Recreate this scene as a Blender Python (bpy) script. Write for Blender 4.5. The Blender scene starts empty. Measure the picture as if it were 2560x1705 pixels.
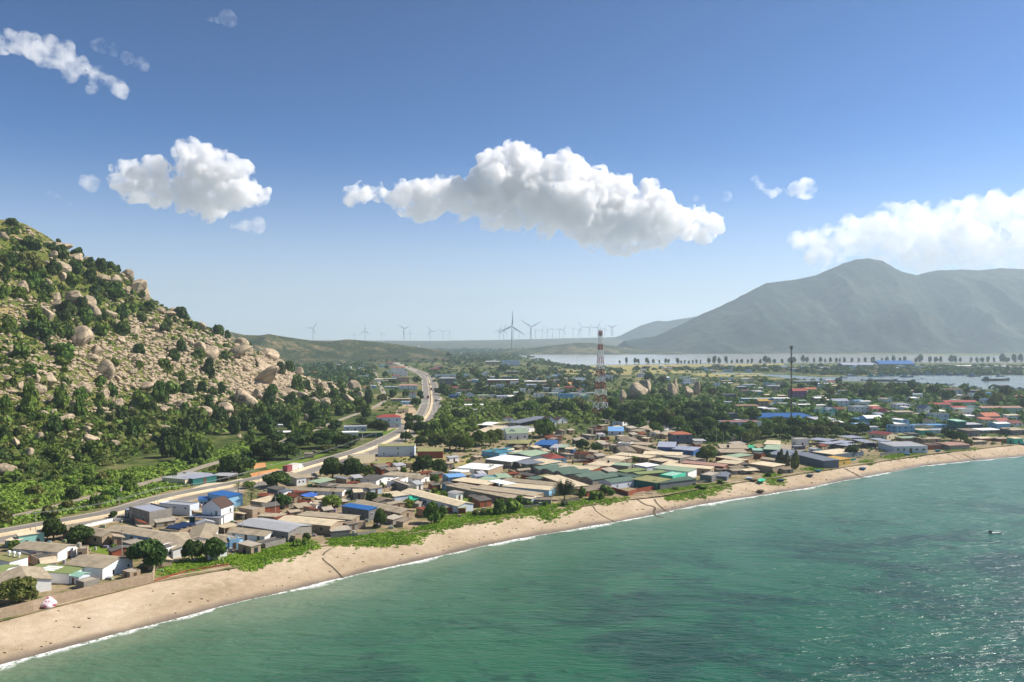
import bpy, math, random
import numpy as np
from mathutils import Vector, Matrix, Quaternion
R = math.radians
C = bpy.context.scene.collection
SC = bpy.context.scene
rng = random.Random(7)
nr = np.random.default_rng(11)
# ------------------------------------------------------------------ camera
CAM_H = 60.0
F = 28.0 / 36.0 * 2560.0          # focal length in photograph pixels
cam = bpy.data.objects.new('camera', bpy.data.cameras.new('camera'))
C.objects.link(cam)
cam.location = (0, 0, CAM_H)
cam.rotation_euler = (R(90), 0, 0)
cam.data.lens = 28.0
cam.data.sensor_width = 36.0
cam.data.clip_start = 1.0
cam.data.clip_end = 60000.0
SC.camera = cam
# ------------------------------------------------------------------ sky, sun, exposure
SUN_AZ, SUN_EL = 76.0, 44.0       # azimuth from +Y towards +X
w = bpy.data.worlds.new('World')
SC.world = w
w.use_nodes = True
nt = w.node_tree
for n in list(nt.nodes):
 nt.nodes.remove(n)
sky = nt.nodes.new('ShaderNodeTexSky')
sky.sky_type = 'NISHITA'
sky.sun_disc = False
sky.sun_elevation = R(SUN_EL)
sky.sun_rotation = R(SUN_AZ)
sky.altitude = 3000
sky.air_density = 1.0
sky.dust_density = 0.0
sky.ozone_density = 7.5
bg = nt.nodes.new('ShaderNodeBackground')
bg.inputs['Strength'].default_value = 0.075
out = nt.nodes.new('ShaderNodeOutputWorld')
# deeper blue aloft, a milky band along the horizon
gm = nt.nodes.new('ShaderNodeGamma')
gm.inputs[1].default_value = 1.45
nt.links.new(sky.outputs[0], gm.inputs[0])
ml = nt.nodes.new('ShaderNodeMix')
ml.data_type, ml.blend_type = 'RGBA', 'MULTIPLY'
ml.inputs[0].default_value = 1.0
ml.inputs[7].default_value = (0.55, 0.61, 0.52, 1)
nt.links.new(gm.outputs[0], ml.inputs[6])
wc = nt.nodes.new('ShaderNodeTexCoord')
sx = nt.nodes.new('ShaderNodeSeparateXYZ')
nt.links.new(wc.outputs['Generated'], sx.inputs[0])
mr = nt.nodes.new('ShaderNodeMapRange')
mr.interpolation_type = 'SMOOTHERSTEP'
mr.inputs['From Min'].default_value = -0.10
mr.inputs['From Max'].default_value = 0.27
mr.inputs['To Min'].default_value = 0.97
mr.inputs['To Max'].default_value = 0.0
nt.links.new(sx.outputs[2], mr.inputs[0])
mx = nt.nodes.new('ShaderNodeMix')
mx.data_type = 'RGBA'
mx.inputs[7].default_value = (7.2, 7.0, 6.7, 1)
nt.links.new(mr.outputs[0], mx.inputs[0])
nt.links.new(ml.outputs[2], mx.inputs[6])
nt.links.new(mx.outputs[2], bg.inputs[0])
nt.links.new(bg.outputs[0], out.inputs[0])
sun = bpy.data.objects.new('sun', bpy.data.lights.new('sun', 'SUN'))
C.objects.link(sun)
sun.data.energy = 5.0
sun.data.angle = R(0.5)
sun.data.color = (1.0, 0.93, 0.83)
SUN = Vector((math.sin(R(SUN_AZ)) * math.cos(R(SUN_EL)), math.cos(R(SUN_AZ)) * math.cos(R(SUN_EL)), math.sin(R(SUN_EL))))
sun.rotation_euler = SUN.to_track_quat('Z', 'Y').to_euler()
SC.view_settings.view_transform = 'Standard'
SC.view_settings.look = 'None'
SC.view_settings.exposure = 0.66
SC.view_settings.gamma = 1.0
SC.render.engine = 'CYCLES'
cy = SC.cycles
cy.use_denoising = True
cy.denoiser = 'OPENIMAGEDENOISE'
cy.max_bounces = 12
cy.diffuse_bounces = 3
cy.glossy_bounces = 2
cy.transmission_bounces = 2
cy.transparent_max_bounces = 8
cy.volume_bounces = 8
cy.sample_clamp_indirect = 6.0
cy.use_adaptive_sampling = True
cy.adaptive_threshold = 0.015
# ------------------------------------------------------------------ helpers
HOR = 852.5
def G(px, py, z=3.0):
 """ground point at height z seen at photograph pixel (px, py)"""
 y = F * (CAM_H - z) / max(py - HOR, 0.5)
 return np.array([(px - 1280.0) / F * y, y, z])
def P(x, y, z):
 return ((x / y) * F + 1280.0, HOR - (z - CAM_H) / y * F)
def col(h):
 """sRGB hex to linear"""
 v = [int(h[i:i + 2], 16) / 255 for i in (0, 2, 4)]
 return tuple((c / 12.92 if c <= 0.04045 else ((c + 0.055) / 1.055) ** 2.4) for c in v) + (1.0,)
def props(o, label=None, cat=None, group=None, kind=None):
 for k, v in (('label', label), ('category', cat), ('group', group), ('kind', kind)):
  if v:
   o[k] = v
 return o
def mesh(name, V, faces, mats=(), midx=None, smooth=False):
 me = bpy.data.meshes.new(name)
 V = np.asarray(V, dtype=np.float32).reshape(-1, 3)
 if isinstance(faces, np.ndarray):
  nf, k = faces.shape
  me.vertices.add(len(V))
  me.vertices.foreach_set('co', V.ravel())
  me.loops.add(nf * k)
  me.loops.foreach_set('vertex_index', faces.ravel().astype(np.int32))
  me.polygons.add(nf)
  me.polygons.foreach_set('loop_start', np.arange(0, nf * k, k, dtype=np.int32))
  me.polygons.foreach_set('loop_total', np.full(nf, k, dtype=np.int32))
  me.update(calc_edges=True)
 else:
  me.from_pydata(V.tolist(), [], faces)
  me.update()
 for m in mats if isinstance(mats, (list, tuple)) else (mats,):
  me.materials.append(m)
 if midx is not None:
  me.polygons.foreach_set('material_index', np.asarray(midx, dtype=np.int32))
 if smooth:
  me.polygons.foreach_set('use_smooth', np.ones(len(me.polygons), dtype=bool))
 return me
def obj(name, me, parent=None, loc=None, rz=None, scale=None):
 o = bpy.data.objects.new(name, me)
 C.objects.link(o)
 if parent is not None:
  o.parent = parent
 if loc is not None:
  o.location = loc
 if rz is not None:
  o.rotation_euler = (0, 0, rz)
 if scale is not None:
  o.scale = scale if hasattr(scale, '__len__') else (scale,) * 3
 return o
def empty(name, loc, rz=0.0):
 o = obj(name, None, None, loc, rz)
 o.empty_display_size = 0.5
 return o
def fattr(me, name, vals):
 a = me.attributes.new(name, 'FLOAT', 'POINT')
 a.data.foreach_set('value', np.ascontiguousarray(vals, dtype=np.float32).ravel())
def grid_faces(nu, nv):
 i = np.arange(nu - 1)[:, None] * nv + np.arange(nv - 1)[None, :]
 i = i.ravel()
 return np.stack([i, i + nv, i + nv + 1, i + 1], axis=1)
# ------------------------------------------------------------------ materials
class NT:
 """tiny node-tree writer"""
 def __init__(s, name, rough=0.85, spec=0.3):
  s.m = bpy.data.materials.new(name)
  s.m.use_nodes = True
  s.t = s.m.node_tree
  s.b = s.t.nodes['Principled BSDF']
  s.b.inputs['Roughness'].default_value = rough
  s.b.inputs['Specular IOR Level'].default_value = spec
  s._co = None
 def n(s, typ, **kw):
  nd = s.t.nodes.new('ShaderNode' + typ)
  ins = kw.pop('ins', {})
  for k, v in kw.items():
   setattr(nd, k, v)
  for k, v in ins.items():
   s.put(nd.inputs[k], v)
  return nd
 def put(s, sock, v):
  if isinstance(v, bpy.types.NodeSocket):
   s.t.links.new(v, sock)
  elif v is not None:
   sock.default_value = v
 def pos(s, space='Object'):
  if space == 'World':
   return s.n('NewGeometry').outputs['Position']
  return s.n('TexCoord').outputs['Object']
 def noise(s, scale, detail=4.0, rough=0.55, vec=None, dist=0.0, stretch=None, space='Object'):
  v = vec if vec is not None else s.pos(space)
  if stretch:
   v = s.n('Mapping', ins={'Vector': v, 'Scale': stretch}).outputs[0]
  return s.n('TexNoise', ins={'Vector': v, 'Scale': scale, 'Detail': detail, 'Roughness': rough, 'Distortion': dist}).outputs['Fac']
 def ramp(s, fac, stops, interp='LINEAR'):
  r = s.n('ValToRGB')
  r.color_ramp.interpolation = interp
  el = r.color_ramp.elements
  while len(el) < len(stops):
   el.new(0.5)
  for e, (p, c) in zip(el, stops):
   e.position = p
   e.color = c if len(c) == 4 else tuple(c) + (1.0,)
  s.put(r.inputs[0], fac)
  return r.outputs[0]
 def step(s, fac, a, b):
  m = s.n('MapRange', ins={'Value': fac, 'From Min': a, 'From Max': b})
  return m.outputs[0]
 def mix(s, fac, a, b, mode='MIX'):
  m = s.n('Mix', data_type='RGBA', blend_type=mode)
  s.put(m.inputs['Factor'], fac)
  s.put(m.inputs[6], a)
  s.put(m.inputs[7], b)
  return m.outputs[2]
 def math(s, op, a, b=None):
  m = s.n('Math', operation=op)
  s.put(m.inputs[0], a)
  s.put(m.inputs[1], b)
  return m.outputs[0]
 def attr(s, name):
  return s.n('Attribute', attribute_name=name).outputs['Fac']
 def rand(s):
  return s.n('ObjectInfo').outputs['Random']
 def base(s, c):
  s.put(s.b.inputs['Base Color'], c)
  return s
 def bump(s, h, strength=0.4, dist=0.1):
  b = s.n('Bump', ins={'Height': h, 'Strength': strength, 'Distance': dist})
  s.put(s.b.inputs['Normal'], b.outputs[0])
  return s
 def hsv(s, c, val, sat=1.0, hue=0.5):
  return s.n('HueSaturation', ins={'Hue': hue, 'Saturation': sat, 'Value': val, 'Color': c}).outputs[0]
def lerp(a, b, t):
 return a + (b - a) * t
# ------------------------------------------------------------------ shoreline, beach, ground
SHORE_PX = [(0, 1662), (255, 1596), (511, 1528), (655, 1492), (799, 1457), (920, 1430), (1038, 1403), (1160, 1376), (1283, 1348), (1440, 1321), (1588, 1296), (1720, 1270), (1849, 1245), (2001, 1223), (2164, 1191), (2305, 1166), (2440, 1151), (2560, 1140)]
BACK_PX = [(0, 1552), (109, 1524), (380, 1455), (609, 1414), (783, 1368), (1044, 1330), (1185, 1305), (1400, 1272), (1533, 1253), (1653, 1238), (1816, 1209), (1957, 1190), (2164, 1158), (2305, 1136), (2560, 1108)]
sh = np.array([G(a, b, 0)[:2] for a, b in SHORE_PX])
sh = np.vstack([[-700, -560], [-300, -90], [-160, 72], sh, [340, 448], [460, 492], [700, 560], [1500, 700], [6000, 1200]])
bk = np.array([G(a, b, 3)[:2] for a, b in BACK_PX])
bk = np.vstack([[-700, -460], [-300, -20], [-190, 100], bk, [350, 520], [480, 560], [700, 610], [1500, 760], [6000, 1260]])
def y_shore(x):
 return np.interp(x, sh[:, 0], sh[:, 1])
def y_back(x):
 return np.interp(x, bk[:, 0], bk[:, 1])
def sm(t):
 t = np.clip(t, 0, 1)
 return t * t * (3 - 2 * t)
def vnoise(x, y, seed=0):
 """value noise, vectorised"""
 def hsh(i, j):
  v = np.sin(i * 127.1 + j * 311.7 + seed * 74.7) * 43758.5453
  return v - np.floor(v)
 i, j = np.floor(x), np.floor(y)
 fx, fy = sm(x - i), sm(y - j)
 a, b, c, d = hsh(i, j), hsh(i + 1, j), hsh(i, j + 1), hsh(i + 1, j + 1)
 return a + (b - a) * fx + (c - a) * fy + (a - b - c + d) * fx * fy
def fbm(x, y, seed=0, octv=4):
 s, a = 0.0, 0.5
 for k in range(octv):
  s = s + a * vnoise(x, y, seed + k)
  x, y, a = x * 2.03, y * 2.03, a * 0.5
 return s
# hill: foot line (near the railway) and crest
FOOT = np.array([G(*p)[:2] for p in [(0, 1215), (120, 1195), (200, 1180), (330, 1155), (520, 1108), (640, 1075), (760, 1045), (860, 1022), (930, 1000), (955, 990)]])
CREST_PX = [(0, 552, 640), (60, 560, 640), (110, 588, 640), (190, 640, 645), (260, 668, 655), (318, 684, 662), (345, 715, 668), (378, 752, 675), (420, 772, 685), (470, 792, 700), (505, 818, 715), (548, 838, 725), (600, 862, 735), (650, 878, 745), (690, 906, 760), (730, 930, 772), (780, 946, 785), (860, 968, 800), (905, 985, 812)]
_cr = np.array([[(a - 1280) / F * d, d, CAM_H + (HOR - b) / F * d] for a, b, d in CREST_PX])
def x_foot(y):
 return np.interp(y, FOOT[:, 1], FOOT[:, 0], left=None)
_cd = x_foot(_cr[:, 1]) - _cr[:, 0]          # distance into the hill of each crest point
_o = np.argsort(_cd)
_cd, _cy, _cz = _cd[_o], _cr[_o, 1], _cr[_o, 2]
def hill_h(x, y):
 xf = np.interp(y, FOOT[:, 1], FOOT[:, 0])
 xf = np.where(y < FOOT[0, 1], FOOT[0, 0] + (FOOT[0, 1] - y) * -0.9, xf)
 xf = np.where(y > FOOT[-1, 1], FOOT[-1, 0] - (y - FOOT[-1, 1]) * 0.6, xf)
 d = xf - x
 zr = np.interp(d, np.r_[0, _cd, _cd[-1] + 160], np.r_[2.0, _cz, _cz[-1] + 22])
 yr = np.interp(d, np.r_[0, _cd, _cd[-1] + 160], np.r_[830, _cy, 620])
 back = np.maximum(y - yr, 0)
 front = np.maximum(yr - y, 0)
 z = zr - back * (0.42 + 0.0012 * back) - np.minimum(front, 260) * 0.02 - 0.0
 # toe: a gentler apron near the foot
 toe = sm(d / 45.0)
 z = np.where(front > 0, lerp(np.minimum(z, 2.0 + np.maximum(d, 0) * 0.30), z, toe), z)
 n = (fbm(x / 46, y / 46, 3) - 0.47) * 16 + (fbm(x / 14, y / 14, 9) - 0.47) * 5.5
 z = z + n * sm(d / 60.0) * np.clip((z - 2) / 25.0, 0, 1) * np.where(np.abs(y - yr) < 25, 0.35, 0.8)
 return np.where(d > 0, z, -5.0)
def ground_h(x, y):
 """height of the land (town level 3 m, sloping below the beach sheet and the sea)"""
 ys, yb = y_shore(x), y_back(x)
 t = np.clip((y - ys) / np.maximum(yb - ys, 1), -1.5, 1)
 z = np.where(t > 0, 3.0 * np.abs(t) ** 0.8 - 0.8 * sm((1 - t) / 0.12) - 0.02, t * 3.0 - 0.82)
 return z
def land(x, y):
 """top of the terrain for standing things on"""
 x, y = np.asarray(x, float), np.asarray(y, float)
 ys, yb = y_shore(x), y_back(x)
 t = np.clip((y - ys) / np.maximum(yb - ys, 1), -1, 1)
 z = np.where(t < 1, np.where(t > 0, 3.0 * np.abs(t) ** 0.8, 0), 3.0)
 return np.maximum(z, hill_h(x, y))
# ---- materials of the setting
def mat_ground():
 k = NT('ground_scrub', 0.95, 0.1)
 p = k.pos('World')
 a = k.noise(0.012, 5, 0.6, p)
 b = k.noise(0.09, 5, 0.65, p)
 c = k.noise(0.9, 3, 0.6, p)
 g1 = k.ramp(b, [(0.32, col('303d1c')), (0.48, col('445224')), (0.6, col('5d6534')), (0.75, col('8f8258'))])
 g2 = k.ramp(b, [(0.35, col('75704a')), (0.5, col('9a8a66')), (0.66, col('56602f'))])
 m = k.step(a, 0.52, 0.64)
 cc = k.mix(m, g1, g2)
 cc = k.mix(0.5, cc, k.ramp(c, [(0.3, (0.5, 0.5, 0.5)), (0.7, (1.2, 1.2, 1.2))]), 'MULTIPLY')
 k.base(cc).bump(c, 0.5, 0.4)
 return k.m
def mat_hill():
 k = NT('hill_soil', 0.95, 0.1)
 p = k.pos('World')
 a = k.noise(0.035, 6, 0.62, p)
 b = k.noise(0.22, 6, 0.68, p)
 c = k.noise(1.1, 4, 0.6, p)
 grass = k.ramp(c, [(0.3, col('3c4a1d')), (0.5, col('5a632b')), (0.7, col('787540'))])
 dirt = k.ramp(c, [(0.3, col('6f6640')), (0.55, col('98845c')), (0.75, col('b59f7c'))])
 f = k.step(k.math('ADD', k.math('MULTIPLY', a, 0.6), k.math('MULTIPLY', b, 0.55)), 0.6, 0.7)
 k.base(k.mix(f, grass, dirt)).bump(c, 0.8, 0.8)
 return k.m
def mat_sand():
 k = NT('beach_sand', 0.95, 0.15)
 p = k.pos('World')
 d = k.attr('shore')
 a = k.noise(0.05, 6, 0.6, p)
 b = k.noise(0.5, 6, 0.7, p)
 c = k.noise(4.0, 3, 0.6, p)
 dry = k.ramp(k.math('ADD', k.math('MULTIPLY', a, 0.55), k.math('MULTIPLY', b, 0.45)), [(0.33, col('94836a')), (0.45, col('af9c82')), (0.56, col('beac92')), (0.68, col('cdbda5'))])
 wet = col('75695b')
 wob = k.math('MULTIPLY', k.math('SUBTRACT', k.noise(0.08, 4, 0.6, p), 0.5), 5.0)
 e = k.math('ADD', d, wob)
 f = k.step(e, -3.4, -0.6)
 mid = k.step(e, -13, -4)
 cc = k.mix(k.math('MULTIPLY', mid, 0.35), dry, col('98836a'))
 cc = k.mix(f, cc, wet)
 # darker debris flecks and footprints
 fl = k.step(k.noise(1.6, 5, 0.75, p), 0.62, 0.72)
 cc = k.mix(k.math('MULTIPLY', fl, 0.5), cc, col('6b5a43'))
 k.base(cc)
 r = k.step(f, 0.0, 1.0)
 k.put(k.b.inputs['Roughness'], k.n('MapRange', ins={'Value': f, 'To Min': 0.95, 'To Max': 0.35}).outputs[0])
 k.bump(k.math('ADD', b, k.math('MULTIPLY', c, 0.4)), 0.55, 0.35)
 return k.m
def mat_sea():
 k = NT('sea_water', 0.12, 0.35)
 p = k.pos('World')
 d = k.attr('shore')
 big = k.noise(0.006, 5, 0.6, p)
 # depth colour: pale green shallows to deep teal
 wob = k.math('MULTIPLY', k.math('SUBTRACT', big, 0.5), 90.0)
 e = k.math('ADD', d, wob)
 c = k.ramp(k.step(e, 0, 220), [(0.0, col('74856a')), (0.05, col('4f6f54')), (0.16, col('3a664a')), (0.4, col('1e573c')), (0.7, col('124a3c')), (1.0, col('0c3b36'))])
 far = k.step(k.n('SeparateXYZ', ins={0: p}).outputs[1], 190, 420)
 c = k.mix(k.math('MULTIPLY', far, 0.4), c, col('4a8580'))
 # seagrass beds on the bottom
 sg = k.noise(0.03, 8, 0.7, p, dist=0.7, stretch=(0.75, 1.25, 1))
 band = k.math('MULTIPLY', k.step(e, 26, 60), k.step(e, 210, 120))
 s1 = k.math('MULTIPLY', k.step(sg, 0.46, 0.56), band)
 sg2 = k.noise(0.11, 6, 0.7, p, dist=0.4)
 spots = k.math('MULTIPLY', k.step(sg2, 0.57, 0.64), k.step(e, 14, 40))
 c = k.mix(k.math('MULTIPLY', s1, 0.66), c, col('10302c'))
 c = k.mix(k.math('MULTIPLY', spots, 0.55), c, col('132f2a'))
 # foam along the swash
 fn = k.noise(0.045, 4, 0.6, p)
 f2 = k.noise(0.9, 6, 0.75, p, dist=0.8)
 wid = k.math('ADD', k.math('MULTIPLY', k.step(fn, 0.44, 0.66), 3.6), 0.35)
 u = k.math('DIVIDE', k.math('ADD', d, k.math('MULTIPLY', k.math('SUBTRACT', f2, 0.5), 2.4)), wid)
 edge = k.math('MULTIPLY', k.step(u, -0.35, 0.0), k.step(u, 1.0, 0.45))
 foam = k.math('MULTIPLY', edge, k.step(f2, 0.42, 0.53))
 # little whitecaps
 wc = k.math('MULTIPLY', k.step(k.noise(0.55, 3, 0.5, p, stretch=(0.5, 1.3, 1)), 0.775, 0.8), k.step(e, 70, 140))
 foam = k.math('MAXIMUM', foam, wc)
 c = k.mix(foam, c, col('f2f2ee'))
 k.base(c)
 k.put(k.b.inputs['Roughness'], k.n('MapRange', ins={'Value': foam, 'To Min': 0.24, 'To Max': 0.8}).outputs[0])
 rot = k.n('Mapping', ins={'Vector': p, 'Rotation': (0, 0, R(-12)), 'Scale': (0.45, 1.25, 1)}).outputs[0]
 w1 = k.noise(0.16, 4, 0.6, rot, dist=0.5)
 w2 = k.noise(0.65, 4, 0.65, rot, dist=0.4)
 h = k.math('ADD', k.math('MULTIPLY', w1, 1.0), k.math('MULTIPLY', w2, 0.42))
 k.bump(h, 0.9, 1.5)
 return k.m
M_ground, M_hill, M_sand, M_sea = mat_ground(), mat_hill(), mat_sand(), mat_sea()
def build_land():
 def axis(fine0, fine1, st, lo, hi, g=1.16):
  a = list(np.arange(fine0, fine1 + .1, st))
  s = st
  while a[-1] < hi:
   s *= g
   a.append(min(a[-1] + s, hi))
  s = st
  while a[0] > lo:
   s *= g
   a.insert(0, max(a[0] - s, lo))
  return np.array(a)
 xs = axis(-330, 640, 8, -6500, 7500)
 ys = axis(-20, 640, 8, -500, 8900)
 X, Y = np.meshgrid(xs, ys, indexing='ij')
 Z = ground_h(X, Y)
 me = mesh('ground', np.stack([X, Y, Z], -1), grid_faces(len(xs), len(ys)), M_ground, smooth=True)
 props(obj('ground', me), kind='structure')
 # beach and sea as sheets along the shoreline
 s = np.linspace(0, 1, 900)
 cum = np.r_[0, np.cumsum(np.hypot(*np.diff(sh, axis=0).T))]
 xa = np.interp(np.r_[np.linspace(0, cum[2], 30)[:-1], np.arange(cum[2], cum[-4], 1.6), np.linspace(cum[-4], cum[-1], 60)[1:]], cum, sh[:, 0])
 ya = y_shore(xa)
 wob = (fbm(xa / 9.0, xa * 0, 5) - 0.47) * 1.6 + (fbm(xa / 34.0, xa * 0, 6) - 0.47) * 3.2
 T = np.r_[-1.0, -0.6, -0.3, -0.12, 0, 0.06, 0.12, 0.2, 0.3, 0.42, 0.55, 0.7, 0.85, 1.0, 1.14]
 yb = y_back(xa) + 2.0
 V, A = [], []
 for t in T:
  y = ya + wob + (yb - ya) * t if t > 0 else ya + wob + t * 14.0
  zz = 3.05 * max(t, 0) ** 0.8 if t >= 0 else t * 1.6
  z = np.full_like(xa, min(zz, 3.06)) + (fbm(xa / 7, y / 7, 2) - 0.47) * 0.5 * np.clip(t * 4, 0, 1) * (t < 1)
  if t > 1:
   z = z - 0.6
  V.append(np.stack([xa, y, z], -1))
  A.append((ya + wob - y) * 0.8)
 V = np.stack(V, 1)
 me = mesh('beach', V, grid_faces(len(xa), len(T)), M_sand, smooth=True)
 fattr(me, 'shore', np.stack(A, 1))
 props(obj('beach', me), kind='structure')
 D = np.r_[-7, -3, -1, 0, 1, 2, 4, 7, 12, 20, 32, 48, 70, 100, 140, 200, 300, 500, 1000, 2200]
 n = np.array([0.5, -0.866])
 V = np.stack([np.stack([xa + n[0] * max(d, 0), ya + wob * (1 if d < 20 else 0) + (n[1] * d if d > 0 else -d / 0.8), np.full_like(xa, 0.02)], -1) for d in D], 1)
 A = np.stack([np.full_like(xa, d * (0.97 if d > 0 else 1)) for d in D], 1)
 me = mesh('sea', V, grid_faces(len(xa), len(D))[:, ::-1], M_sea, smooth=True)
 fattr(me, 'shore', A)
 props(obj('sea', me), kind='structure')
 # the near hill
 xs = np.arange(-820, -100, 3.0)
 ys = np.arange(200, 1010, 3.0)
 X, Y = np.meshgrid(xs, ys, indexing='ij')
 Z = hill_h(X, Y)
 me = mesh('hill', np.stack([X, Y, Z], -1), grid_faces(len(xs), len(ys)), M_hill, smooth=True)
 props(obj('hill', me), kind='structure')
build_land()
# ------------------------------------------------------------------ far hills and mountain
def mat_far(name, c0, c1, c2, sc):
 k = NT(name, 0.95, 0.1)
 p = k.pos('World')
 a = k.noise(sc, 6, 0.62, p)
 b = k.noise(sc * 7, 5, 0.66, p)
 c = k.ramp(k.math('ADD', k.math('MULTIPLY', a, 0.55), k.math('MULTIPLY', b, 0.45)), [(0.38, c0), (0.5, c1), (0.6, c2)])
 k.base(c).bump(b, 1.0, 12.0)
 return k.m
M_mount = mat_far('mountain_scrub', col('142019'), col('202d20'), col('45473a'), 0.003)
M_farhill = mat_far('far_hill_scrub', col('26331d'), col('3b4628'), col('857655'), 0.012)
def ridge_mesh(name, pts, mat, depth_front, depth_back, n=(160, 40), amp=0.1, seed=1, rugged=1.0, base=0.0):
 """a hill from its skyline: pts (px, py, distance); rises from a foot depth_front nearer than the crest"""
 p = np.array([[(a - 1280) / F * d, d, CAM_H + (HOR - b) / F * d] for a, b, d in pts])
 t = np.linspace(0, 1, len(p))
 tt = np.linspace(0, 1, n[0])
 x, y, z = (np.interp(tt, t, p[:, i]) for i in range(3))
 v = np.linspace(-1, 1, n[1])
 V = []
 for k in v:
  if k <= 0:
   f = 1 + k
   prof = f ** 1.15
   yy = y + k * depth_front
  else:
   f = 1 - k
   prof = f ** 1.2
   yy = y + k * depth_back
  scale = yy / y * 0.35 + 0.65
  xx = x * scale
  ng = (fbm(xx / (depth_front * .22), yy / (depth_front * .3), seed, 5) - 0.47)
  rg = np.abs(fbm(xx / (depth_front * .33), yy / (depth_front * 1.3), seed + 20, 4) - 0.47)
  zz = base + (z - base) * prof + (z - base) * (ng * amp * 2 - rg * amp * 3.0 * rugged) * (1 - abs(2 * f - 1) ** 2) * (f < 0.995) * (f > 0.001)
  if f > 0.9:
   zz = zz + (z - base) * 0.012 * (fbm(xx / 40, yy / 40, seed + 5) - 0.47) * 2
  V.append(np.stack([xx, yy, np.maximum(zz, base - 2)], -1))
 V = np.stack(V, 1)
 me = mesh(name, V, grid_faces(n[0], n[1]), mat, smooth=True)
 return props(obj(name, me), kind='structure')
ridge_mesh('mountain', [(1560, 852, 4558), (1640, 840, 4558), (1700, 812, 4601), (1760, 782, 4644), (1800, 765, 4687), (1860, 735, 4730), (1915, 707, 4773), (1950, 702, 4816), (1990, 697, 4816), (2040, 688, 4816), (2110, 655, 4816), (2140, 646, 4816), (2170, 644, 4816), (2205, 649, 4816), (2225, 662, 4816), (2260, 680, 4859), (2290, 687, 4902), (2340, 675, 4902), (2400, 672, 4902), (2450, 674, 4902), (2500, 668, 4902), (2560, 670, 4859), (2700, 690, 4730), (2950, 730, 4472), (3300, 800, 4214), (3600, 860, 4128)], M_mount, 1300, 1300, (460, 170), 0.22, 4, 1.7)
ridge_mesh('distant_ridge', [(1510, 850, 7600), (1550, 838, 7600), (1600, 812, 7600), (1640, 799, 7600), (1668, 800, 7600), (1710, 793, 7600), (1760, 786, 7600), (1850, 790, 7600), (1950, 820, 7600)], M_mount, 900, 700, (90, 30), 0.08, 8)
ridge_mesh('plateau', [(-1400, 862, 8000), (-400, 856, 8000), (400, 852, 8000), (800, 850, 8000), (1100, 851, 8000), (1240, 849, 8000), (1400, 845, 8000), (1560, 841, 8000), (1800, 838, 8000), (2400, 838, 8000), (3400, 850, 8000)], M_farhill, 2600, 600, (200, 24), 0.02, 12, 0.3)
ridge_mesh('far_hill', [(360, 820, 1900), (470, 806, 1950), (515, 814, 2000), (560, 824, 2000), (610, 836, 2050), (650, 837, 2100), (672, 833, 2100), (710, 840, 2150), (780, 850, 2250), (830, 851, 2300), (870, 847, 2350), (905, 850, 2400), (960, 856, 2450), (1040, 866, 2500), (1120, 878, 2500)], M_farhill, 420, 500, (220, 50), 0.12, 15)
ridge_mesh('low_hill', [(1240, 878, 3600), (1330, 869, 3600), (1400, 860, 3600), (1445, 855, 3600), (1480, 856, 3600), (1530, 863, 3600), (1600, 872, 3600), (1700, 880, 3600)], M_farhill, 260, 300, (90, 24), 0.10, 22)
# ------------------------------------------------------------------ roads, railway, ponds, harbour
def strip_mesh(name, pts, w, z, mat, off=0.0, kind='structure', smooth_n=0, zf=None):
 p = np.asarray(pts, float)
 if smooth_n:
  t = np.linspace(0, 1, len(p))
  tt = np.linspace(0, 1, smooth_n)
  # Catmull-Rom
  q = np.vstack([2 * p[0] - p[1], p, 2 * p[-1] - p[-2]])
  out = []
  for s in tt * (len(p) - 1):
   i = min(int(s), len(p) - 2)
   f = s - i
   a, b, c, d = q[i], q[i + 1], q[i + 2], q[i + 3]
   out.append(0.5 * (2 * b + (c - a) * f + (2 * a - 5 * b + 4 * c - d) * f * f + (3 * b - a - 3 * c + d) * f ** 3))
  p = np.array(out)
 d = np.gradient(p, axis=0)
 d /= np.hypot(*d.T)[:, None]
 n = np.stack([d[:, 1], -d[:, 0]], 1)      # to the right of travel
 a, b = p + n * (off - w / 2), p + n * (off + w / 2)
 za = zf(a) if zf else np.full(len(p), z)
 zb = zf(b) if zf else np.full(len(p), z)
 V = np.stack([np.c_[a, za], np.c_[b, zb]], 1)
 me = mesh(name, V, grid_faces(len(p), 2)[:, ::-1], mat)
 o = obj(name, me)
 if kind:
  props(o, kind=kind)
 return o, p, n
def mat_asphalt():
 k = NT('asphalt', 0.9, 0.25)
 p = k.pos('World')
 a = k.noise(0.08, 5, 0.6, p)
 b = k.noise(1.5, 4, 0.6, p)
 k.base(k.ramp(k.math('ADD', k.math('MULTIPLY', a, .6), k.math('MULTIPLY', b, .4)), [(.35, col('6d6861')), (.65, col('8d867c'))]))
 return k.m
def mat_flat(name, a, b, sc, rough=0.95):
 k = NT(name, rough, 0.15)
 p = k.pos('World')
 n = k.noise(sc, 6, 0.65, p)
 m_ = k.noise(sc * 9, 4, 0.6, p)
 k.base(k.ramp(k.math('ADD', k.math('MULTIPLY', n, .6), k.math('MULTIPLY', m_, .4)), [(.36, a), (.64, b)])).bump(m_, .4, .2)
 return k.m
M_asph = mat_asphalt()
M_kerbc = mat_flat('median_concrete', col('b5a48a'), col('cdbd9f'), .2)
M_line = mat_flat('road_paint', col('d8d4c8'), col('e8e5da'), .5)
M_dirt = mat_flat('bare_dirt', col('9c876a'), col('b9a384'), .05)
M_orange = mat_flat('orange_soil', col('b97f4d'), col('cfa070'), .06)
M_ballast = mat_flat('railway_ballast', col('8f8577'), col('b3a996'), .4)
M_rail = mat_flat('rail_steel', col('5d4b40'), col('7d6a5c'), .8, .6)
M_ditch = mat_flat('ditch_mud', col('453c30'), col('6b5f4c'), .6)
M_field = mat_flat('dry_field', col('7d7642'), col('a39762'), .012)
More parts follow.
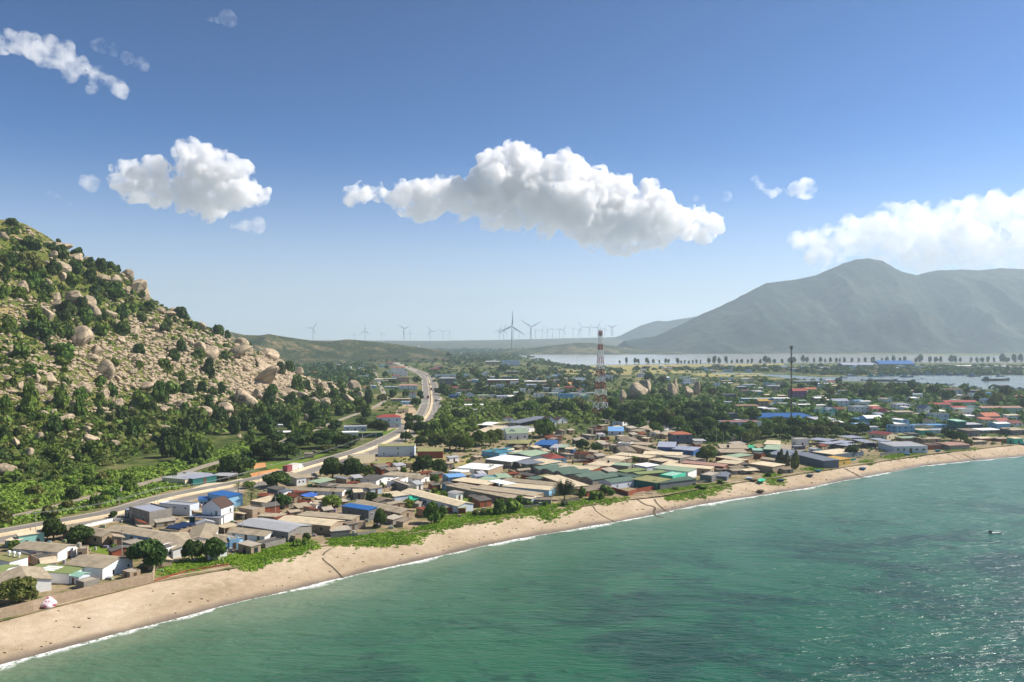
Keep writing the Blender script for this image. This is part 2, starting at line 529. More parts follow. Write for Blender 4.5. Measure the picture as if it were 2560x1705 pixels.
M_lawn = mat_flat('bright_grass', col('4f6a1e'), col('74842f'), .06)
ROAD = [G(*p, 3.05)[:2] for p in [(-120, 1352), (0, 1329), (140, 1304), (274, 1279), (411, 1241), (640, 1196), (764, 1162), (902, 1122), (998, 1077), (1046, 1042), (1062, 1010), (1064, 987), (1063, 960), (1057, 941), (1034, 928), (1010, 918), (974, 902), (949, 891), (925, 884), (900, 878)]]
_, RP, RN = strip_mesh('road', ROAD, 7.4, 3.06, M_asph, 0, smooth_n=160)
strip_mesh('road', ROAD, 7.4, 3.06, M_asph, 11.2, smooth_n=160)
strip_mesh('road_verge', ROAD, 20.5, 3.03, M_dirt, 6.0, smooth_n=160)
for off, nm in ((-3.3, 'road_marking'), (3.1, 'road_marking'), (14.5, 'road_marking')):
 strip_mesh(nm, ROAD, 0.22, 3.075, M_line, off, smooth_n=160)
# the crossing: zebra and stop lines
for px, py in [(1052, 1009), (1078, 1008)]:
 g = G(px, py, 3.08)
 m_ = []
 V, Fc = [], []
 for i in range(7):
  x0 = g[0] - 4.2 + i * 1.2
  b_ = len(V)
  V += [(x0, g[1] - 2, 3.082), (x0 + .7, g[1] - 2, 3.082), (x0 + .7, g[1] + 2, 3.082), (x0, g[1] + 2, 3.082)]
  Fc.append((b_, b_ + 1, b_ + 2, b_ + 3))
 props(obj('road_marking', mesh('road_marking', V, Fc, M_line)), kind='structure')
# arrow row on the near carriageway
V, Fc = [], []
for i in range(5):
 for j in range(2):
  g = G(1082 + j * 10 + (4 - i) * -0.8, 1014 + i * 5, 3.08)
  b_ = len(V)
  V += [(g[0] - .3, g[1] - 2, 3.083), (g[0] + .3, g[1] - 2, 3.083), (g[0] + .3, g[1] + 2, 3.083), (g[0] - .3, g[1] + 2, 3.083)]
  Fc.append((b_, b_ + 1, b_ + 2, b_ + 3))
props(obj('road_marking', mesh('road_marking', V, Fc, M_line)), kind='structure')
def wall_along(name, p, n, off, h, t, mat, label, cat, z=3.0, group=None, step=1):
 """a low wall swept along a path"""
 p, n = p[::step], n[::step]
 prof = [(off - t / 2, z - .02), (off - t / 2, z + h), (off + t / 2, z + h), (off + t / 2, z - .02)]
 V = np.stack([np.c_[p + n * a, np.full(len(p), b)] for a, b in prof], 1)
 me = mesh(name, V, grid_faces(len(p), 4)[:, ::-1], mat)
 return props(obj(name, me), label, cat, group)
wall_along('median_barrier', RP[:118], RN[:118], 5.4, .75, .35, M_kerbc, 'long pale concrete barrier between the two carriageways of the highway', 'barrier')
strip_mesh('median_strip', ROAD, 3.2, 3.052, M_kerbc, 5.6, smooth_n=160)
RAIL = [G(*p, 3.1)[:2] for p in [(-160, 1334), (0, 1297), (110, 1274), (219, 1245), (406, 1196), (474, 1177), (545, 1155), (618, 1136), (665, 1118), (760, 1084), (860, 1046), (930, 1020), (962, 1000), (960, 985), (948, 957), (937, 930), (925, 904), (919, 888), (915, 878)]]
strip_mesh('railway_bed', RAIL, 4.6, 3.09, M_ballast, 0, smooth_n=160)
for o_ in (-.72, .72):
 strip_mesh('railway_line', RAIL, .22, 3.2, M_rail, o_, smooth_n=160)
def poly_sheet(name, pts, z, mat, kind='structure', world=False):
 V = [tuple(G(*p, z)) if not world else (*p, z) for p in pts]
 me = mesh(name, V, [tuple(range(len(V)))], mat)
 n = me.polygons[0].normal.z
 if n < 0:
  me.flip_normals()
 return props(obj(name, me), kind=kind)
def zp(z, pts):
 k = {'P': .14437, 'Q': .14437, 'R': .14437, 'S': .14437, 'T': .14437, 'U': .14437, 'V': .14437, 'W': .14437, 'X': .14437, 'Y': .14437, 'A': .14437, 'Z': 320 / 2355}.get(z, .27421)
 o = {'P': (0, 1280), 'Q': (300, 1200), 'R': (600, 1140), 'S': (900, 1140), 'T': (1200, 1080), 'U': (1500, 1120), 'V': (1480, 1010), 'W': (1200, 980), 'X': (1800, 1020), 'Y': (2120, 1000), 'A': (1800, 900), 'Z': (2240, 900), 'B': (900, 850), 'D': (600, 1030), 'E': (0, 1130), 'L': (1920, 820), 'M': (1100, 1000), 'C': (640, 740)}[z]
 return [(o[0] + a * k, o[1] + b * k) for a, b in pts]
# bare lots and lawns
k = NT('town_ground', .95, .1)
p = k.pos('World')
k.base(k.ramp(k.math('ADD', k.math('MULTIPLY', k.noise(.05, 5, .6, p), .5), k.math('MULTIPLY', k.noise(.4, 5, .7, p), .5)), [(.38, col('4d5a2b')), (.46, col('7d7350')), (.54, col('8f7f66')), (.66, col('b09b7c'))])).bump(k.noise(2, 4, .6, p), .5, .2)
poly_sheet('town_ground', [(-200, 1420), (0, 1365), (400, 1258), (640, 1212), (900, 1142), (1000, 1105), (1300, 1060), (1500, 1100), (1800, 1112), (2140, 1100), (2560, 1088)] + [(q, r + 1.5) for q, r in BACK_PX[::-1]] + [(-200, 1600)], 3.01, k.m)
poly_sheet('dirt_lot', zp('D', [(1250, 420), (1600, 400), (1620, 470), (1500, 460), (1290, 470)]), 3.03, M_field)
poly_sheet('dirt_lot', zp('D', [(1620, 430), (2150, 410), (2230, 440), (2000, 490), (1880, 500), (1740, 450)]), 3.032, M_field)
poly_sheet('rubble_lot', zp('D', [(1760, 440), (1950, 430), (2060, 450), (1900, 480), (1800, 475)]), 3.045, mat_flat('brick_rubble', col('8f6a55'), col('b99880'), .5))
poly_sheet('dirt_lot', zp('D', [(90, 560), (330, 515), (400, 530), (350, 545), (120, 610)]), 3.035, M_orange)
poly_sheet('dirt_lot', zp('D', [(120, 470), (230, 460), (240, 500), (130, 520)]), 3.036, M_orange)
poly_sheet('lawn', zp('D', [(0, 330), (270, 240), (330, 260), (200, 350), (0, 390)]), 3.034, M_lawn)
poly_sheet('lawn', zp('D', [(230, 465), (560, 440), (700, 390), (830, 350), (860, 360), (700, 420), (380, 520), (250, 520)]), 3.033, M_lawn)
poly_sheet('lawn', zp('D', [(1220, 220), (1400, 150), (1470, 155), (1330, 215)]), 3.037, M_lawn)
poly_sheet('lawn', zp('D', [(1700, 730), (1850, 690), (2250, 850), (2200, 880), (2050, 870)]), 3.03, M_lawn)
poly_sheet('lawn', zp('P', [(1440, 590), (1700, 560), (2080, 640), (2100, 760), (1900, 740), (1600, 690)]), 3.03, M_lawn)
poly_sheet('lawn', zp('S', [(950, 930), (1100, 890), (1200, 960), (1150, 1060), (960, 1050)]), 3.03, M_lawn)
poly_sheet('forecourt', zp('Q', [(1090, 720), (1340, 690), (1640, 760), (1340, 830)]), 3.04, mat_flat('pale_paving', col('cfc4b0'), col('e0d6c4'), .4))
poly_sheet('forecourt', zp('Q', [(860, 1400), (1180, 1320), (1300, 1350), (1260, 1450), (900, 1480)]), 3.04, M_dirt)
poly_sheet('forecourt', zp('E', [(1750, 330), (1880, 285), (2060, 275), (2200, 240), (2230, 250), (1800, 345)]), 3.042, mat_flat('yard_paving', col('b7a68b'), col('d3c4aa'), .3))
poly_sheet('dirt_lot', zp('B', [(1700, 370), (1930, 375), (1940, 410), (1720, 418)]), 3.05, M_orange)
poly_sheet('dirt_lot', zp('B', [(1030, 1130), (1130, 1090), (1250, 1130), (1100, 1150)]), 3.03, M_field)
poly_sheet('dirt_lot', [(1000, 1010), (1022, 1000), (1050, 1040), (985, 1090), (960, 1092)], 3.031, M_dirt)
poly_sheet('dry_field', [(1390, 925), (1600, 918), (1720, 922), (1730, 932), (1500, 938), (1400, 934)], 3.02, M_field)
poly_sheet('dry_field', [(1440, 913), (1700, 910), (1960, 908), (1960, 913), (1700, 918), (1460, 922)], 3.025, M_field)
poly_sheet('dry_field', [(1700, 930), (1900, 933), (1935, 940), (1760, 942)], 3.022, M_field)
poly_sheet('dry_field', zp('C', [(740, 740), (900, 725), (890, 760), (760, 770)]), 3.03, M_dirt)
def mat_pond():
 k = NT('salt_pond_water', 0.16, 0.5)
 p = k.pos('World')
 n = k.noise(0.004, 4, .6, p)
 k.base(k.ramp(n, [(.35, col('8d8f8b')), (.6, col('b3afa6'))]))
 k.bump(k.noise(.25, 3, .6, p, stretch=(.5, 1.5, 1)), .25, .4)
 return k.m
M_pond = mat_pond()
poly_sheet('salt_pond_water', [(1262, 880.5), (1500, 879.5), (1640, 883), (2560, 890), (2800, 891), (2800, 906), (1900, 909), (1440, 914), (1395, 906), (1340, 899), (1300, 891)], 3.04, M_pond)
M_bank = mat_flat('pond_bank', col('5f5c45'), col('857c5f'), .02)
for a in [[(1262, 887), (1600, 885.5), (2000, 890), (2800, 894)], [(1320, 896), (1600, 893.5), (1760, 893), (2100, 896.5), (2800, 899)], [(1400, 904), (1700, 901)], [(1560, 880), (1600, 886)], [(1620, 884.5), (1710, 892)], [(1450, 893), (1470, 887)], [(2000, 903), (2800, 903.5)]]:
 p = [G(*q, 3.1)[:2] for q in a]
 strip_mesh('pond_bank', p, 7.0, 3.12, M_bank, smooth_n=24)
strip_mesh('causeway', [G(*q, 3.1)[:2] for q in [(1420, 913), (1700, 909.5), (2000, 907.5), (2300, 906.5), (2800, 906)]], 16, 3.14, M_bank, smooth_n=40)
def mat_harbour():
 k = NT('harbour_water', 0.14, 0.5)
 p = k.pos('World')
 n = k.noise(0.01, 4, .6, p)
 k.base(k.ramp(n, [(.35, col('6f8288')), (.6, col('8d9b9e'))]))
 k.bump(k.noise(.3, 3, .6, p, stretch=(.5, 1.5, 1)), .3, .5)
 return k.m
poly_sheet('harbour_water', [(1690, 929.5), (1800, 932), (1960, 937), (2050, 943), (2150, 940), (2240, 938.5), (2330, 938), (2700, 937), (2700, 975), (2560, 974), (2470, 973.5), (2400, 968), (2330, 959), (2240, 958), (2150, 953), (2040, 952), (1975, 946), (1900, 937), (1800, 934.5)], 3.05, mat_harbour())
def beach_top(p):
 """height of the beach sheet under points (n,2)"""
 x, y = p[:, 0], p[:, 1]
 w = (fbm(x / 9.0, x * 0, 5) - .47) * 1.6 + (fbm(x / 34.0, x * 0, 6) - .47) * 3.2
 t = (y - y_shore(x) - w) / (y_back(x) + 2 - y_shore(x))
 return np.where(t > 1.0, 3.02, np.minimum(3.05 * np.maximum(t, 0) ** .8, 3.06)) + (fbm(x / 7, y / 7, 2) - .47) * .5 * np.clip(t * 4, 0, 1) * (t < 1)
for pts, w_ in [(zp('U', [(600, 915), (700, 955), (800, 985), (900, 990), (955, 1005), (935, 1040), (985, 1090), (1100, 1112)]), .8), (zp('U', [(940, 910), (1000, 960), (1090, 1000), (1230, 1025)]), .6), (zp('M', [(1300, 985), (1390, 990), (1420, 1015), (1500, 1045), (1610, 1068)]), .35), (zp('D', [(830, 1275), (770, 1310), (755, 1345), (850, 1395), (940, 1450)]), .45), (zp('Y', [(-60, 1215), (60, 1240), (180, 1265), (320, 1288)]), 1.0), (zp('Y', [(1990, 940), (2120, 970), (2300, 1000)]), .8), (zp('Y', [(1740, 950), (1900, 990), (2010, 1020)]), .5)]:
 p = np.array([G(*q, 1.8)[:2] for q in pts])
 strip_mesh('ditch', p, w_, 0, M_ditch, smooth_n=40, zf=lambda a: beach_top(a) + .06)
import bmesh
def noise3(p, s, seed):
 """3-d value noise on an (n,3) array"""
 q = p / s + seed * 17.3
 i = np.floor(q)
 f = sm(q - i)
 r = 0
 for dx in (0, 1):
  for dy in (0, 1):
   for dz in (0, 1):
    h = np.sin((i[:, 0] + dx) * 127.1 + (i[:, 1] + dy) * 311.7 + (i[:, 2] + dz) * 74.7) * 43758.5453
    h = h - np.floor(h)
    r = r + h * (f[:, 0] if dx else 1 - f[:, 0]) * (f[:, 1] if dy else 1 - f[:, 1]) * (f[:, 2] if dz else 1 - f[:, 2])
 return r
_ico = {}
def ico(sub):
 if sub not in _ico:
  b = bmesh.new()
  bmesh.ops.create_icosphere(b, subdivisions=sub, radius=1.0)
  b.verts.ensure_lookup_table()
  _ico[sub] = (np.array([v.co[:] for v in b.verts]), np.array([[v.index for v in f.verts] for f in b.faces]))
  b.free()
 return _ico[sub]
# ------------------------------------------------------------------ building materials
def mat_roof(name, c, var=0.25, panel=True, rough=0.8, corr=0.9, stain=0.5, spec=0.25):
 k = NT(name, rough, spec)
 p = k.pos()
 base = c
 if panel:
  br = k.n('TexBrick', ins={'Vector': p, 'Scale': 1.0, 'Mortar Size': 0.006, 'Brick Width': 1.1, 'Row Height': 1.7, 'Color1': (1, 1, 1, 1), 'Color2': (1 - var, 1 - var, 1 - var * 1.05, 1), 'Mortar': (0.6, 0.58, 0.55, 1), 'Bias': 0.1}).outputs[0]
  base = k.mix(1.0, c, br, 'MULTIPLY')
 n1 = k.noise(0.35, 6, 0.7, p)
 n2 = k.noise(1.3, 5, 0.7, p, stretch=(1.6, 0.35, 1))
 f = k.math('MULTIPLY', k.step(k.math('ADD', k.math('MULTIPLY', n1, 0.5), k.math('MULTIPLY', n2, 0.5)), 0.46, 0.66), stain)
 base = k.mix(f, base, k.mix(1.0, base, (0.42, 0.38, 0.34, 1), 'MULTIPLY'))
 v = k.n('MapRange', ins={'Value': k.rand(), 'To Min': 0.86, 'To Max': 1.12}).outputs[0]
 k.base(k.hsv(base, v))
 if corr:
  wv = k.n('TexWave', ins={'Vector': p, 'Scale': 3.2, 'Distortion': 0.0}).outputs[1]
  k.bump(wv, corr * 0.5, 0.05)
 return k.m
def mat_wall(name, c, dirt=0.45, block=False):
 k = NT(name, 0.92, 0.15)
 p = k.pos()
 n1 = k.noise(0.9, 6, 0.7, p)
 n2 = k.noise(1.2, 5, 0.7, p, stretch=(2.2, 2.2, 0.3))
 f = k.math('MULTIPLY', k.step(k.math('ADD', k.math('MULTIPLY', n1, 0.5), k.math('MULTIPLY', n2, 0.5)), 0.44, 0.68), dirt)
 b = c
 if block:
  q = k.n('Mapping', ins={'Vector': p, 'Rotation': (R(90), 0, 0)}).outputs[0]
  br = k.n('TexBrick', ins={'Vector': q, 'Scale': 1.0, 'Mortar Size': 0.02, 'Brick Width': 0.5, 'Row Height': 0.25, 'Color1': (1, 1, 1, 1), 'Color2': (0.8, 0.79, 0.77, 1), 'Mortar': (0.72, 0.72, 0.72, 1)}).outputs[0]
  b = k.mix(1.0, c, br, 'MULTIPLY')
 k.base(k.mix(f, b, k.mix(1.0, b, (0.5, 0.46, 0.4, 1), 'MULTIPLY'))).bump(n1, 0.25, 0.03)
 return k.m
def mat_plain(name, c, rough=0.7, spec=0.3, var=0.12, metal=0.0):
 k = NT(name, rough, spec)
 n1 = k.noise(1.7, 5, 0.65)
 k.base(k.hsv(c, k.n('MapRange', ins={'Value': n1, 'From Min': 0.3, 'From Max': 0.7, 'To Min': 1 - var, 'To Max': 1 + var}).outputs[0]))
 k.b.inputs['Metallic'].default_value = metal
 return k.m
RF = {n: mat_roof('roof_' + n, col(c), v, p, r, co, st) for n, c, v, p, r, co, st in [
 ('asb', 'ad9f88', .24, True, .9, .9, .55), ('asbl', 'd2c2a4', .16, True, .9, .9, .35), ('asbd', '8c7f6e', .26, True, .92, .9, .65),
 ('white', 'e8e6e0', .06, False, .55, .8, .15), ('grey', 'a5a6a8', .08, False, .55, .9, .25), ('slate', '6f747c', .08, False, .5, .9, .3),
 ('green', '7d8a55', .06, False, .7, .8, .2), ('dgreen', '526658', .08, False, .65, .9, .3), ('sage', '8fa287', .08, False, .7, .9, .3),
 ('olive', '8c8a5a', .08, False, .75, .8, .35), ('blue', '2a5f9c', .05, False, .5, .8, .2), ('lblue', '6f9bc8', .06, False, .55, .8, .2),
 ('teal', '3f7f94', .06, False, .6, .8, .3), ('rust', '7a3f2a', .22, True, .9, .9, .6), ('red', '95453c', .10, True, .7, .5, .25),
 ('terra', 'a9654a', .12, True, .8, .5, .3), ('maroon', '6e2c2b', .10, True, .75, .5, .3), ('brown', '54403a', .10, True, .8, .5, .25),
 ('lav', '9095a3', .06, False, .6, .8, .2), ('navy', '2b3d63', .08, True, .6, .5, .2), ('ochre', 'b8964a', .10, True, .8, .7, .3),
 ('conc', 'a39a8b', .10, False, .95, 0, .6), ('dark', '5d5a56', .10, False, .95, 0, .5), ('mint', '8fb8a4', .05, False, .7, .8, .2), ('pink', 'a98577', .2, True, .9, .9, .4)]}
WL = {n: mat_wall('wall_' + n, col(c), d, b) for n, c, d, b in [
 ('white', 'e6e5e2', .18, False), ('lwhite', 'c9d2dc', .2, False), ('conc', '9a948b', .55, True), ('grey', '7f7f80', .5, True), ('tan', 'b09c84', .5, True), ('cream', 'dccfae', .25, False),
 ('aqua', '8fc4bb', .25, False), ('mint', '4fbf9c', .2, False), ('lblue', '8fbcd8', .25, False), ('blue', '38629c', .25, False), ('teal', '2d6a66', .35, False),
 ('brick', '97563f', .35, True), ('yellow', 'b99a4e', .35, False), ('cyan', '4d97ae', .2, False), ('purple', '8a5e86', .3, False), ('pink', 'c9a09a', .25, False), ('pgreen', 'a9c4b0', .25, False), ('slate', '626c78', .4, False)]}
M_glass = mat_plain('window_glass', col('2b3338'), 0.15, 0.6, 0.2)
M_frame = mat_plain('window_frame', col('cfcfca'), 0.6)
M_door = mat_plain('door_wood', col('5a4636'), 0.7)
M_conc = mat_wall('bare_concrete', col('a29a8c'), 0.6, False)
M_steel = mat_plain('galvanised_steel', col('8b8f92'), 0.5, 0.4, 0.1)
M_black = mat_plain('rubber', col('1f1f20'), 0.85)
M_bwhite = mat_plain('white_paint', col('e4e4e0'), 0.45, 0.4, 0.05)
class MB:
 """collects boxes, prisms and tubes into one mesh"""
 def __init__(s):
  s.v, s.f = [], []
 def quad(s, *p):
  i = len(s.v)
  s.v += [tuple(q) for q in p]
  s.f.append(tuple(range(i, i + len(p))))
  return s
 def box(s, x0, x1, y0, y1, z0, z1):
  i = len(s.v)
  s.v += [(x, y, z) for z in (z0, z1) for x, y in ((x0, y0), (x1, y0), (x1, y1), (x0, y1))]
  s.f += [(i + 3, i + 2, i + 1, i), (i + 4, i + 5, i + 6, i + 7)] + [(i + a, i + (a + 1) % 4, i + 4 + (a + 1) % 4, i + 4 + a) for a in range(4)]
  return s
 def slab(s, pts, t):
  """thick sheet from a planar polygon (counter-clockwise from above), t downwards"""
  n = len(pts)
  i = len(s.v)
  s.v += [tuple(p) for p in pts] + [(p[0], p[1], p[2] - t) for p in pts]
  s.f.append(tuple(range(i, i + n)))
  s.f.append(tuple(range(i + 2 * n - 1, i + n - 1, -1)))
  s.f += [(i + a, i + n + a, i + n + (a + 1) % n, i + (a + 1) % n) for a in range(n)]
  return s
 def bar(s, a, b, w, h=None):
  """square bar from a to b"""
  a, b = Vector(a), Vector(b)
  d = (b - a).normalized()
  u = d.cross(Vector((0, 0, 1)))
  if u.length < 1e-3:
   u = Vector((1, 0, 0))
  u.normalize()
  v = u.cross(d)
  h = h or w
  i = len(s.v)
  for q in (a, b):
   for su, sv in ((-1, -1), (1, -1), (1, 1), (-1, 1)):
    s.v.append(tuple(q + u * su * w / 2 + v * sv * h / 2))
  s.f += [(i, i + 1, i + 2, i + 3), (i + 7, i + 6, i + 5, i + 4)] + [(i + a_, i + 4 + a_, i + 4 + (a_ + 1) % 4, i + (a_ + 1) % 4) for a_ in range(4)]
  return s
 def tube(s, pts, rad, n=6):
  """tapered tube through points"""
  i0 = len(s.v)
  pts = [Vector(p) for p in pts]
  rad = rad if hasattr(rad, '__len__') else [rad] * len(pts)
  for j, p in enumerate(pts):
   d = (pts[min(j + 1, len(pts) - 1)] - pts[max(j - 1, 0)]).normalized()
   u = d.cross(Vector((0.13, 0.97, 0.2)))
   u.normalize()
   v = d.cross(u)
   for a in range(n):
    t = 2 * math.pi * a / n
    s.v.append(tuple(p + u * math.cos(t) * rad[j] + v * math.sin(t) * rad[j]))
  for j in range(len(pts) - 1):
   for a in range(n):
    b = (a + 1) % n
    s.f.append((i0 + j * n + a, i0 + j * n + b, i0 + (j + 1) * n + b, i0 + (j + 1) * n + a))
  s.f.append(tuple(i0 + a for a in range(n - 1, -1, -1)))
  s.f.append(tuple(i0 + (len(pts) - 1) * n + a for a in range(n)))
  return s
 def lathe(s, prof, n=14, x=0, y=0):
  i0 = len(s.v)
  for r, z in prof:
   for a in range(n):
    t = 2 * math.pi * a / n
    s.v.append((x + r * math.cos(t), y + r * math.sin(t), z))
  for j in range(len(prof) - 1):
   for a in range(n):
    b = (a + 1) % n
    s.f.append((i0 + j * n + a, i0 + j * n + b, i0 + (j + 1) * n + b, i0 + (j + 1) * n + a))
  s.f.append(tuple(i0 + a for a in range(n - 1, -1, -1)))
  s.f.append(tuple(i0 + (len(prof) - 1) * n + a for a in range(n)))
  return s
 def make(s, name, mat, parent=None, loc=None, rz=None, smooth=False):
  return obj(name, mesh(name, s.v, s.f, mat, smooth=smooth), parent, loc, rz)
ZONES = {'P': (0, 1280), 'Q': (300, 1200), 'R': (600, 1140), 'S': (900, 1140), 'T': (1200, 1080), 'U': (1500, 1120), 'V': (1480, 1010), 'W': (1200, 980), 'X': (1800, 1020), 'Y': (2120, 1000), 'Z': (2240, 900), 'A': (1800, 900), 'B': (900, 850), 'C': (640, 740), 'D': (600, 1030), 'E': (0, 1130), 'H': (0, 860), 'I': (400, 780), 'J': (1200, 740), 'K': (0, 540), 'L': (1920, 820)}
ZK = {k: 0.14437 for k in 'PQRSTUVWXYA'}
ZK.update({'Z': 320 / 2355, 'B': 0.27421, 'C': 0.27421, 'D': 0.27421, 'E': 0.27421, 'L': 0.27421, 'H': 560 / 2311, 'I': 560 / 2311, 'K': 560 / 2311, 'J': 440 / 2300})
def zz(z, x, y):
 return ZONES[z][0] + x * ZK[z], ZONES[z][1] + y * ZK[z]
LANDMARKS = []     # (px, py, phrase) for describing neighbours
FOOTPRINTS = []    # (x, y, radius) kept clear of trees
def windows(parent, face, L, h, spec, wall_t):
 """windows and doors on a wall face: face = (origin, direction, outward normal); spec: list of (u 0..1, z, w, h, kind)"""
 o, d, n = (Vector(q) for q in face)
 for u, z, w, hh, kind in spec:
  c = o + d * (u * L)
  a, b = c - d * w / 2, c + d * w / 2
  nm = 'door' if kind == 'd' else 'window'
  m = MB()
  e = n * 0.04
  z1 = min(z + hh, h - 0.1)
  V = [a + e, b + e, b + n * -0.02, a + n * -0.02]
  i = len(m.v)
  m.v += [(p.x, p.y, z) for p in V] + [(p.x, p.y, z1) for p in V]
  m.f += [(0, 3, 2, 1), (4, 5, 6, 7)] + [(k, (k + 1) % 4, 4 + (k + 1) % 4, 4 + k) for k in range(4)]
  w_ = m.make(nm, M_door if kind == 'd' else M_glass, parent)
  if kind == 'f':
   fr = MB()
   g = n * 0.07
   for p, q, zz0, zz1 in ((a, b, z - .07, z), (a, b, z1, z1 + .07)):
    fr.bar((p.x + g.x * .5, p.y + g.y * .5, (zz0 + zz1) / 2), (q.x + g.x * .5, q.y + g.y * .5, (zz0 + zz1) / 2), 0.08, 0.08)
   for p in (a, b, c):
    fr.bar((p.x + g.x * .5, p.y + g.y * .5, z), (p.x + g.x * .5, p.y + g.y * .5, z1), 0.07)
   fr.make('frame', M_frame, w_)
def house(org, ang, L, W, h, rtype, rise, roof, wall, label, cat='house', name=None, over=0.25, wins=None, group=None, open_=False, skylights=0, band=False, chim=0):
 """org = corner p0 on the ground; u along L (front face), v along W to the back"""
 e = empty(name or cat.replace(' ', '_'), org, ang)
 props(e, label, cat, group)
 m = MB()
 t = 0.12
 rm, wm = RF[roof], WL[wall]
 zt = h
 if rtype == 'g0':            # ridge along u
  prof0 = [(0, 0), (0, W)]
  if not open_:
   m.box(0, L, 0, W, 0, h)
   for x, o in ((0.0, 1), (L, -1)):
    p = [(x, 0, h - .002), (x, W, h - .002), (x, W / 2, h + rise)]
    m.quad(*(p[::-1] if o == 1 else p))
  r = MB()
  k = rise / (W / 2)
  r.slab([(-over, -over, h - over * k + t), (L + over, -over, h - over * k + t), (L + over, W / 2, h + rise + t), (-over, W / 2, h + rise + t)], t)
  r.slab([(-over, W / 2 + .002, h + rise + t), (L + over, W / 2 + .002, h + rise + t), (L + over, W + over, h - over * k + t), (-over, W + over, h - over * k + t)], t)
 elif rtype == 'g1':          # ridge along v
  if not open_:
   m.box(0, L, 0, W, 0, h)
   for y, o in ((0.0, -1), (W, 1)):
    p = [(0, y, h - .002), (L, y, h - .002), (L / 2, y, h + rise)]
    m.quad(*(p if o == -1 else p[::-1]))
  r = MB()
  k = rise / (L / 2)
  r.slab([(-over, -over, h - over * k + t), (L / 2, -over, h + rise + t), (L / 2, W + over, h + rise + t), (-over, W + over, h - over * k + t)], t)
  r.slab([(L / 2 + .002, -over, h + rise + t), (L + over, -over, h - over * k + t), (L + over, W + over, h - over * k + t), (L / 2 + .002, W + over, h + rise + t)], t)
 elif rtype == 's':           # slopes up towards the back
  r = MB()
  if not open_:
   m.box(0, L, 0, W, 0, h)
   if rise > 0:
    m.quad((0, W, h), (L, W, h), (L, W, h + rise), (0, W, h + rise))
    m.quad((0, 0, h), (0, W, h), (0, W, h + rise))
    m.quad((L, W, h), (L, 0, h), (L, W, h + rise))
  k = rise / W
  r.slab([(-over, -over, h - over * k + t), (L + over, -over, h - over * k + t), (L + over, W + over, h + rise + over * k + t), (-over, W + over, h + rise + over * k + t)], t)
 elif rtype == 'h':           # hip, ridge along the longer side
  r = MB()
  if not open_:
   m.box(0, L, 0, W, 0, h)
  a = min(L, W) / 2
  z0, z1 = h + 0.02, h + rise
  if L >= W:
   R0, R1 = (a * .8, W / 2, z1), (L - a * .8, W / 2, z1)
  else:
   R0, R1 = (L / 2, a * .8, z1), (L / 2, W - a * .8, z1)
  c = [(-over, -over, z0), (L + over, -over, z0), (L + over, W + over, z0), (-over, W + over, z0)]
  if L >= W:
   r.quad(c[0], c[1], R1, R0).quad(c[2], c[3], R0, R1).quad(c[1], c[2], R1).quad(c[3], c[0], R0)
  else:
   r.quad(c[0], c[1], R0).quad(c[1], c[2], R1, R0).quad(c[2], c[3], R1).quad(c[3], c[0], R0, R1)
  r.quad(c[3], c[2], c[1], c[0])
 else:                        # flat behind a parapet of height rise
  r = MB()
  m.box(0, L, 0, W, 0, h - .15)
  pt = 0.18
  for b in ((0, L, 0, pt), (0, L, W - pt, W), (0, pt, pt, W - pt), (L - pt, L, pt, W - pt)):
   m.box(*b, h - .15, h + max(rise, .1))
  r.box(pt + .002, L - pt - .002, pt + .002, W - pt - .002, h - .148, h - .03)
 if open_:
  ps = MB()
  nx, ny = max(2, int(L / 3.5) + 1), max(2, int(W / 4) + 1)
  for i in range(nx):
   for j in range(ny):
    if 0 < i < nx - 1 and 0 < j < ny - 1:
     continue
    x, y = L * i / (nx - 1), W * j / (ny - 1)
    hh = h + (rise * y / W if rtype == 's' else (rise * (1 - abs(2 * y / W - 1)) if rtype == 'g0' else (rise * (1 - abs(2 * x / L - 1)) if rtype == 'g1' else 0)))
    if i in (0, nx - 1) and j in (0, ny - 1):
     MB().box(x - .07, x + .07, y - .07, y + .07, 0, hh).make('post', M_conc, e)
    else:
     ps.box(x - .07, x + .07, y - .07, y + .07, 0, hh)
  ps.box(.1, L - .1, W - .16, W - .04, 0, h * .9)
  ps.make('frame', wm, e)
 else:
  m.make('wall', wm, e)
 ro = r.make('roof', rm, e)
 if skylights:
  for i in range(skylights):
   x = L * (0.25 + 0.5 * i / max(1, skylights - 1))
   z = h + t + .03
   if rtype == 's':
    z0_, z1_ = h + rise * .4 + t + .02, h + rise * .75 + t + .02
    MB().slab([(x - .5, W * .4, z0_), (x + .5, W * .4, z0_), (x + .5, W * .75, z1_), (x - .5, W * .75, z1_)], .03).make('skylight', RF['white'], ro)
 if band:
  MB().box(-.03, L + .03, -.03, W + .03, h * .5, h * .5 + .18).make('string_course', M_door, e)
 if not open_:
  if wins is None:
   wins = auto_wins(L, W, h)
  f0, f1, f2 = wins
  windows(e, ((0, 0, 0), (1, 0, 0), (0, -1, 0)), L, h, f0, 0)
  windows(e, ((L, 0, 0), (0, 1, 0), (1, 0, 0)), W, h, f1, 0)
  windows(e, ((0, 0, 0), (0, 1, 0), (-1, 0, 0)), W, h, f2, 0)
 c = e.matrix_basis @ Vector((L / 2, W / 2, h))
 FOOTPRINTS.append((c.x, c.y, L / 2 + .5, W / 2 + .5, ang))
 return e
def auto_wins(L, W, h, n=2):
 f = []
 storeys = 2 if h > 4.2 else 1
 k = max(1, min(3, int(L / 4)))
 out = []
 for length in (L, W, W):
  k = max(1, min(3, int(length / 4)))
  ws = []
  for s in range(storeys):
   for i in range(k):
    d = s == 0 and i == k // 2
    ws.append(((i + .5) / k, (0.02 if d else 1.0) + s * h / storeys, .9, 1.9 if d else 1.05, 'd' if d else 'w'))
  out.append(ws)
 return out
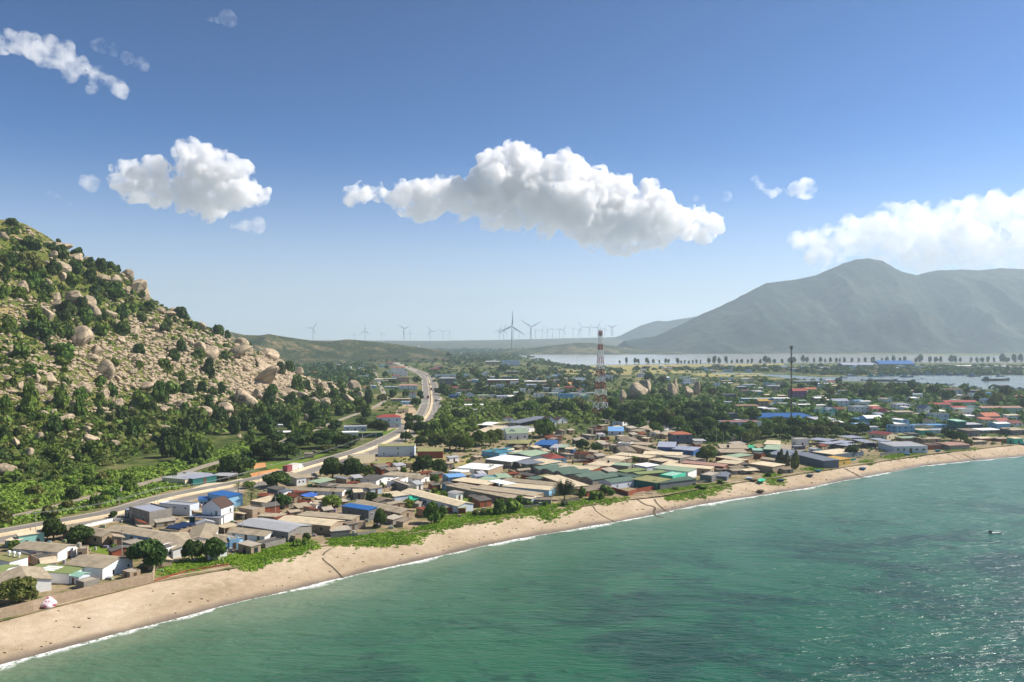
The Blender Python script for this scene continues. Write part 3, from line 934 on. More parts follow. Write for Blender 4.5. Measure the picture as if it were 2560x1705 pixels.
NEAR = 0
def H3(z, p0, p1, p2, h, rtype, rise, roof, wall, label, **kw):
 """house from three roof-edge corners in the photograph"""
 zs = lambda p: zz(p[2], p[0], p[1]) if len(p) == 3 else zz(z, *p)
 q = [np.array(G(*zs(p), 3 + h)) for p in (p0, p1, p2)]
 u = (q[1] - q[0])[:2]
 L = float(np.hypot(*u))
 u = u / L
 v = np.array([-u[1], u[0]])
 W = float(np.dot((q[2] - q[1])[:2], v))
 if W < 0:
  W = 2.0
 W = max(1.5, min(W, 60))
 # shear is squared off about the middle of the second side
 s = float(np.dot((q[2] - q[1])[:2], u))
 o = q[0][:2] + u * s * 0.5
 z0 = float(land(o[0], o[1]))
 z0 = 3.0 if z0 < 3.4 else z0
 cx, cy = P(q[0][0] + u[0] * L / 2 + v[0] * W / 2, q[0][1] + u[1] * L / 2 + v[1] * W / 2, 3 + h)
 return house((float(o[0]), float(o[1]), min(z0, 3.05) - 0.02), math.atan2(u[1], u[0]), L, W, h + (3.0 - min(z0, 3.0)), rtype, rise, roof, wall, label, **kw)
def H1(z, p, w, hp, d, rot, rtype, rise, roof, wall, label, **kw):
 """house from the middle of its front base: width and height in zoomed pixels, depth in metres"""
 px, py = zz(z, *p)
 g = G(px, py, 3.0)
 k = ZK[z] * g[1] / F
 L, h = w * k, hp * k
 a = R(rot)
 L = L / max(0.5, math.cos(a))
 o = g[:2] - np.array([math.cos(a), math.sin(a)]) * L / 2
 return house((float(o[0]), float(o[1]), 3.0 - 0.02), a, L, d, max(h, 1.6), rtype, rise, roof, wall, label, **kw)
# ------------------------------------------------------------------ the town: houses read off the photograph
GB = 'low buildings of the beach town'
S_, C_, Ho, V_, Ha = dict(cat='shed'), dict(cat='canopy', open_=True), dict(cat='house'), dict(cat='villa'), dict(cat='hall')
NW = ([], [], [])
def o(a, **k):
 d = dict(a)
 d.update(k)
 return d
# -- by the beach wall, bottom of the picture
H3('P', (280, 1258), (1100, 1125), (545, 992), 2.6, 'g1', 1.1, 'asb', 'white', 'long white walled shed with tan ridge roof beside the round tree at the beach wall', **o(S_, wins=NW))
H3('P', (1085, 1115), (1350, 1005), (800, 885), 2.4, 's', .3, 'green', 'white', 'white shed under a bright green sheet roof with three pale skylights', **o(S_, wins=NW, skylights=3))
H3('P', (1685, 1008), (2215, 822), (1740, 705), 2.7, 'g1', 1.0, 'asb', 'white', 'wide white gabled shed with dark stained tan roof behind the beach tree', **o(S_, wins=([(.35, .3, .5, 1.2, 'w'), (.85, .8, .5, .7, 'w')], [], [])))
H3('P', (915, 722), (1300, 600), (700, 492), 2.5, 'g1', .9, 'asb', 'white', 'tan roofed house with white gable next to the concrete water tank block', **Ho)
H3('P', (395, 405), (832, 342), (660, 330), 2.9, 's', .2, 'asbl', 'aqua', 'mint green house with flat tan roof below the highway', **o(Ho, wins=([(.3, .5, .8, .9, 'w'), (.75, .5, .8, .9, 'w')], [], [(.3, .02, .9, 1.9, 'd')])))
H3('P', (260, 515), (392, 466), (250, 445), 1.9, 's', .2, 'asbl', 'aqua', 'small tan porch canopy on the mint green house', **C_)
H3('P', (-120, 800), (225, 870), (425, 768), 2.8, 's', .2, 'olive', 'white', 'olive sheet roof carrying three white ventilator pipes', **o(S_, wins=NW))
H3('P', (-40, 1080), (285, 938), (130, 900), 2.5, 'g1', .5, 'green', 'white', 'small green roofed shed at the picture edge beside the tan shed', **o(S_, wins=NW))
H3('P', (690, 802), (960, 752), (755, 705), 2.1, 'f', .1, 'dark', 'tan', 'flat dark grey roofed annex between the tan roofed sheds', **o(S_, wins=NW))
H3('P', (880, 885), (1142, 850), (800, 800), 1.9, 's', .1, 'asbl', 'white', 'low cream sheet roof in front of the dark flat annex', **o(S_, wins=NW))
H3('P', (1320, 1135), (1512, 1072), (1395, 1018), 1.9, 'g1', .4, 'mint', 'lwhite', 'tiny white outhouse with pale mint roof near the beach wall', **o(S_, wins=([], [], [(.5, .02, .7, 1.5, 'd')])))
H3('P', (1430, 1225), (1705, 1152), (1610, 1105), 1.7, 'f', .1, 'conc', 'conc', 'concrete outhouse with flat stained roof built into the beach wall', **o(S_, wins=NW))
H3('P', (1400, 645), (1575, 630), (1470, 590), 2.4, 'f', .2, 'conc', 'tan', 'square concrete block with dark openings beside a white gable', **o(S_, wins=([(.3, .8, .9, .9, 'w')], [], [(.3, 1.0, 1, .9, 'w'), (.7, 1., 1, .9, 'w')])))
H3('P', (1755, 428), (2075, 355), (1420, 225), 2.7, 'g1', .9, 'asb', 'tan', 'tan gabled house with teal side wall behind two round trees', **Ho)
H3('P', (2215, 1060), (2400, 1010), (2330, 960), 1.8, 'f', .1, 'conc', 'tan', 'small block outhouse with a plank door under the beach tree', **o(S_, wins=([(.5, .02, .8, 1.5, 'd')], [], [(.5, .02, .8, 1.5, 'd')])))
H3('Q', (670, 1022), (1000, 935), (90, 790), 2.4, 'g1', .8, 'asb', 'lblue', 'long tan row house with pale blue veranda wall below the grey shop', **Ho)
H3('Q', (1075, 1178), (1700, 1070), (1010, 930), 2.4, 'g1', .8, 'asb', 'white', 'long tan roof with pale patches behind the two beach trees', **Ho)
H3('Q', (1640, 1032), (2110, 1002), (1240, 815), 2.5, 'g1', .9, 'asb', 'white', 'tan roof with a pinkish ridge below the villa forecourt', **Ho)
H3('Q', (1820, 1090), (2105, 1010), (1790, 935), 2.2, 'g1', .6, 'asb', 'lblue', 'short tan roof with pale blue gable beside the yellow cube', **Ho)
H3('Q', (185, 482), (540, 578), (868, 495), 3.9, 'f', .35, 'lav', 'conc', 'bare concrete shop with a pale metal roof inside a stepped parapet', **o(dict(cat='shop'), wins=([(.12, 1.2, .9, 1.8, 'f'), (.45, 1.0, 1.1, 1.2, 'f'), (.72, 1.0, 1.1, 1.2, 'f'), (.2, .02, 1, 2, 'd')], [], [])))
H3('Q', (25, 530), (190, 520), (330, 470), 2.6, 'f', .1, 'lav', 'slate', 'glazed lean-to against the bare concrete shop', **o(S_, wins=([(.3, .6, .9, 1.4, 'f'), (.7, .6, .9, 1.4, 'f')], [], [])))
H3('Q', (660, 400), (1185, 445), (1395, 405), 3.3, 'f', .25, 'grey', 'lwhite', 'plain white block with flat grey roof between shop and villa', **o(dict(cat='shop'), wins=([(.5, 2.2, .8, .4, 'w'), (.85, 2.2, .8, .4, 'w')], [], [])))
vil = H3('Q', (1395, 458), (1725, 480), (1990, 415), 5.2, 'g1', 2.4, 'brown', 'white', 'white two storey villa with steep dark brown roof and dark string course', **o(V_, band=True, wins=([(.5, 2.9, .35, .6, 'w'), (.75, 2.2, .8, 1.9, 'f')], [(.75, 3.0, .8, 1.2, 'f')], [])))
H3('Q', (1640, 690), (1725, 652), (1370, 572), 2.5, 's', .1, 'lav', 'teal', 'pale blue metal canopy over the white villa forecourt', **C_)
H3('Q', (1560, 243), (1920, 308), (2085, 246), 3.7, 's', .2, 'blue', 'lblue', 'sky blue walled building with a royal blue metal roof behind the villa', **o(dict(cat='building'), wins=([], [], [])))
H3('Q', (1330, 345), (1490, 335), (1560, 290), 2.2, 's', .2, 'blue', 'lblue', 'small royal blue roof stepping down toward the road', **o(S_, wins=([(.3, .5, .6, .9, 'w'), (.7, .5, .6, .9, 'w')], [], [])))
H3('Q', (700, 850), (1050, 890), (1290, 800), 2.2, 'f', .15, 'asbd', 'tan', 'flat roof with three rows of dark solar panels', **o(S_, wins=NW))
H3('Q', (1930, 1030), (2100, 1010), (2000, 975), 2.9, 'f', .1, 'asbd', 'lblue', 'weathered cube house with pale blue and yellow walls near the beach', **Ho)
H3('Q', (2100, 1110), (2330, 1170), (2380, 1100), 2.2, 's', .1, 'conc', 'tan', 'open fronted concrete shack at the edge of the green dune', **o(S_, wins=([(.5, .02, 1.4, 1.7, 'w')], [(.5, .02, 1.2, 1.7, 'w')], [])))
H3('Q', (1620, 870), (1870, 820), (2110, 715), 2.0, 's', .05, 'asbl', 'tan', 'long cream awning in front of the villa yard', **C_)
H3('Q', (770, 1200), (1060, 1115), (860, 1085), 2.7, 'f', .12, 'dark', 'white', 'cream rimmed flat roof house with a turquoise shutter between beach trees', **o(Ho, wins=([(.3, .9, .8, .8, 'w'), (.8, .02, .9, 1.8, 'd')], [], [])))
H3('Q', (800, 1215), (1130, 1185), (1060, 1160), 2.0, 's', .1, 'conc', 'white', 'thin porch slab on white posts between the beach trees', **C_)
H3('Q', (230, 1130), (560, 1060), (330, 1010), 1.7, 'f', .25, 'conc', 'conc', 'half built concrete block walls with open rooms behind the big beach tree', **o(S_, wins=([(.4, .02, 1.2, 1.3, 'w')], [], [(.5, .02, 1, 1.3, 'w')])))
# -- second stretch of beach houses
H3('R', (0, 908), (236, 946), (412, 890), 2.9, 'f', .3, 'conc', 'tan', 'flat grey roofed house with parapet just right of the villa', **Ho)
H3('R', (55, 1008), (190, 968), (60, 945), 1.9, 's', .1, 'asbl', 'tan', 'cream awning on the flat grey house right of the villa', **C_)
H3('R', (822, 1322), (1228, 1203), (390, 1072), 3.0, 'g1', .8, 'grey', 'conc', 'large light grey metal shed with a bare concrete gable to the sea', **o(Ha, wins=([], [], [(.1, .8, .6, .8, 'w')])))
H3('R', (370, 1412), (622, 1325), (100, 1222), 2.0, 'g1', .7, 'asb', 'white', 'low tan roofed house with a white seaward gable and a dark pipe', **Ho)
H3('R', (1460, 1250), (1705, 1158), (1010, 1000), 2.7, 'g1', .7, 'asbl', 'tan', 'long pale tan roof above tan block walls beside the rubble path', **Ho)
H3('R', (1845, 1145), (1992, 1072), (1245, 945), 2.4, 's', .4, 'asb', 'tan', 'tan lean-to roof behind the long pale tan house', **Ho)
H3('R', (1600, 1305), (1930, 1275), (1840, 1215), 1.6, 's', .15, 'conc', 'conc', 'low concrete slab shed draped with green creeper', **o(S_, wins=NW))
H3('R', (1850, 1195), (2020, 1165), (1970, 1120), 2.0, 's', .1, 'asbd', 'conc', 'little concrete washhouse beside the creeper wall', **o(S_, wins=([(.5, .02, .7, 1.6, 'd')], [(.5, .02, .8, 1.6, 'w')], [])))
H3('R', (930, 1400), (1050, 1370), (1000, 1335), 1.8, 'f', .08, 'asbd', 'tan', 'tiny block outhouse in front of the large grey metal shed', **o(S_, wins=([], [], [(.5, .3, .6, .8, 'w')])))
H3('R', (430, 1530), (780, 1440), (640, 1400), 1.4, 'f', .2, 'dark', 'conc', 'roofless concrete yard with dark pit at the dune edge', **o(S_, wins=NW))
H3('R', (640, 1090), (760, 1115), (880, 1032), 2.1, 's', .1, 'rust', 'tan', 'rust red strip of roof beside the utility pole', **o(S_, wins=NW))
H3('R', (455, 985), (640, 1000), (735, 985), 2.1, 's', .4, 'rust', 'white', 'rust brown sheet roof behind a low white wall', **o(S_, wins=NW))
H3('R', (320, 1040), (690, 1060), (790, 1010), 2.1, 's', .1, 'asb', 'tan', 'flat tan roof left of the concrete utility pole', **o(S_, wins=NW))
H3('R', (290, 790), (545, 825), (640, 735), 2.2, 's', .3, 'asbl', 'conc', 'cream roofed shed below the coconut palm', **o(S_, wins=NW))
H3('R', (320, 690), (480, 700), (560, 650), 2.2, 'g0', .5, 'rust', 'tan', 'small rust roof right of the coconut palm', **o(S_, wins=NW))
H3('R', (510, 560), (690, 600), (740, 560), 2.6, 's', .3, 'dark', 'slate', 'dark roofed grey house with a white gable board below the round road tree', **Ho)
H3('R', (690, 640), (880, 605), (880, 560), 2.2, 'g1', .4, 'slate', 'white', 'slate roofed low house with a white railing wall', **Ho)
H3('R', (915, 785), (1110, 805), (1350, 800), 2.3, 'g0', .6, 'rust', 'white', 'white house with rust red gable roof and green double doors', **o(Ho, wins=([(.5, .3, .6, .9, 'w')], [(.5, .02, 1.6, 1.7, 'd')], [])))
H3('R', (1250, 860), (1420, 815), (1390, 760), 1.9, 's', .2, 'asb', 'white', 'tan roofed annex with white balustrade beside the green doors', **o(S_, wins=([(.2, .5, .6, .9, 'f'), (.5, .5, .6, .9, 'f'), (.8, .5, .6, .9, 'f')], [], [])))
H3('R', (1690, 660), (1790, 612), (1050, 510), 2.2, 'g1', .6, 'asb', 'white', 'long tan roof with white gable behind the blue tarpaulin', **Ho)
H3('R', (880, 640), (1180, 620), (1290, 590), 1.9, 's', .3, 'rust', 'tan', 'dark red lean-to above the blue tarpaulin', **o(S_, wins=NW))
H3('R', (1220, 450), (1425, 475), (1600, 405), 2.4, 's', .1, 'sage', 'tan', 'sage green metal canopy near the road trees', **C_)
H3('R', (735, 300), (1000, 395), (1125, 365), 3.0, 's', .1, 'asb', 'white', 'tall narrow white house with dark doorways beside the parked truck', **o(Ho, wins=([], [(.3, 1.2, .5, .7, 'w'), (.7, 1.2, .5, .7, 'w')], [])))
H3('R', (1450, 520), (1720, 560), (1690, 480), 2.2, 'g0', .4, 'dark', 'tan', 'grey fibre cement hip behind the sage canopy', **Ho)
H3('R', (2290, 600), (2380, 550), (1700, 440), 2.2, 'g1', .5, 'asb', 'white', 'long tan roof crossing behind two concrete cubes', **Ho)
H3('R', (1940, 640), (2140, 630), (2150, 560), 2.6, 'f', .15, 'asbl', 'conc', 'pair of concrete cubes with a dark gap and an open tank', **o(Ho, wins=([(.5, .02, .9, 2.2, 'd')], [], [])))
H3('R', (1640, 360), (1850, 400), (1910, 385), 2.0, 'g0', .5, 'grey', 'tan', 'small grey gable roof under the big road trees', **o(S_, wins=NW))
H3('R', (1765, 868), (2228, 940), (2370, 903), 3.5, 's', .25, 'blue', 'grey', 'two storey concrete block house with a bright blue roof strip near the beach', **o(Ho, wins=([(.3, 1.6, .6, .7, 'w')], [(.4, 1.5, 1, 1.0, 'f')], [])))
H3('R', (1830, 1175), (2200, 1130), (2110, 1115), 1.9, 'f', .1, 'conc', 'tan', 'concrete terrace wall in front of the blue roofed block house', **o(S_, wins=([(.5, .02, 1, 1.5, 'w')], [], [])))
H3('S', (700, 995), (945, 940), (110, 775), 2.3, 'g1', .7, 'asb', 'tan', 'long tan row house running behind the blue roofed block house', **Ho)
H3('S', (520, 1120), (700, 1060), (640, 1010), 1.6, 's', .2, 'conc', 'conc', 'pile of concrete slab sheds in front of the tan row house', **o(S_, wins=([(.5, .1, 1, 1, 'w')], [], [])))
H3('S', (710, 1160), (850, 1090), (800, 1050), 1.6, 's', .1, 'asbd', 'tan', 'block wall outhouse with round broken wall at the dune', **o(S_, wins=NW))
H3('S', (1680, 872), (1945, 826), (985, 580), 2.5, 'g1', .8, 'asbl', 'lwhite', 'long row house with pale white walls and half cream half grey roof by the dune', **o(Ho, wins=([], [], [(.1, .02, .8, 1.7, 'd'), (.25, .8, .8, .9, 'w'), (.4, .02, .8, 1.7, 'd'), (.55, .8, .8, .9, 'w'), (.7, .02, .8, 1.7, 'd'), (.85, .8, .8, .9, 'w')])))
H3('S', (590, 705), (830, 672), (640, 612), 2.5, 's', .1, 'asbl', 'lwhite', 'cream flat roof with a blank white end wall beside the green tarpaulin', **o(Ho, wins=NW))
H3('S', (1500, 890), (1600, 885), (1590, 870), 1.7, 's', .1, 'asb', 'brick', 'small brick lean-to under the eaves of the pale row house', **o(S_, wins=NW))
H3('S', (1690, 905), (1830, 905), (1830, 880), 1.8, 's', .1, 'olive', 'brick', 'rusty corrugated cabin at the seaward end of the pale row house', **o(S_, wins=NW))
H3('S', (1000, 845), (1130, 760), (1060, 735), 1.4, 'f', .2, 'conc', 'conc', 'roofless concrete pen below the green tarpaulin', **o(S_, wins=NW))
H3('S', (1430, 470), (1590, 545), (1720, 520), 2.3, 'g0', .4, 'dark', 'lblue', 'grey house with pale blue wall and a shrub on its roof', **Ho)
H3('S', (1590, 610), (1740, 640), (1890, 605), 1.7, 's', .1, 'asb', 'conc', 'patched tan porch roof in front of the long grey row', **C_)
H3('T', (365, 1183), (622, 1130), (-190, 870), 2.3, 's', .35, 'asb', 'conc', 'longest weathered row roof with a square hole near its seaward end', **Ho)
H3('T', (770, 1165), (948, 1105), (190, 890), 2.5, 's', .3, 'asb', 'tan', 'narrow tan row roof next to the longest weathered row', **Ho)
H3('T', (0, 950), (200, 895), (-170, 770), 2.7, 's', .25, 'asbl', 'brick', 'cream inland half of the tan row with brick side wall', **Ho)
H3('T', (1085, 1065), (1215, 1000), (640, 840), 2.5, 's', .2, 'asbl', 'lblue', 'cream row roof with a brick chimney box on top', **o(Ho, wins=([(.5, .02, .8, 1.7, 'd')], [], [])))
H3('T', (1180, 987), (1312, 935), (620, 762), 2.5, 's', .2, 'asb', 'tan', 'tan row roof behind the fan palm', **Ho)
H3('T', (430, 920), (602, 893), (340, 825), 2.9, 's', .05, 'white', 'lwhite', 'floating white metal canopy among the tan row roofs', **C_)
H3('T', (205, 862), (335, 805), (125, 760), 2.7, 's', .1, 'sage', 'lblue', 'sage green sheet roof left of the white canopy', **o(S_, wins=NW))
H3('T', (380, 797), (592, 787), (420, 725), 2.7, 's', .2, 'sage', 'tan', 'sage green roof with tan end wall above the white canopy', **o(S_, wins=NW))
H3('T', (130, 780), (330, 812), (335, 775), 2.4, 's', .05, 'teal', 'lblue', 'strip of teal blue roofing beside the sage sheds', **o(S_, wins=NW))
H3('T', (1730, 940), (2010, 915), (1240, 765), 2.5, 's', .2, 'asbl', 'tan', 'broad cream roof below the row of dark green sheds', **Ho)
H3('T', (1800, 1035), (2258, 965), (2130, 905), 1.9, 's', .2, 'asbd', 'brick', 'brown flat shed half hidden by the bright beach bushes', **o(S_, wins=NW))
H3('T', (860, 1165), (1045, 1125), (960, 1085), 2.0, 'g1', .4, 'asbl', 'lwhite', 'little pale hut with broken tan roofs left of the fan palm', **o(S_, wins=NW))
H3('T', (1060, 1175), (1330, 1180), (1150, 1110), 1.7, 's', .1, 'asbd', 'conc', 'grey rag roofed lean-to beside the fan palm', **o(S_, wins=NW))
H3('T', (850, 805), (1000, 838), (1090, 785), 2.2, 's', .1, 'dgreen', 'tan', 'small sage green roof at the foot of the dark green shed row', **o(S_, wins=NW))
H3('T', (1060, 770), (1170, 790), (1220, 745), 2.2, 's', .1, 'olive', 'tan', 'small olive roof at the foot of the dark green shed row', **o(S_, wins=NW))
# -- row of green sheds
for nm, a, b, c in (('first and smallest', (885, 625), (1052, 662), (1395, 605)), ('second', (1110, 655), (1332, 715), (1672, 642)), ('third', (1330, 700), (1492, 752), (1890, 682)), ('fourth', (1565, 765), (1792, 802), (2148, 716)), ('fifth', (1790, 800), (1997, 840), (2368, 752))):
 H3('T', a, b, c, 2.6, 'g1', .8, 'dgreen', 'conc', f'{nm} dark green gabled shed of the green row counted from the white warehouse', **o(S_, wins=NW, group='row of dark green gabled sheds'))
H3('U', (0, 565), (222, 613), (596, 542), 2.6, 'g1', .8, 'dgreen', 'lwhite', 'last dark green gabled shed of the green row with blue pilasters on white', **o(S_, wins=([], [(.25, .8, .7, .9, 'f'), (.7, .8, .7, .9, 'f')], []), group='row of dark green gabled sheds'))
H3('U', (130, 440), (640, 512), (770, 488), 2.9, 'g0', .5, 'dgreen', 'dteal' if 'dteal' in WL else 'teal', 'long dark green roof running behind the green shed row', **o(S_, wins=NW))
H3('U', (340, 400), (490, 433), (768, 378), 3.0, 's', .3, 'green', 'conc', 'light olive green roof nearest the twin poles', **o(S_, wins=NW))
H3('U', (640, 445), (745, 483), (1090, 410), 3.0, 's', .3, 'green', 'conc', 'light olive green roof behind the mint box', **o(S_, wins=NW))
H3('U', (978, 455), (1195, 482), (1545, 440), 3.9, 'f', .15, 'mint', 'mint', 'bright mint walled flat roofed upper floor above the beach hall', **o(dict(cat='building'), wins=NW))
H3('U', (585, 543), (1012, 610), (1195, 548), 2.8, 's', .3, 'olive', 'teal', 'hall with pale olive roof and dark teal front to the yard', **o(Ha, wins=NW))
H3('U', (1015, 615), (1640, 538), (1560, 505), 2.6, 's', .35, 'dgreen', 'grey', 'long grey pilastered hall with a green roof facing the beach grass', **o(Ha, wins=NW))
H3('U', (1500, 422), (1652, 365), (1100, 295), 3.2, 's', .2, 'sage', 'white', 'big pale sage roof inland of the mint upper floor', **o(Ha, wins=NW))
H3('U', (1880, 387), (1947, 342), (1245, 252), 2.8, 's', .2, 'asbl', 'tan', 'long cream roof ending at a brick gable inland of the beach shacks', **Ho)
H3('U', (2100, 345), (2172, 302), (1535, 210), 2.6, 's', .3, 'pink', 'brick', 'pinkish long roof with dark brick flank below the round tree', **Ho)
H3('U', (1880, 500), (2050, 440), (1950, 385), 2.7, 'f', .12, 'conc', 'grey', 'grey block house with a square opening behind the beach fence', **o(Ho, wins=([(.5, 1., 1, 1, 'w')], [], [])))
H3('U', (1910, 480), (2230, 500), (2200, 450), 1.7, 's', .1, 'slate', 'slate', 'long dark slate lean-to behind the beach fence posts', **o(S_, wins=NW))
H3('U', (640, 295), (862, 337), (978, 290), 2.7, 's', .1, 'white', 'lwhite', 'glaring white roof between sage and cream sheds', **o(S_, wins=NW))
H3('U', (235, 292), (500, 315), (588, 275), 2.6, 'g0', .4, 'sage', 'conc', 'pale sage roofed shed behind the twin concrete poles', **o(S_, wins=NW))
H3('U', (280, 118), (880, 178), (922, 140), 2.4, 's', .2, 'asbl', 'tan', 'long cream roof with an overhang crossing behind the twin poles', **Ho)
H3('U', (900, 208), (1120, 247), (1228, 205), 2.4, 's', .1, 'asbl', 'conc', 'short cream roof between the thin poles and the grey store', **Ho)
H3('U', (120, 168), (430, 212), (505, 170), 2.4, 's', .2, 'asbl', 'tan', 'cream roof strip left of the small light green tree', **Ho)
H3('U', (-60, 222), (300, 268), (390, 218), 2.3, 's', .2, 'asb', 'tan', 'cream roof with a black tank in the middle of the roof field', **Ho)
H3('U', (-160, 288), (205, 325), (255, 262), 2.2, 's', .2, 'asbl', 'brick', 'cream roof in front of the black tank', **Ho)
H3('U', (1100, 290), (1240, 300), (1330, 225), 2.5, 's', .1, 'asbl', 'tan', 'small cream square roof wedged above the sage roof', **o(S_, wins=NW))
H3('T', (1880, 682), (2017, 632), (1560, 552), 2.7, 's', .15, 'asbl', 'brick', 'broad near white roof inland of the dark green shed row', **Ho)
H3('T', (1400, 600), (1500, 560), (1450, 520), 2.2, 's', .1, 'asb', 'tan', 'small tan roof between the red roof and the green sheds', **o(S_, wins=NW))
H3('T', (1620, 570), (1760, 575), (1760, 545), 2.2, 's', .1, 'olive', 'tan', 'brown and yellowish roof strip behind the near white roof', **o(S_, wins=NW))
H3('T', (1830, 610), (2040, 640), (2050, 580), 2.2, 's', .1, 'asb', 'brick', 'brick edged tan roof strip right of the near white roof', **o(S_, wins=NW))
# -- middle of the town
H3('V', (880, 868), (1540, 893), (1572, 850), 2.5, 's', .3, 'asbl', 'cream', 'long cream roof below the royal blue house', **Ho)
H3('V', (1270, 908), (1590, 948), (1695, 890), 2.4, 'f', .15, 'conc', 'conc', 'grey concrete store with slit windows left of the round tree', **o(S_, wins=([(.2, 1.2, 1, .3, 'w'), (.6, 1.2, 1, .3, 'w')], [], [])))
H3('V', (1128, 742), (1430, 752), (1462, 690), 2.8, 's', .9, 'lav', 'blue', 'royal blue house with lavender roof and pointed blue parapets', **Ho)
H3('V', (1430, 785), (1620, 797), (1640, 740), 2.2, 's', .3, 'lav', 'blue', 'low middle part of the royal blue house with white eaves', **Ho)
H3('V', (1620, 800), (1795, 812), (1850, 752), 2.7, 's', .1, 'lav', 'blue', 'blue box shaped annex between the royal blue house and the round tree', **Ho)
H1('V', (1570, 722), 345, 195, 9, 6, 'h', 1.2, 'terra', 'slate', 'two storey slate grey house with an orange tiled roof', **Ho)
H3('V', (1740, 640), (1935, 640), (1960, 610), 2.8, 's', .1, 'grey', 'white', 'grey roofed carport on white posts beside the orange roof', **C_)
H3('V', (388, 660), (685, 657), (885, 580), 2.5, 'g1', 1.0, 'asbd', 'cream', 'dark gabled barn with cream colonnade near the two palms', **Ho)
H3('V', (330, 838), (590, 838), (852, 748), 2.2, 'g1', .7, 'asbd', 'cream', 'brown gabled row house with white columns below the dark barn', **Ho)
H3('V', (750, 860), (900, 850), (1130, 700), 2.2, 's', .3, 'asb', 'tan', 'tan lean-to roof left of the royal blue house', **Ho)
H3('V', (670, 690), (1000, 720), (1042, 680), 2.3, 's', .1, 'asb', 'tan', 'flat tan roof below the two palms', **Ho)
H3('V', (450, 680), (670, 690), (700, 665), 2.4, 'f', .3, 'conc', 'white', 'white boundary house below the dark barn', **Ho)
H3('V', (310, 720), (440, 720), (440, 690), 3.0, 'f', .2, 'conc', 'tan', 'tall tan wall block left of the white boundary house', **Ho)
H3('V', (720, 500), (900, 470), (960, 420), 2.3, 'g1', .6, 'asb', 'tan', 'tan gabled roof right of the pale blue shrine', **Ho)
H3('V', (890, 450), (1045, 400), (1010, 360), 2.3, 's', .2, 'asb', 'cream', 'tan roof with cream flank right of the round dark tree', **Ho)
H3('V', (1000, 500), (1130, 505), (1180, 455), 2.3, 'g1', .6, 'asb', 'white', 'tan gable with a white edge above the palms', **Ho)
H3('V', (1150, 530), (1340, 540), (1400, 470), 2.3, 'g1', .6, 'asb', 'tan', 'wide tan gable left of the orange tiled house', **Ho)
H3('V', (1160, 460), (1350, 400), (1300, 370), 2.2, 's', .2, 'dark', 'white', 'dark mono pitch roof with a raking white wall', **Ho)
H3('V', (1450, 460), (1600, 410), (1560, 370), 2.2, 's', .2, 'dark', 'white', 'second dark mono pitch roof with raking white wall nearer the orange tiles', **Ho)
H3('V', (215, 468), (480, 472), (610, 405), 2.5, 'g0', 1.5, 'lblue', 'lwhite', 'pale blue shrine like house with a steep blue roof', **Ho)
H3('V', (920, 225), (1015, 228), (1112, 220), 3.0, 'f', .2, 'conc', 'white', 'white cube house at the edge of the dense trees', **Ho)
H3('V', (880, 320), (985, 300), (1000, 260), 2.5, 's', .1, 'asbl', 'tan', 'tan house joined to the white cube by the dense trees', **Ho)
H3('V', (430, 310), (615, 320), (620, 270), 2.6, 'f', .1, 'asbl', 'white', 'cream flat roof left of the round dark tree', **Ho)
H3('W', (-30, 690), (250, 700), (405, 590), 2.7, 's', .2, 'asbl', 'white', 'pinkish white roof left of the green gabled villa', **Ho)
H3('W', (30, 572), (255, 580), (268, 525), 3.0, 's', .1, 'white', 'white', 'bright white canopy roof behind the pinkish white roof', **C_)
H3('W', (265, 560), (425, 570), (430, 515), 3.0, 's', .1, 'olive', 'white', 'pale olive canopy beside the brown capped tower house', **C_)
H1('W', (505, 590), 165, 130, 6, 12, 'h', 1.2, 'brown', 'white', 'white tower house with a brown hipped cap', **Ho)
H3('W', (270, 690), (560, 720), (690, 590), 2.6, 's', .2, 'grey', 'white', 'grey roof skirting behind the green gabled villa', **Ho)
H1('W', (650, 825), 370, 110, 10, 14, 'g0', 2.4, 'sage', 'white', 'villa with pale green cross gables and a columned balcony', **V_)
H1('W', (560, 820), 200, 115, 4, 14, 'g1', 2.0, 'sage', 'white', 'front gable bay of the green gabled villa', **V_)
H3('W', (430, 890), (780, 895), (960, 830), 2.4, 'h', .7, 'olive', 'teal', 'olive hipped porch roof below the green gabled villa', **C_)
H3('W', (590, 537), (832, 550), (1078, 425), 3.0, 's', .2, 'slate', 'slate', 'wide blue grey metal roof on thin posts', **C_)
H1('W', (1230, 570), 200, 70, 8, 25, 'g1', 2.6, 'brown', 'lwhite', 'steep brown gabled house right of the blue grey metal roof', **Ho)
H1('W', (1430, 540), 170, 60, 7, 25, 'g1', 2.0, 'brown', 'white', 'smaller steep brown gabled house with a white barge board', **Ho)
H3('W', (945, 912), (1230, 922), (1342, 850), 2.4, 's', .4, 'blue', 'blue', 'bright blue porch roof with white parapet posts', **Ho)
H3('W', (1240, 965), (1370, 970), (1400, 915), 2.4, 's', .2, 'grey', 'white', 'grey porch roof right of the bright blue porch', **Ho)
H3('W', (1370, 960), (1500, 965), (1530, 920), 2.3, 's', .2, 'sage', 'teal', 'small sage roof right of the bright blue porch', **Ho)
H3('W', (1480, 990), (1630, 995), (1650, 960), 2.2, 's', .1, 'asbl', 'blue', 'cream roof with a blue flank beside the sage roof', **Ho)
H3('T', (1052, 408), (1200, 462), (1500, 450), 2.7, 'h', 1.5, 'red', 'lblue', 'red tiled hipped house with pale blue walls', **Ho)
H3('T', (170, 478), (612, 527), (800, 442), 3.0, 's', .2, 'white', 'conc', 'large glaring white warehouse roof', **o(Ha, wins=NW))
H3('T', (620, 518), (840, 573), (1068, 522), 2.9, 's', .1, 'slate', 'tan', 'dark slate metal canopy next to the white warehouse', **C_)
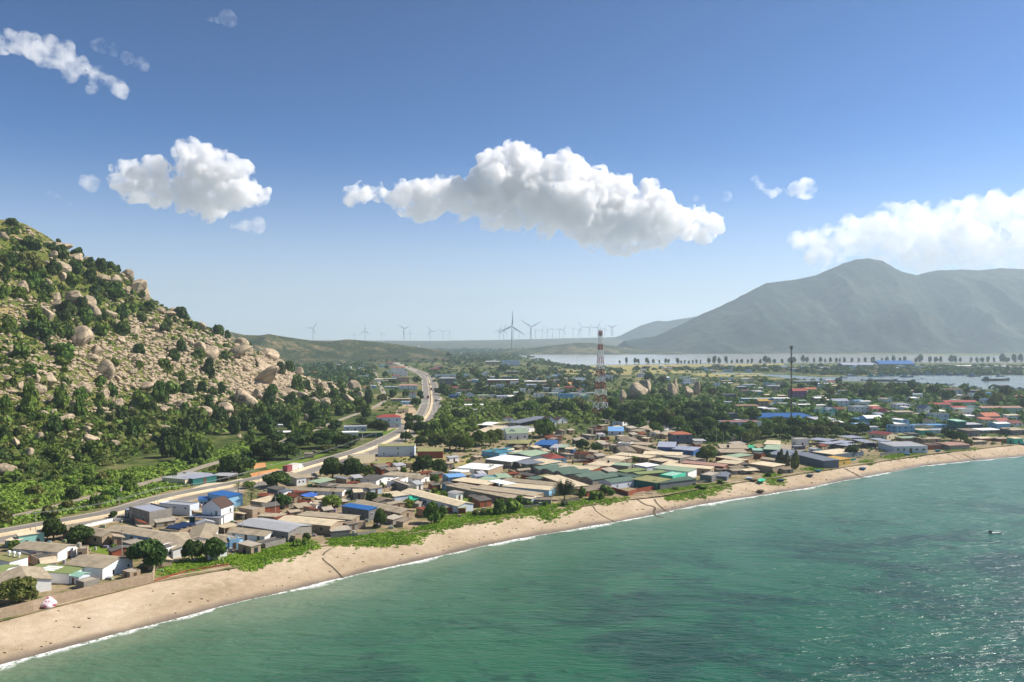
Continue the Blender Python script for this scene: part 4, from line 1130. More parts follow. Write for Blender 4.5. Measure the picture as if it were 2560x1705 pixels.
H3('T', (1060, 570), (1420, 510), (1080, 460), 2.6, 's', .1, 'asbl', 'pgreen', 'cream roofed house with mint green walls behind the slate canopy', **Ho)
H3('T', (90, 340), (395, 375), (530, 318), 2.5, 's', .2, 'teal', 'lblue', 'teal blue sheet roof left of the blue fence', **o(S_, wins=NW))
H3('T', (350, 290), (515, 305), (555, 275), 3.2, 'f', .1, 'teal', 'cream', 'teal box store rising behind the teal sheet roof', **o(S_, wins=NW))
H3('T', (525, 388), (945, 430), (1125, 352), 2.7, 'g1', .8, 'sage', 'slate', 'dark flanked barn with cream and green striped roof', **o(Ha, wins=NW))
H3('T', (400, 360), (700, 345), (790, 315), 2.2, 's', .1, 'asbl', 'tan', 'cream strip roof behind the striped barn', **o(S_, wins=NW))
H3('S', (1680, 200), (1970, 222), (2230, 150), 2.8, 's', .15, 'white', 'white', 'white sheet roof left of the short palm', **o(S_, wins=NW))
H3('S', (1970, 225), (2230, 245), (2460, 160), 2.7, 's', .1, 'white', 'tan', 'white sheet roof behind the short palm', **o(S_, wins=NW))
H3('S', (1540, 260), (1760, 280), (1890, 240), 2.4, 'f', .1, 'white', 'white', 'plain white house in front of the white sheet roofs', **Ho)
H3('S', (1800, 335), (1950, 330), (1880, 285), 2.2, 's', .1, 'asb', 'tan', 'tan porch in front of the plain white house', **C_)
H3('S', (1440, 325), (1560, 380), (1815, 345), 2.5, 'g1', .5, 'lblue', 'lblue', 'pale blue hipped roof behind the grey row', **Ho)
H3('S', (1970, 340), (2070, 375), (2160, 320), 2.5, 'g1', .4, 'lav', 'white', 'small lavender white gable right of the pale blue roof', **Ho)
H3('S', (1060, 400), (1220, 350), (960, 330), 2.3, 'g1', .6, 'asb', 'white', 'white gabled end of a tan row beside the lone lane pole', **Ho)
H3('S', (520, 440), (690, 450), (780, 370), 2.7, 'f', .15, 'conc', 'white', 'white cube with black cladding beside the lane wall', **Ho)
H3('S', (690, 530), (780, 520), (770, 390), 3.0, 'f', .1, 'conc', 'conc', 'blank concrete tower cube beside the lane wall', **o(Ho, wins=NW))
H3('S', (60, 400), (330, 430), (520, 350), 2.3, 'g0', .8, 'dark', 'white', 'grey hipped roof with terracotta hips left of the white cube', **Ho)
H3('S', (440, 330), (960, 370), (1000, 320), 2.3, 's', .3, 'asb', 'white', 'tan roof strip behind the white cube', **Ho)
H3('S', (0, 500), (240, 590), (330, 530), 2.2, 's', .2, 'asb', 'lwhite', 'tan row with a white end at the lane wall', **Ho)
H3('D', (955, 412), (1160, 395), (1252, 368), 3.4, 'f', .2, 'conc', 'cream', 'cream two storey house with flat roof and small hooded windows by the road', **o(Ho, wins=([], [(.2, 1.9, .5, .6, 'f'), (.5, 1.9, .5, .6, 'f'), (.8, 1.9, .5, .6, 'f')], [])))
H3('D', (1215, 468), (1325, 478), (1350, 455), 2.2, 'g0', .5, 'olive', 'brick', 'small olive roof below the cream roadside house', **o(S_, wins=NW))
H1('B', (330, 1062), 330, 95, 9, 3, 'g0', .2, 'olive', 'lwhite', 'white warehouse with a raking parapet and small barred windows by the road', **o(Ha, wins=([(.16, 1.0, .7, .9, 'f'), (.55, 1.0, .7, .9, 'f'), (.9, 1.0, .7, .9, 'f'), (.55, 3.6, .8, .9, 'f')], [], [])))
H1('B', (640, 1078), 230, 62, 8, 3, 's', .8, 'olive', 'brick', 'brick shed with long olive roof joined to the white warehouse', **o(S_, wins=NW))
H1('B', (690, 1060), 130, 62, 4, 3, 'f', .1, 'mint', 'mint', 'emerald green mesh covered lean-to on the brick shed', **o(S_, wins=NW))
# -- along the road
H1('B', (265, 800), 210, 95, 10, 12, 'h', 1.6, 'red', 'lwhite', 'white house with red hipped roofs left of the curving road', **Ho)
H1('B', (210, 790), 160, 48, 6, 12, 'f', .2, 'lblue', 'lblue', 'light blue terrace wing of the red hipped house', **Ho)
H1('B', (310, 800), 150, 40, 5, 12, 's', .2, 'sage', 'white', 'green porch roof of the red hipped house', **C_)
H1('B', (395, 665), 90, 40, 7, 12, 'g0', .8, 'olive', 'cream', 'cream gabled house behind the red hipped house', **Ho)
H1('D', (1050, 178), 200, 45, 7, 10, 'f', .2, 'grey', 'white', 'flat white house under the roadside trees', **Ho)
H1('D', (960, 212), 230, 25, 6, 8, 's', .1, 'white', 'white', 'white sheet roof in front of the flat white house', **o(S_, wins=NW))
H1('D', (1190, 235), 220, 45, 6, 10, 's', .2, 'green', 'teal', 'dark green roadside porch near the leaning pole', **C_)
H1('D', (630, 425), 80, 45, 4, 15, 'f', .15, 'conc', 'tan', 'little tan bus shelter under the dark road tree', **o(dict(cat='shelter'), wins=NW))
H1('D', (395, 225), 110, 40, 5, 5, 'g0', .6, 'white', 'brick', 'shack with a white sheet roof among the hill foot trees', **o(S_, wins=NW))
H1('D', (420, 140), 170, 20, 4, 5, 's', .1, 'white', 'lwhite', 'thin white roof showing through the hill foot trees', **o(S_, wins=NW))
H3('E', (1480, 232), (1690, 250), (1930, 198), 2.6, 's', .1, 'grey', 'cream', 'cream walled garage with a silver roof between railway and road', **o(S_, wins=NW))
H3('E', (1700, 235), (1800, 252), (1935, 205), 2.7, 's', .05, 'lav', 'teal', 'garage bay with pale blue roof and dark green end wall', **o(S_, wins=([], [(.5, .05, 1.5, 2.2, 'd')], [])))
H3('E', (1930, 215), (2090, 220), (2160, 195), 2.3, 's', .05, 'grey', 'tan', 'open grey shelter right of the roadside garage', **C_)
# -- far blocks along the road, read off the photograph: zone, (x, y) of the front base, width, height, depth, turn, roof type, rise, roof, wall, label
FAR = [
 ('B', (345, 290), 130, 40, 10, 8, 'g0', 1.6, 'terra', 'white', 'white shop house with bright orange red roof at the road bend'),
 ('B', (370, 330), 130, 45, 8, 8, 'f', .3, 'conc', 'white', 'white flat fronted shop below the orange red roof'),
 ('B', (390, 385), 110, 35, 9, 8, 'g0', 1.2, 'brown', 'pink', 'brown roofed roadside shop below the white flat shop'),
 ('B', (440, 455), 160, 40, 10, 10, 'g0', 1.3, 'pink', 'white', 'long pinkish roofed shop house facing the road'),
 ('B', (325, 350), 60, 22, 6, 8, 'g0', 1, 'red', 'white', 'little red roofed house left of the roadside shops'),
 ('B', (290, 365), 130, 12, 6, 8, 's', .1, 'white', 'tan', 'white strip roof left of the brown roofed shop'),
 ('B', (270, 385), 90, 15, 6, 8, 's', .1, 'asbl', 'conc', 'cream strip roof near the railway'),
 ('B', (370, 560), 170, 22, 7, 10, 'g0', .6, 'asb', 'conc', 'row of tan roofs near the railway crossing'),
 ('B', (430, 590), 110, 28, 6, 10, 'f', .2, 'white', 'lblue', 'pale blue shop front under roadside trees'),
 ('B', (480, 530), 60, 45, 6, 10, 'h', 1.5, 'brown', 'white', 'narrow tall house with a dark hipped roof at the kerb'),
 ('B', (290, 440), 140, 14, 6, 5, 's', .2, 'grey', 'lblue', 'grey roof strip below the cream strip roof'),
 ('B', (270, 300), 80, 18, 6, 5, 'f', .2, 'conc', 'white', 'small white house left of the orange red roof'),
 ('B', (840, 345), 310, 30, 10, 5, 'f', .4, 'grey', 'white', 'long white building with a pale canopy right of the road'),
 ('B', (930, 340), 130, 28, 9, 5, 'f', .2, 'teal', 'lblue', 'turquoise ended block at the long white building'),
 ('B', (795, 405), 150, 55, 9, 5, 'h', 1.5, 'grey', 'grey', 'unfinished grey house with scaffold like roof right of the road'),
 ('B', (680, 285), 80, 25, 8, 5, 'g0', 1.2, 'red', 'tan', 'red roofed house at the far right of the bend'),
 ('B', (715, 255), 60, 16, 8, 5, 'g0', 1, 'red', 'white', 'second small red roof behind the bend'),
 ('B', (850, 455), 90, 22, 8, 5, 'g0', 1, 'red', 'white', 'red roof between dark trees right of the road'),
 ('B', (940, 480), 120, 22, 8, 5, 'g0', 1, 'brown', 'cream', 'brown long roof beside the red roof'),
 ('B', (1010, 535), 80, 35, 7, 15, 'g1', 2.2, 'slate', 'lwhite', 'steep slate gable right of the crossroads'),
 ('B', (850, 530), 80, 26, 7, 5, 'f', .2, 'lblue', 'blue', 'blue painted shop near the crossroads'),
 ('B', (1125, 530), 95, 25, 8, 5, 's', .3, 'sage', 'cream', 'pale yellow walled house right of the slate gable'),
 ('B', (1215, 525), 80, 18, 7, 5, 'g1', .9, 'slate', 'white', 'low slate gabled house near the pale yellow house'),
 ('B', (1310, 535), 120, 22, 8, 5, 'g0', .8, 'lav', 'lwhite', 'lavender roofed house right of the low slate gable'),
 ('B', (1390, 550), 80, 35, 6, 5, 's', .8, 'white', 'white', 'white mono pitch house beside the lavender roof'),
 ('B', (990, 570), 70, 24, 6, 5, 'f', .2, 'terra', 'pink', 'salmon fronted small shop below the crossroads'),
 ('B', (900, 650), 180, 25, 8, 5, 'f', .3, 'grey', 'conc', 'grey concrete row right of the road shoulder'),
 ('B', (1040, 620), 170, 26, 9, 5, 's', .3, 'white', 'lwhite', 'white roofed row above the concrete row'),
 ('B', (1090, 660), 110, 22, 7, 5, 's', .2, 'grey', 'tan', 'grey patched roof below the white roofed row'),
 ('B', (1210, 225), 130, 30, 14, 4, 's', .6, 'white', 'tan', 'large pale warehouse near the salt ponds'),
 ('B', (1375, 235), 160, 50, 12, 4, 'f', .6, 'grey', 'lwhite', 'modern grey block with roof towers near the salt ponds'),
 ('B', (1390, 310), 110, 20, 8, 4, 's', .4, 'slate', 'brick', 'dark brick shed below the modern grey block'),
 ('B', (1305, 398), 280, 34, 12, 3, 's', .3, 'white', 'brick', 'long hall with white roof and maroon wall'),
 ('B', (1370, 365), 150, 28, 10, 3, 'f', .2, 'teal', 'teal', 'dull turquoise hall behind the white roofed hall'),
 ('B', (1600, 405), 200, 28, 10, 3, 's', .2, 'white', 'tan', 'white roof over a half built wall on bare orange ground'),
 ('B', (1800, 390), 60, 28, 8, 3, 'f', .2, 'conc', 'lwhite', 'small grey block alone on the orange bare lot'),
 ('B', (1280, 440), 70, 35, 7, 3, 'f', .2, 'grey', 'lwhite', 'slim white block among trees'),
 ('B', (1485, 490), 50, 45, 6, 3, 'f', .3, 'white', 'white', 'tall white house at the left end of the white block row'),
 ('B', (1560, 490), 50, 38, 6, 3, 'f', .3, 'white', 'cream', 'white house second in the white block row'),
 ('B', (1640, 460), 70, 30, 7, 3, 'f', .3, 'white', 'white', 'white terrace block third in the white block row'),
 ('B', (1720, 470), 70, 32, 7, 3, 'f', .3, 'white', 'lwhite', 'white terrace block with pale blue shade in the white block row'),
 ('B', (1800, 470), 80, 28, 7, 3, 'f', .3, 'white', 'white', 'white terrace block at the right end of the white block row'),
 ('B', (1430, 495), 60, 18, 6, 3, 's', .2, 'white', 'white', 'little white roof in front of the tall white house'),
 ('B', (1700, 500), 110, 18, 6, 3, 'f', .2, 'asbl', 'cream', 'pale yellow flat house below the white block row'),
 ('B', (1770, 505), 90, 22, 6, 3, 'f', .2, 'white', 'white', 'white flat house below the white block row'),
 ('B', (1910, 450), 80, 20, 7, 3, 'g0', 1, 'red', 'pink', 'red roof at the end of the white block row'),
 ('B', (2030, 490), 70, 30, 7, 20, 'g1', 2, 'terra', 'white', 'salmon edged steep gable left of the lattice tower'),
 ('B', (1880, 550), 130, 55, 8, 4, 'f', .4, 'lblue', 'lblue', 'light blue two storey house with white pillars'),
 ('B', (1960, 520), 80, 35, 7, 3, 'f', .2, 'white', 'white', 'white house behind the light blue two storey house'),
 ('B', (2040, 515), 70, 28, 7, 3, 'f', .2, 'grey', 'white', 'grey topped white house left of the lattice tower'),
 ('B', (1810, 590), 100, 18, 6, 3, 's', .3, 'asbl', 'conc', 'cream shed roof below the light blue house'),
 ('B', (1720, 600), 60, 14, 6, 3, 's', .3, 'grey', 'conc', 'grey shed roof in the dark trees'),
 ('B', (2110, 590), 40, 30, 6, 20, 'g1', 1.4, 'asb', 'white', 'narrow white gable left of the lattice tower foot'),
 ('B', (2110, 500), 80, 20, 6, 3, 'f', .2, 'white', 'white', 'low white house right behind the lattice tower'),
 ('B', (2250, 375), 110, 50, 9, 15, 'g1', 1.8, 'navy', 'white', 'white columned house with navy roof behind the lattice tower'),
 ('B', (2000, 370), 110, 22, 8, 3, 'f', .2, 'lblue', 'lblue', 'blue hoarding shed left of the columned house'),
 ('B', (440, 185), 90, 20, 9, 3, 'f', .2, 'teal', 'teal', 'turquoise hall beyond the road bend'),
 ('B', (480, 140), 60, 12, 9, 3, 's', .2, 'white', 'white', 'white warehouse beyond the turquoise hall'),
 ('B', (270, 225), 60, 20, 8, 3, 'g0', 1.2, 'red', 'pink', 'pinkish shop on the far road'),
 ('B', (200, 245), 50, 12, 7, 3, 's', .2, 'lblue', 'lblue', 'bluish white roof left of the far road'),
 ('B', (170, 195), 40, 12, 7, 3, 'g0', 1, 'terra', 'tan', 'brown roof near the far railway'),
 ('B', (310, 100), 70, 18, 12, 3, 'g0', 2, 'red', 'white', 'distant red roofed church hall'),
 ('B', (570, 45), 45, 10, 14, 3, 'g0', 2, 'white', 'white', 'distant white gabled hall on the plain'),
 ('C', (660, 602), 45, 14, 8, 3, 's', .2, 'lblue', 'lblue', 'pale blue roof beyond the hill end'),
 ('C', (755, 632), 50, 8, 8, 3, 's', .2, 'white', 'white', 'white roof beyond the boulder spur'),
 ('C', (840, 662), 50, 18, 8, 3, 'f', .2, 'white', 'white', 'white house beyond the boulder spur'),
 ('C', (535, 712), 45, 16, 8, 3, 'g0', 1.4, 'terra', 'white', 'red roofed pagoda house behind the boulder spur'),
 ('C', (985, 618), 60, 14, 8, 3, 'f', .2, 'asbl', 'cream', 'cream building beside the far railway'),
 ('C', (700, 670), 40, 12, 8, 3, 'f', .2, 'lblue', 'lwhite', 'pale house below the bluish plain'),
 # right half
 ('X', (385, 395), 690, 150, 9, 4, 'f', .35, 'terra', 'white', 'long white two storey house with salmon terrace among the trees'),
 ('X', (385, 250), 220, 45, 5, 4, 'f', .15, 'white', 'white', 'white stair house on the salmon terrace'),
 ('X', (690, 275), 60, 60, 4, 4, 'f', .2, 'white', 'white', 'white corner turret on the salmon terrace'),
 ('X', (1140, 232), 1010, 70, 16, 2, 'h', 2.6, 'blue', 'blue', 'very long hall with a deep blue hipped roof near the thin mast'),
 ('X', (1830, 275), 380, 75, 14, 2, 's', .5, 'grey', 'conc', 'pale grey industrial shed right of the blue hipped hall'),
 ('X', (2050, 300), 230, 50, 8, 2, 's', .3, 'white', 'conc', 'low grey shed with a white edge right of the industrial shed'),
 ('X', (195, 195), 220, 100, 8, 3, 'f', .1, 'dark', 'slate', 'dark slate wall block left of the blue hipped hall'),
 ('X', (1430, 660), 220, 120, 6, 6, 'f', .2, 'conc', 'white', 'white box house left of the grey metal yard roofs'),
 ('X', (1380, 720), 210, 55, 5, 6, 'f', .2, 'grey', 'slate', 'slate grey low block below the white box house'),
 ('X', (235, 610), 65, 100, 1.2, 10, 'f', .1, 'asbl', 'tan', 'salmon gate pillar wall at the wood edge'),
 ('A', (1385, 680), 260, 145, 9, 12, 'g0', 2.2, 'red', 'purple', 'purple house with dark red gambrel roof beside the thin mast'),
 ('A', (1590, 550), 200, 45, 9, 8, 'g0', 1.6, 'terra', 'tan', 'orange roofed house behind the purple house'),
 ('A', (1420, 745), 180, 40, 6, 4, 's', .3, 'sage', 'pgreen', 'pale green hut below the purple house'),
 ('A', (650, 742), 540, 75, 8, 2, 'f', .1, 'white', 'cyan', 'long turquoise hall with a white roof edge'),
 ('A', (230, 770), 380, 40, 8, 3, 's', .2, 'lav', 'pgreen', 'grey green low hall left of the turquoise hall'),
 ('A', (770, 820), 200, 110, 8, 15, 'g0', 1.4, 'ochre', 'tan', 'tan house with ochre roof in front of the turquoise hall'),
 ('A', (930, 820), 150, 70, 7, 25, 'g1', 2.2, 'ochre', 'lwhite', 'steep ochre edged gable beside the ochre roof'),
 ('A', (480, 850), 380, 60, 6, 3, 's', .3, 'pink', 'tan', 'pinkish tan low shed below the turquoise hall'),
 ('A', (170, 690), 230, 95, 8, 3, 'f', .2, 'conc', 'slate', 'grey blank block left of the turquoise hall'),
 ('A', (1080, 745), 280, 80, 7, 4, 's', .3, 'white', 'white', 'white roofed house row left of the mast'),
 ('A', (1190, 800), 330, 50, 6, 4, 'f', .2, 'white', 'white', 'white low house row crossing the mast'),
 ('A', (1500, 840), 330, 65, 6, 4, 's', .2, 'white', 'slate', 'long white stepped roof right of the mast'),
 ('A', (1720, 840), 260, 55, 6, 4, 's', .2, 'white', 'slate', 'second long white stepped roof farther right of the mast'),
 ('A', (1750, 720), 220, 60, 8, 10, 'g0', .9, 'white', 'conc', 'white gabled barn above the stepped white roofs'),
 ('A', (1900, 740), 200, 45, 7, 6, 's', .3, 'asbl', 'tan', 'cream roofed shed beside the white gabled barn'),
 ('A', (2100, 805), 290, 95, 8, 10, 'g0', 1.8, 'lav', 'lwhite', 'white villa with pale teal twin gables'),
 ('A', (1800, 960), 140, 110, 7, 20, 'g1', 1.8, 'sage', 'aqua', 'aqua gabled cottage with a pale green roof'),
 ('A', (1960, 965), 200, 100, 7, 20, 'g1', 1.8, 'lav', 'aqua', 'aqua gabled cottage with a lavender roof'),
 ('A', (2080, 945), 160, 90, 8, 8, 'g0', 1.5, 'maroon', 'slate', 'grey house with dark maroon roof right of the aqua cottages'),
 ('A', (650, 610), 190, 60, 8, 18, 'g0', 1.4, 'grey', 'cyan', 'bright blue walled house with grey roof above the turquoise hall'),
 ('A', (450, 590), 150, 55, 8, 8, 'g0', 1.2, 'brown', 'tan', 'dark roofed brown house left of the bright blue house'),
 ('A', (390, 510), 160, 45, 8, 10, 's', .6, 'lav', 'slate', 'pale sloping roof above the dark roofed brown house'),
 ('A', (530, 470), 240, 45, 9, 4, 'f', .2, 'lwhite' if 'lwhite' in RF else 'white', 'lwhite', 'whitish concrete house behind the pale sloping roof'),
 ('A', (1000, 490), 300, 40, 12, 4, 's', .5, 'lav', 'slate', 'wide lavender metal roof left of the mast'),
 ('A', (1530, 400), 430, 30, 12, 3, 's', .4, 'lav', 'slate', 'wide pale roof at the harbour edge'),
 ('A', (1830, 440), 290, 30, 9, 3, 's', .3, 'white', 'tan', 'long cream roof at the harbour edge'),
 ('A', (2050, 470), 170, 25, 8, 3, 's', .3, 'asbl', 'tan', 'short cream roof at the harbour edge'),
 ('A', (2220, 580), 230, 60, 8, 3, 'f', .2, 'pink', 'tan', 'long pinkish grey house near the dense palms'),
 ('A', (1990, 630), 190, 35, 8, 6, 'g0', .8, 'slate', 'conc', 'slate roofed house below the pinkish grey house'),
 ('A', (880, 640), 180, 35, 7, 4, 's', .3, 'asbl', 'brick', 'cream and brick sheds above the turquoise hall'),
 ('A', (1080, 645), 150, 25, 7, 4, 's', .3, 'asbl', 'conc', 'cream shed roof left of the purple house'),
 ('A', (900, 935), 240, 80, 9, 5, 's', .5, 'grey', 'slate', 'grey shed peeping over the blue hipped hall'),
 ('A', (740, 860), 180, 28, 6, 5, 's', .2, 'white', 'conc', 'white strip roof below the ochre house'),
 ('A', (130, 345), 220, 40, 9, 3, 'f', .2, 'conc', 'lwhite', 'whitish flat house near the far casuarinas'),
 ('A', (180, 390), 290, 30, 8, 3, 's', .3, 'asb', 'conc', 'tan roofed row near the far scrub'),
 ('A', (150, 420), 170, 20, 8, 3, 's', .2, 'white', 'conc', 'white roof strip near the far scrub'),
 ('Y', (250, 245), 290, 130, 9, 8, 'f', .3, 'grey', 'white', 'white two storey villa with balcony posts'),
 ('Y', (520, 250), 220, 100, 9, 14, 'h', 1.8, 'red', 'cream', 'bright red hipped house beside the white balcony villa'),
 ('Y', (680, 280), 130, 80, 7, 20, 'g1', 1.9, 'maroon', 'pink', 'pink gabled house with red barge boards'),
 ('Y', (470, 410), 310, 95, 9, 10, 'g0', 1.6, 'white', 'lblue', 'white roofed house with navy gables and pale blue walls'),
 ('Y', (250, 410), 190, 85, 7, 10, 'f', .2, 'lblue', 'lblue', 'pale blue wing left of the navy gabled house'),
 ('Y', (960, 175), 260, 95, 9, 6, 'h', 1.2, 'lav', 'white', 'white two storey house with lavender roof'),
 ('Y', (1000, 300), 330, 90, 8, 6, 's', .4, 'asb', 'conc', 'tan roofed concrete row below the lavender roof'),
 ('Y', (800, 290), 160, 70, 7, 6, 'g0', .9, 'asb', 'cream', 'cream shop with tan roof right of the pink gable'),
 ('Y', (1400, 255), 170, 110, 8, 20, 'g1', 2.2, 'navy', 'white', 'white house with steep navy gables'),
 ('Y', (1260, 310), 270, 70, 7, 8, 'f', .2, 'conc', 'white', 'white low wing below the navy gables'),
 ('Y', (1620, 385), 290, 140, 8, 10, 'f', .3, 'brown', 'lwhite', 'two tone white over blue house with rust roof edge'),
 ('Y', (1600, 230), 250, 30, 8, 6, 's', .5, 'white', 'white', 'white curved roof behind the two tone house'),
 ('Y', (1970, 520), 190, 150, 8, 15, 's', .6, 'mint', 'teal', 'deep teal walled house'),
 ('Y', (2200, 520), 300, 95, 8, 12, 's', .4, 'grey', 'slate', 'grey concrete house right of the deep teal house'),
 ('Y', (1000, 590), 360, 140, 9, 14, 'f', .2, 'dark', 'lblue', 'sky blue walled store with flat dark roof'),
 ('Y', (1450, 500), 640, 60, 8, 8, 'f', .3, 'lblue', 'lblue', 'long pale blue row right of the sky blue store'),
 ('Y', (1350, 595), 210, 70, 7, 14, 's', .2, 'asbl', 'mint', 'emerald walled house with tan roof'),
 ('Y', (920, 560), 140, 60, 3, 14, 'f', .1, 'white', 'white', 'small white hut in front of the sky blue store'),
 ('Y', (1620, 570), 320, 50, 6, 8, 's', .2, 'grey', 'lwhite', 'pale veranda row right of the emerald house'),
 ('Y', (920, 650), 220, 40, 6, 10, 's', .3, 'olive', 'tan', 'pale yellow green roof right of the maroon roof'),
 ('Y', (1150, 640), 180, 50, 6, 10, 's', .3, 'dark', 'conc', 'brown shack roof right of the pale yellow green roof'),
 ('Y', (1090, 710), 320, 45, 6, 10, 's', .3, 'sage', 'tan', 'pale green roof strip behind the white beach hall'),
 ('Y', (1450, 740), 360, 65, 8, 10, 'g0', .5, 'asb', 'tan', 'tan roofs right of the leaning beach palm'),
 ('Y', (1520, 860), 250, 75, 5, 14, 's', .2, 'brown', 'brick', 'brown beach shack beside the weathered beach store'),
 ('Y', (2180, 640), 260, 110, 8, 18, 's', .4, 'asbd', 'grey', 'grey block house with tan roofs near the right beach'),
 ('Z', (1760, 1350), 420, 60, 8, 14, 's', .3, 'white', 'conc', 'white roof strip right of the grey block house'),
 ('Z', (1210, 838), 620, 62, 10, 4, 'g0', 1.4, 'red', 'pgreen', 'long pale green school block with a red roof'),
 ('Z', (830, 880), 420, 60, 9, 4, 'g0', 1.3, 'red', 'pgreen', 'pale green school block with red roof behind a hedge'),
 ('Z', (1180, 940), 280, 60, 9, 4, 'g0', 1.2, 'red', 'aqua', 'shorter aqua school block with red roof'),
 ('Z', (1960, 975), 780, 95, 10, 3, 'g0', 1.0, 'pink', 'pgreen', 'longest pale green school block at the picture edge'),
 ('Z', (1780, 1145), 330, 110, 9, 14, 'g0', 2.2, 'terra', 'pink', 'pink house with big terracotta gables'),
 ('Z', (2010, 1195), 260, 60, 9, 14, 'g0', 1.9, 'red', 'white', 'dark red roofed house below the terracotta gables'),
 ('Z', (2240, 1215), 230, 50, 9, 14, 'g0', 1.6, 'maroon', 'white', 'white house with maroon roof at the right edge'),
 ('Z', (2200, 1085), 280, 75, 8, 8, 'f', .2, 'grey', 'aqua', 'pale aqua house right of the terracotta gables'),
 ('Z', (2280, 1380), 340, 90, 9, 14, 's', .5, 'asb', 'grey', 'tan roofed hall at the right edge of the beach'),
 ('Z', (1700, 1495), 330, 50, 6, 14, 's', .2, 'asbl', 'brick', 'brick shacks with cream roofs above the right beach'),
 ('Z', (2010, 1500), 280, 50, 6, 14, 's', .2, 'asb', 'brick', 'row of brick and tan shacks right of the cream shacks'),
 ('Z', (2260, 1545), 190, 100, 5, 14, 's', .2, 'asbl', 'mint', 'small emerald house by the right end of the beach'),
 ('Z', (1560, 1555), 260, 40, 4, 14, 's', .2, 'asb', 'conc', 'low tan shacks on the right beach edge'),
 ('Z', (1040, 640), 380, 90, 10, 4, 'g0', 1.3, 'brown', 'lwhite', 'white warehouse with dark roof at the harbour'),
 ('Z', (1500, 635), 260, 75, 9, 4, 'f', .2, 'asbl', 'blue', 'blue walled harbour store'),
 ('Z', (1060, 680), 380, 30, 7, 4, 's', .3, 'white', 'tan', 'white awning strip below the harbour warehouse'),
 ('Z', (1010, 715), 220, 35, 7, 4, 's', .3, 'asbl', 'tan', 'cream roof below the white awning strip'),
 ('Z', (2000, 580), 200, 110, 9, 4, 'f', .2, 'conc', 'grey', 'grey harbour block with antennas'),
 ('Z', (1720, 670), 230, 60, 8, 4, 'f', .2, 'lblue', 'lblue', 'pale blue house behind the harbour palms'),
 ('L', (1180, 358), 330, 30, 40, 2, 'g0', 7, 'blue', 'slate', 'huge blue roofed harbour shed beyond the boats'),
 ('L', (860, 358), 360, 22, 30, 2, 'g0', 4, 'lav', 'slate', 'grey blue roofed yard left of the huge blue shed'),
 ('L', (1260, 372), 160, 10, 10, 2, 's', .4, 'white', 'white', 'white strip roof in front of the huge blue shed'),
 ('L', (1810, 358), 140, 12, 14, 2, 's', 1, 'white', 'slate', 'white roofed shipyard shed across the harbour'),
 ('L', (1990, 372), 120, 16, 14, 2, 's', 1, 'lav', 'slate', 'grey shipyard shed across the harbour'),
 ('L', (2160, 362), 130, 12, 14, 2, 's', 1, 'white', 'slate', 'white shipyard roof second from the right'),
 ('L', (2290, 372), 120, 14, 14, 2, 's', 1, 'white', 'slate', 'white shipyard roof at the right edge'),
 ('L', (130, 362), 120, 12, 12, 2, 's', .5, 'lblue', 'lblue', 'bluish store left of the mast on the far flats'),
 ('J', (2130, 1060), 110, 45, 12, 5, 'f', .2, 'lav', 'lwhite', 'pale store row on the far dry field'),
 ('L', (1180, 560), 120, 20, 8, 2, 's', .3, 'asbl', 'tan', 'pale riverside roof by the moored boats'),
 ('L', (1320, 590), 140, 18, 8, 2, 's', .3, 'asb', 'tan', 'tan riverside yard roof by the moored boats'),
 ('I', (270, 1360), 100, 25, 5, 5, 's', .2, 'white', 'brick', 'striped little roof among the railway trees'),
]
def far_group(lb):
 return None
for zn, p, wd, hp, dp, rot, rt, rs, rf, wl, lb in FAR:
 H1(zn, p, wd, hp, dp, rot, rt, rs, rf, wl, lb, cat='house' if hp > 15 else 'shed')
# -- roofs on the yards with pale metal sheets
for i, (a, b, c, lb) in enumerate([((1570, 545), (1900, 580), (1965, 545), 'pale metal yard roof nearest the white box house'), ((1760, 610), (1950, 635), (2025, 600), 'pale metal yard roof in the middle of the yard'), ((2060, 640), (2250, 665), (2335, 630), 'pale metal yard roof nearest the beach palm'), ((1990, 590), (2200, 612), (2275, 580), 'pale metal yard roof behind the middle one'), ((2120, 500), (2340, 540), (2420, 500), 'pale metal yard roof at the inland end of the yard')]):
 H3('X', a, b, c, 2.7, 's', .1, 'lav', 'slate', lb, group='pale metal roofs over the work yard', **C_)
H3('Y', (100, 690), (340, 752), (460, 735), 2.9, 's', .1, 'lav', 'slate', 'pale metal yard roof beside the white beach hall', group='pale metal roofs over the work yard', **C_)
H3('Y', (390, 670), (610, 722), (730, 708), 2.9, 's', .1, 'lav', 'slate', 'pale metal yard roof below the maroon roofed house', group='pale metal roofs over the work yard', **C_)
# -- right beach front
H3('X', (560, 970), (955, 1024), (1087, 975), 2.9, 's', .1, 'asbl', 'tan', 'tan block store with cream roof behind the beach shacks', **o(S_, wins=NW))
H3('X', (1310, 800), (1868, 937), (1985, 892), 3.3, 's', .3, 'slate', 'slate', 'big slate roofed hall with blue grey flank on the beach', **o(Ha, wins=NW))
H3('X', (1965, 918), (2205, 882), (2030, 825), 2.6, 's', .1, 'ochre', 'yellow', 'yellow ochre beach store joined to the slate hall', **o(S_, wins=([(.5, .4, .9, 1.1, 'w')], [], [])))
H3('X', (860, 800), (1240, 835), (1395, 745), 2.9, 's', .2, 'slate', 'slate', 'second slate roof behind the feathery casuarinas', **o(Ha, wins=NW))
H3('X', (725, 712), (1010, 727), (1130, 640), 2.9, 's', .2, 'sage', 'teal', 'pale sage roofed house with teal front behind the casuarinas', **Ho)
H3('X', (1000, 727), (1180, 735), (1275, 650), 2.9, 's', .2, 'asb', 'conc', 'tan wing right of the pale sage roof', **Ho)
H3('X', (740, 622), (970, 634), (1067, 575), 3.3, 's', .2, 'asbl', 'cream', 'tall cream roof behind the pale sage roof', **Ho)
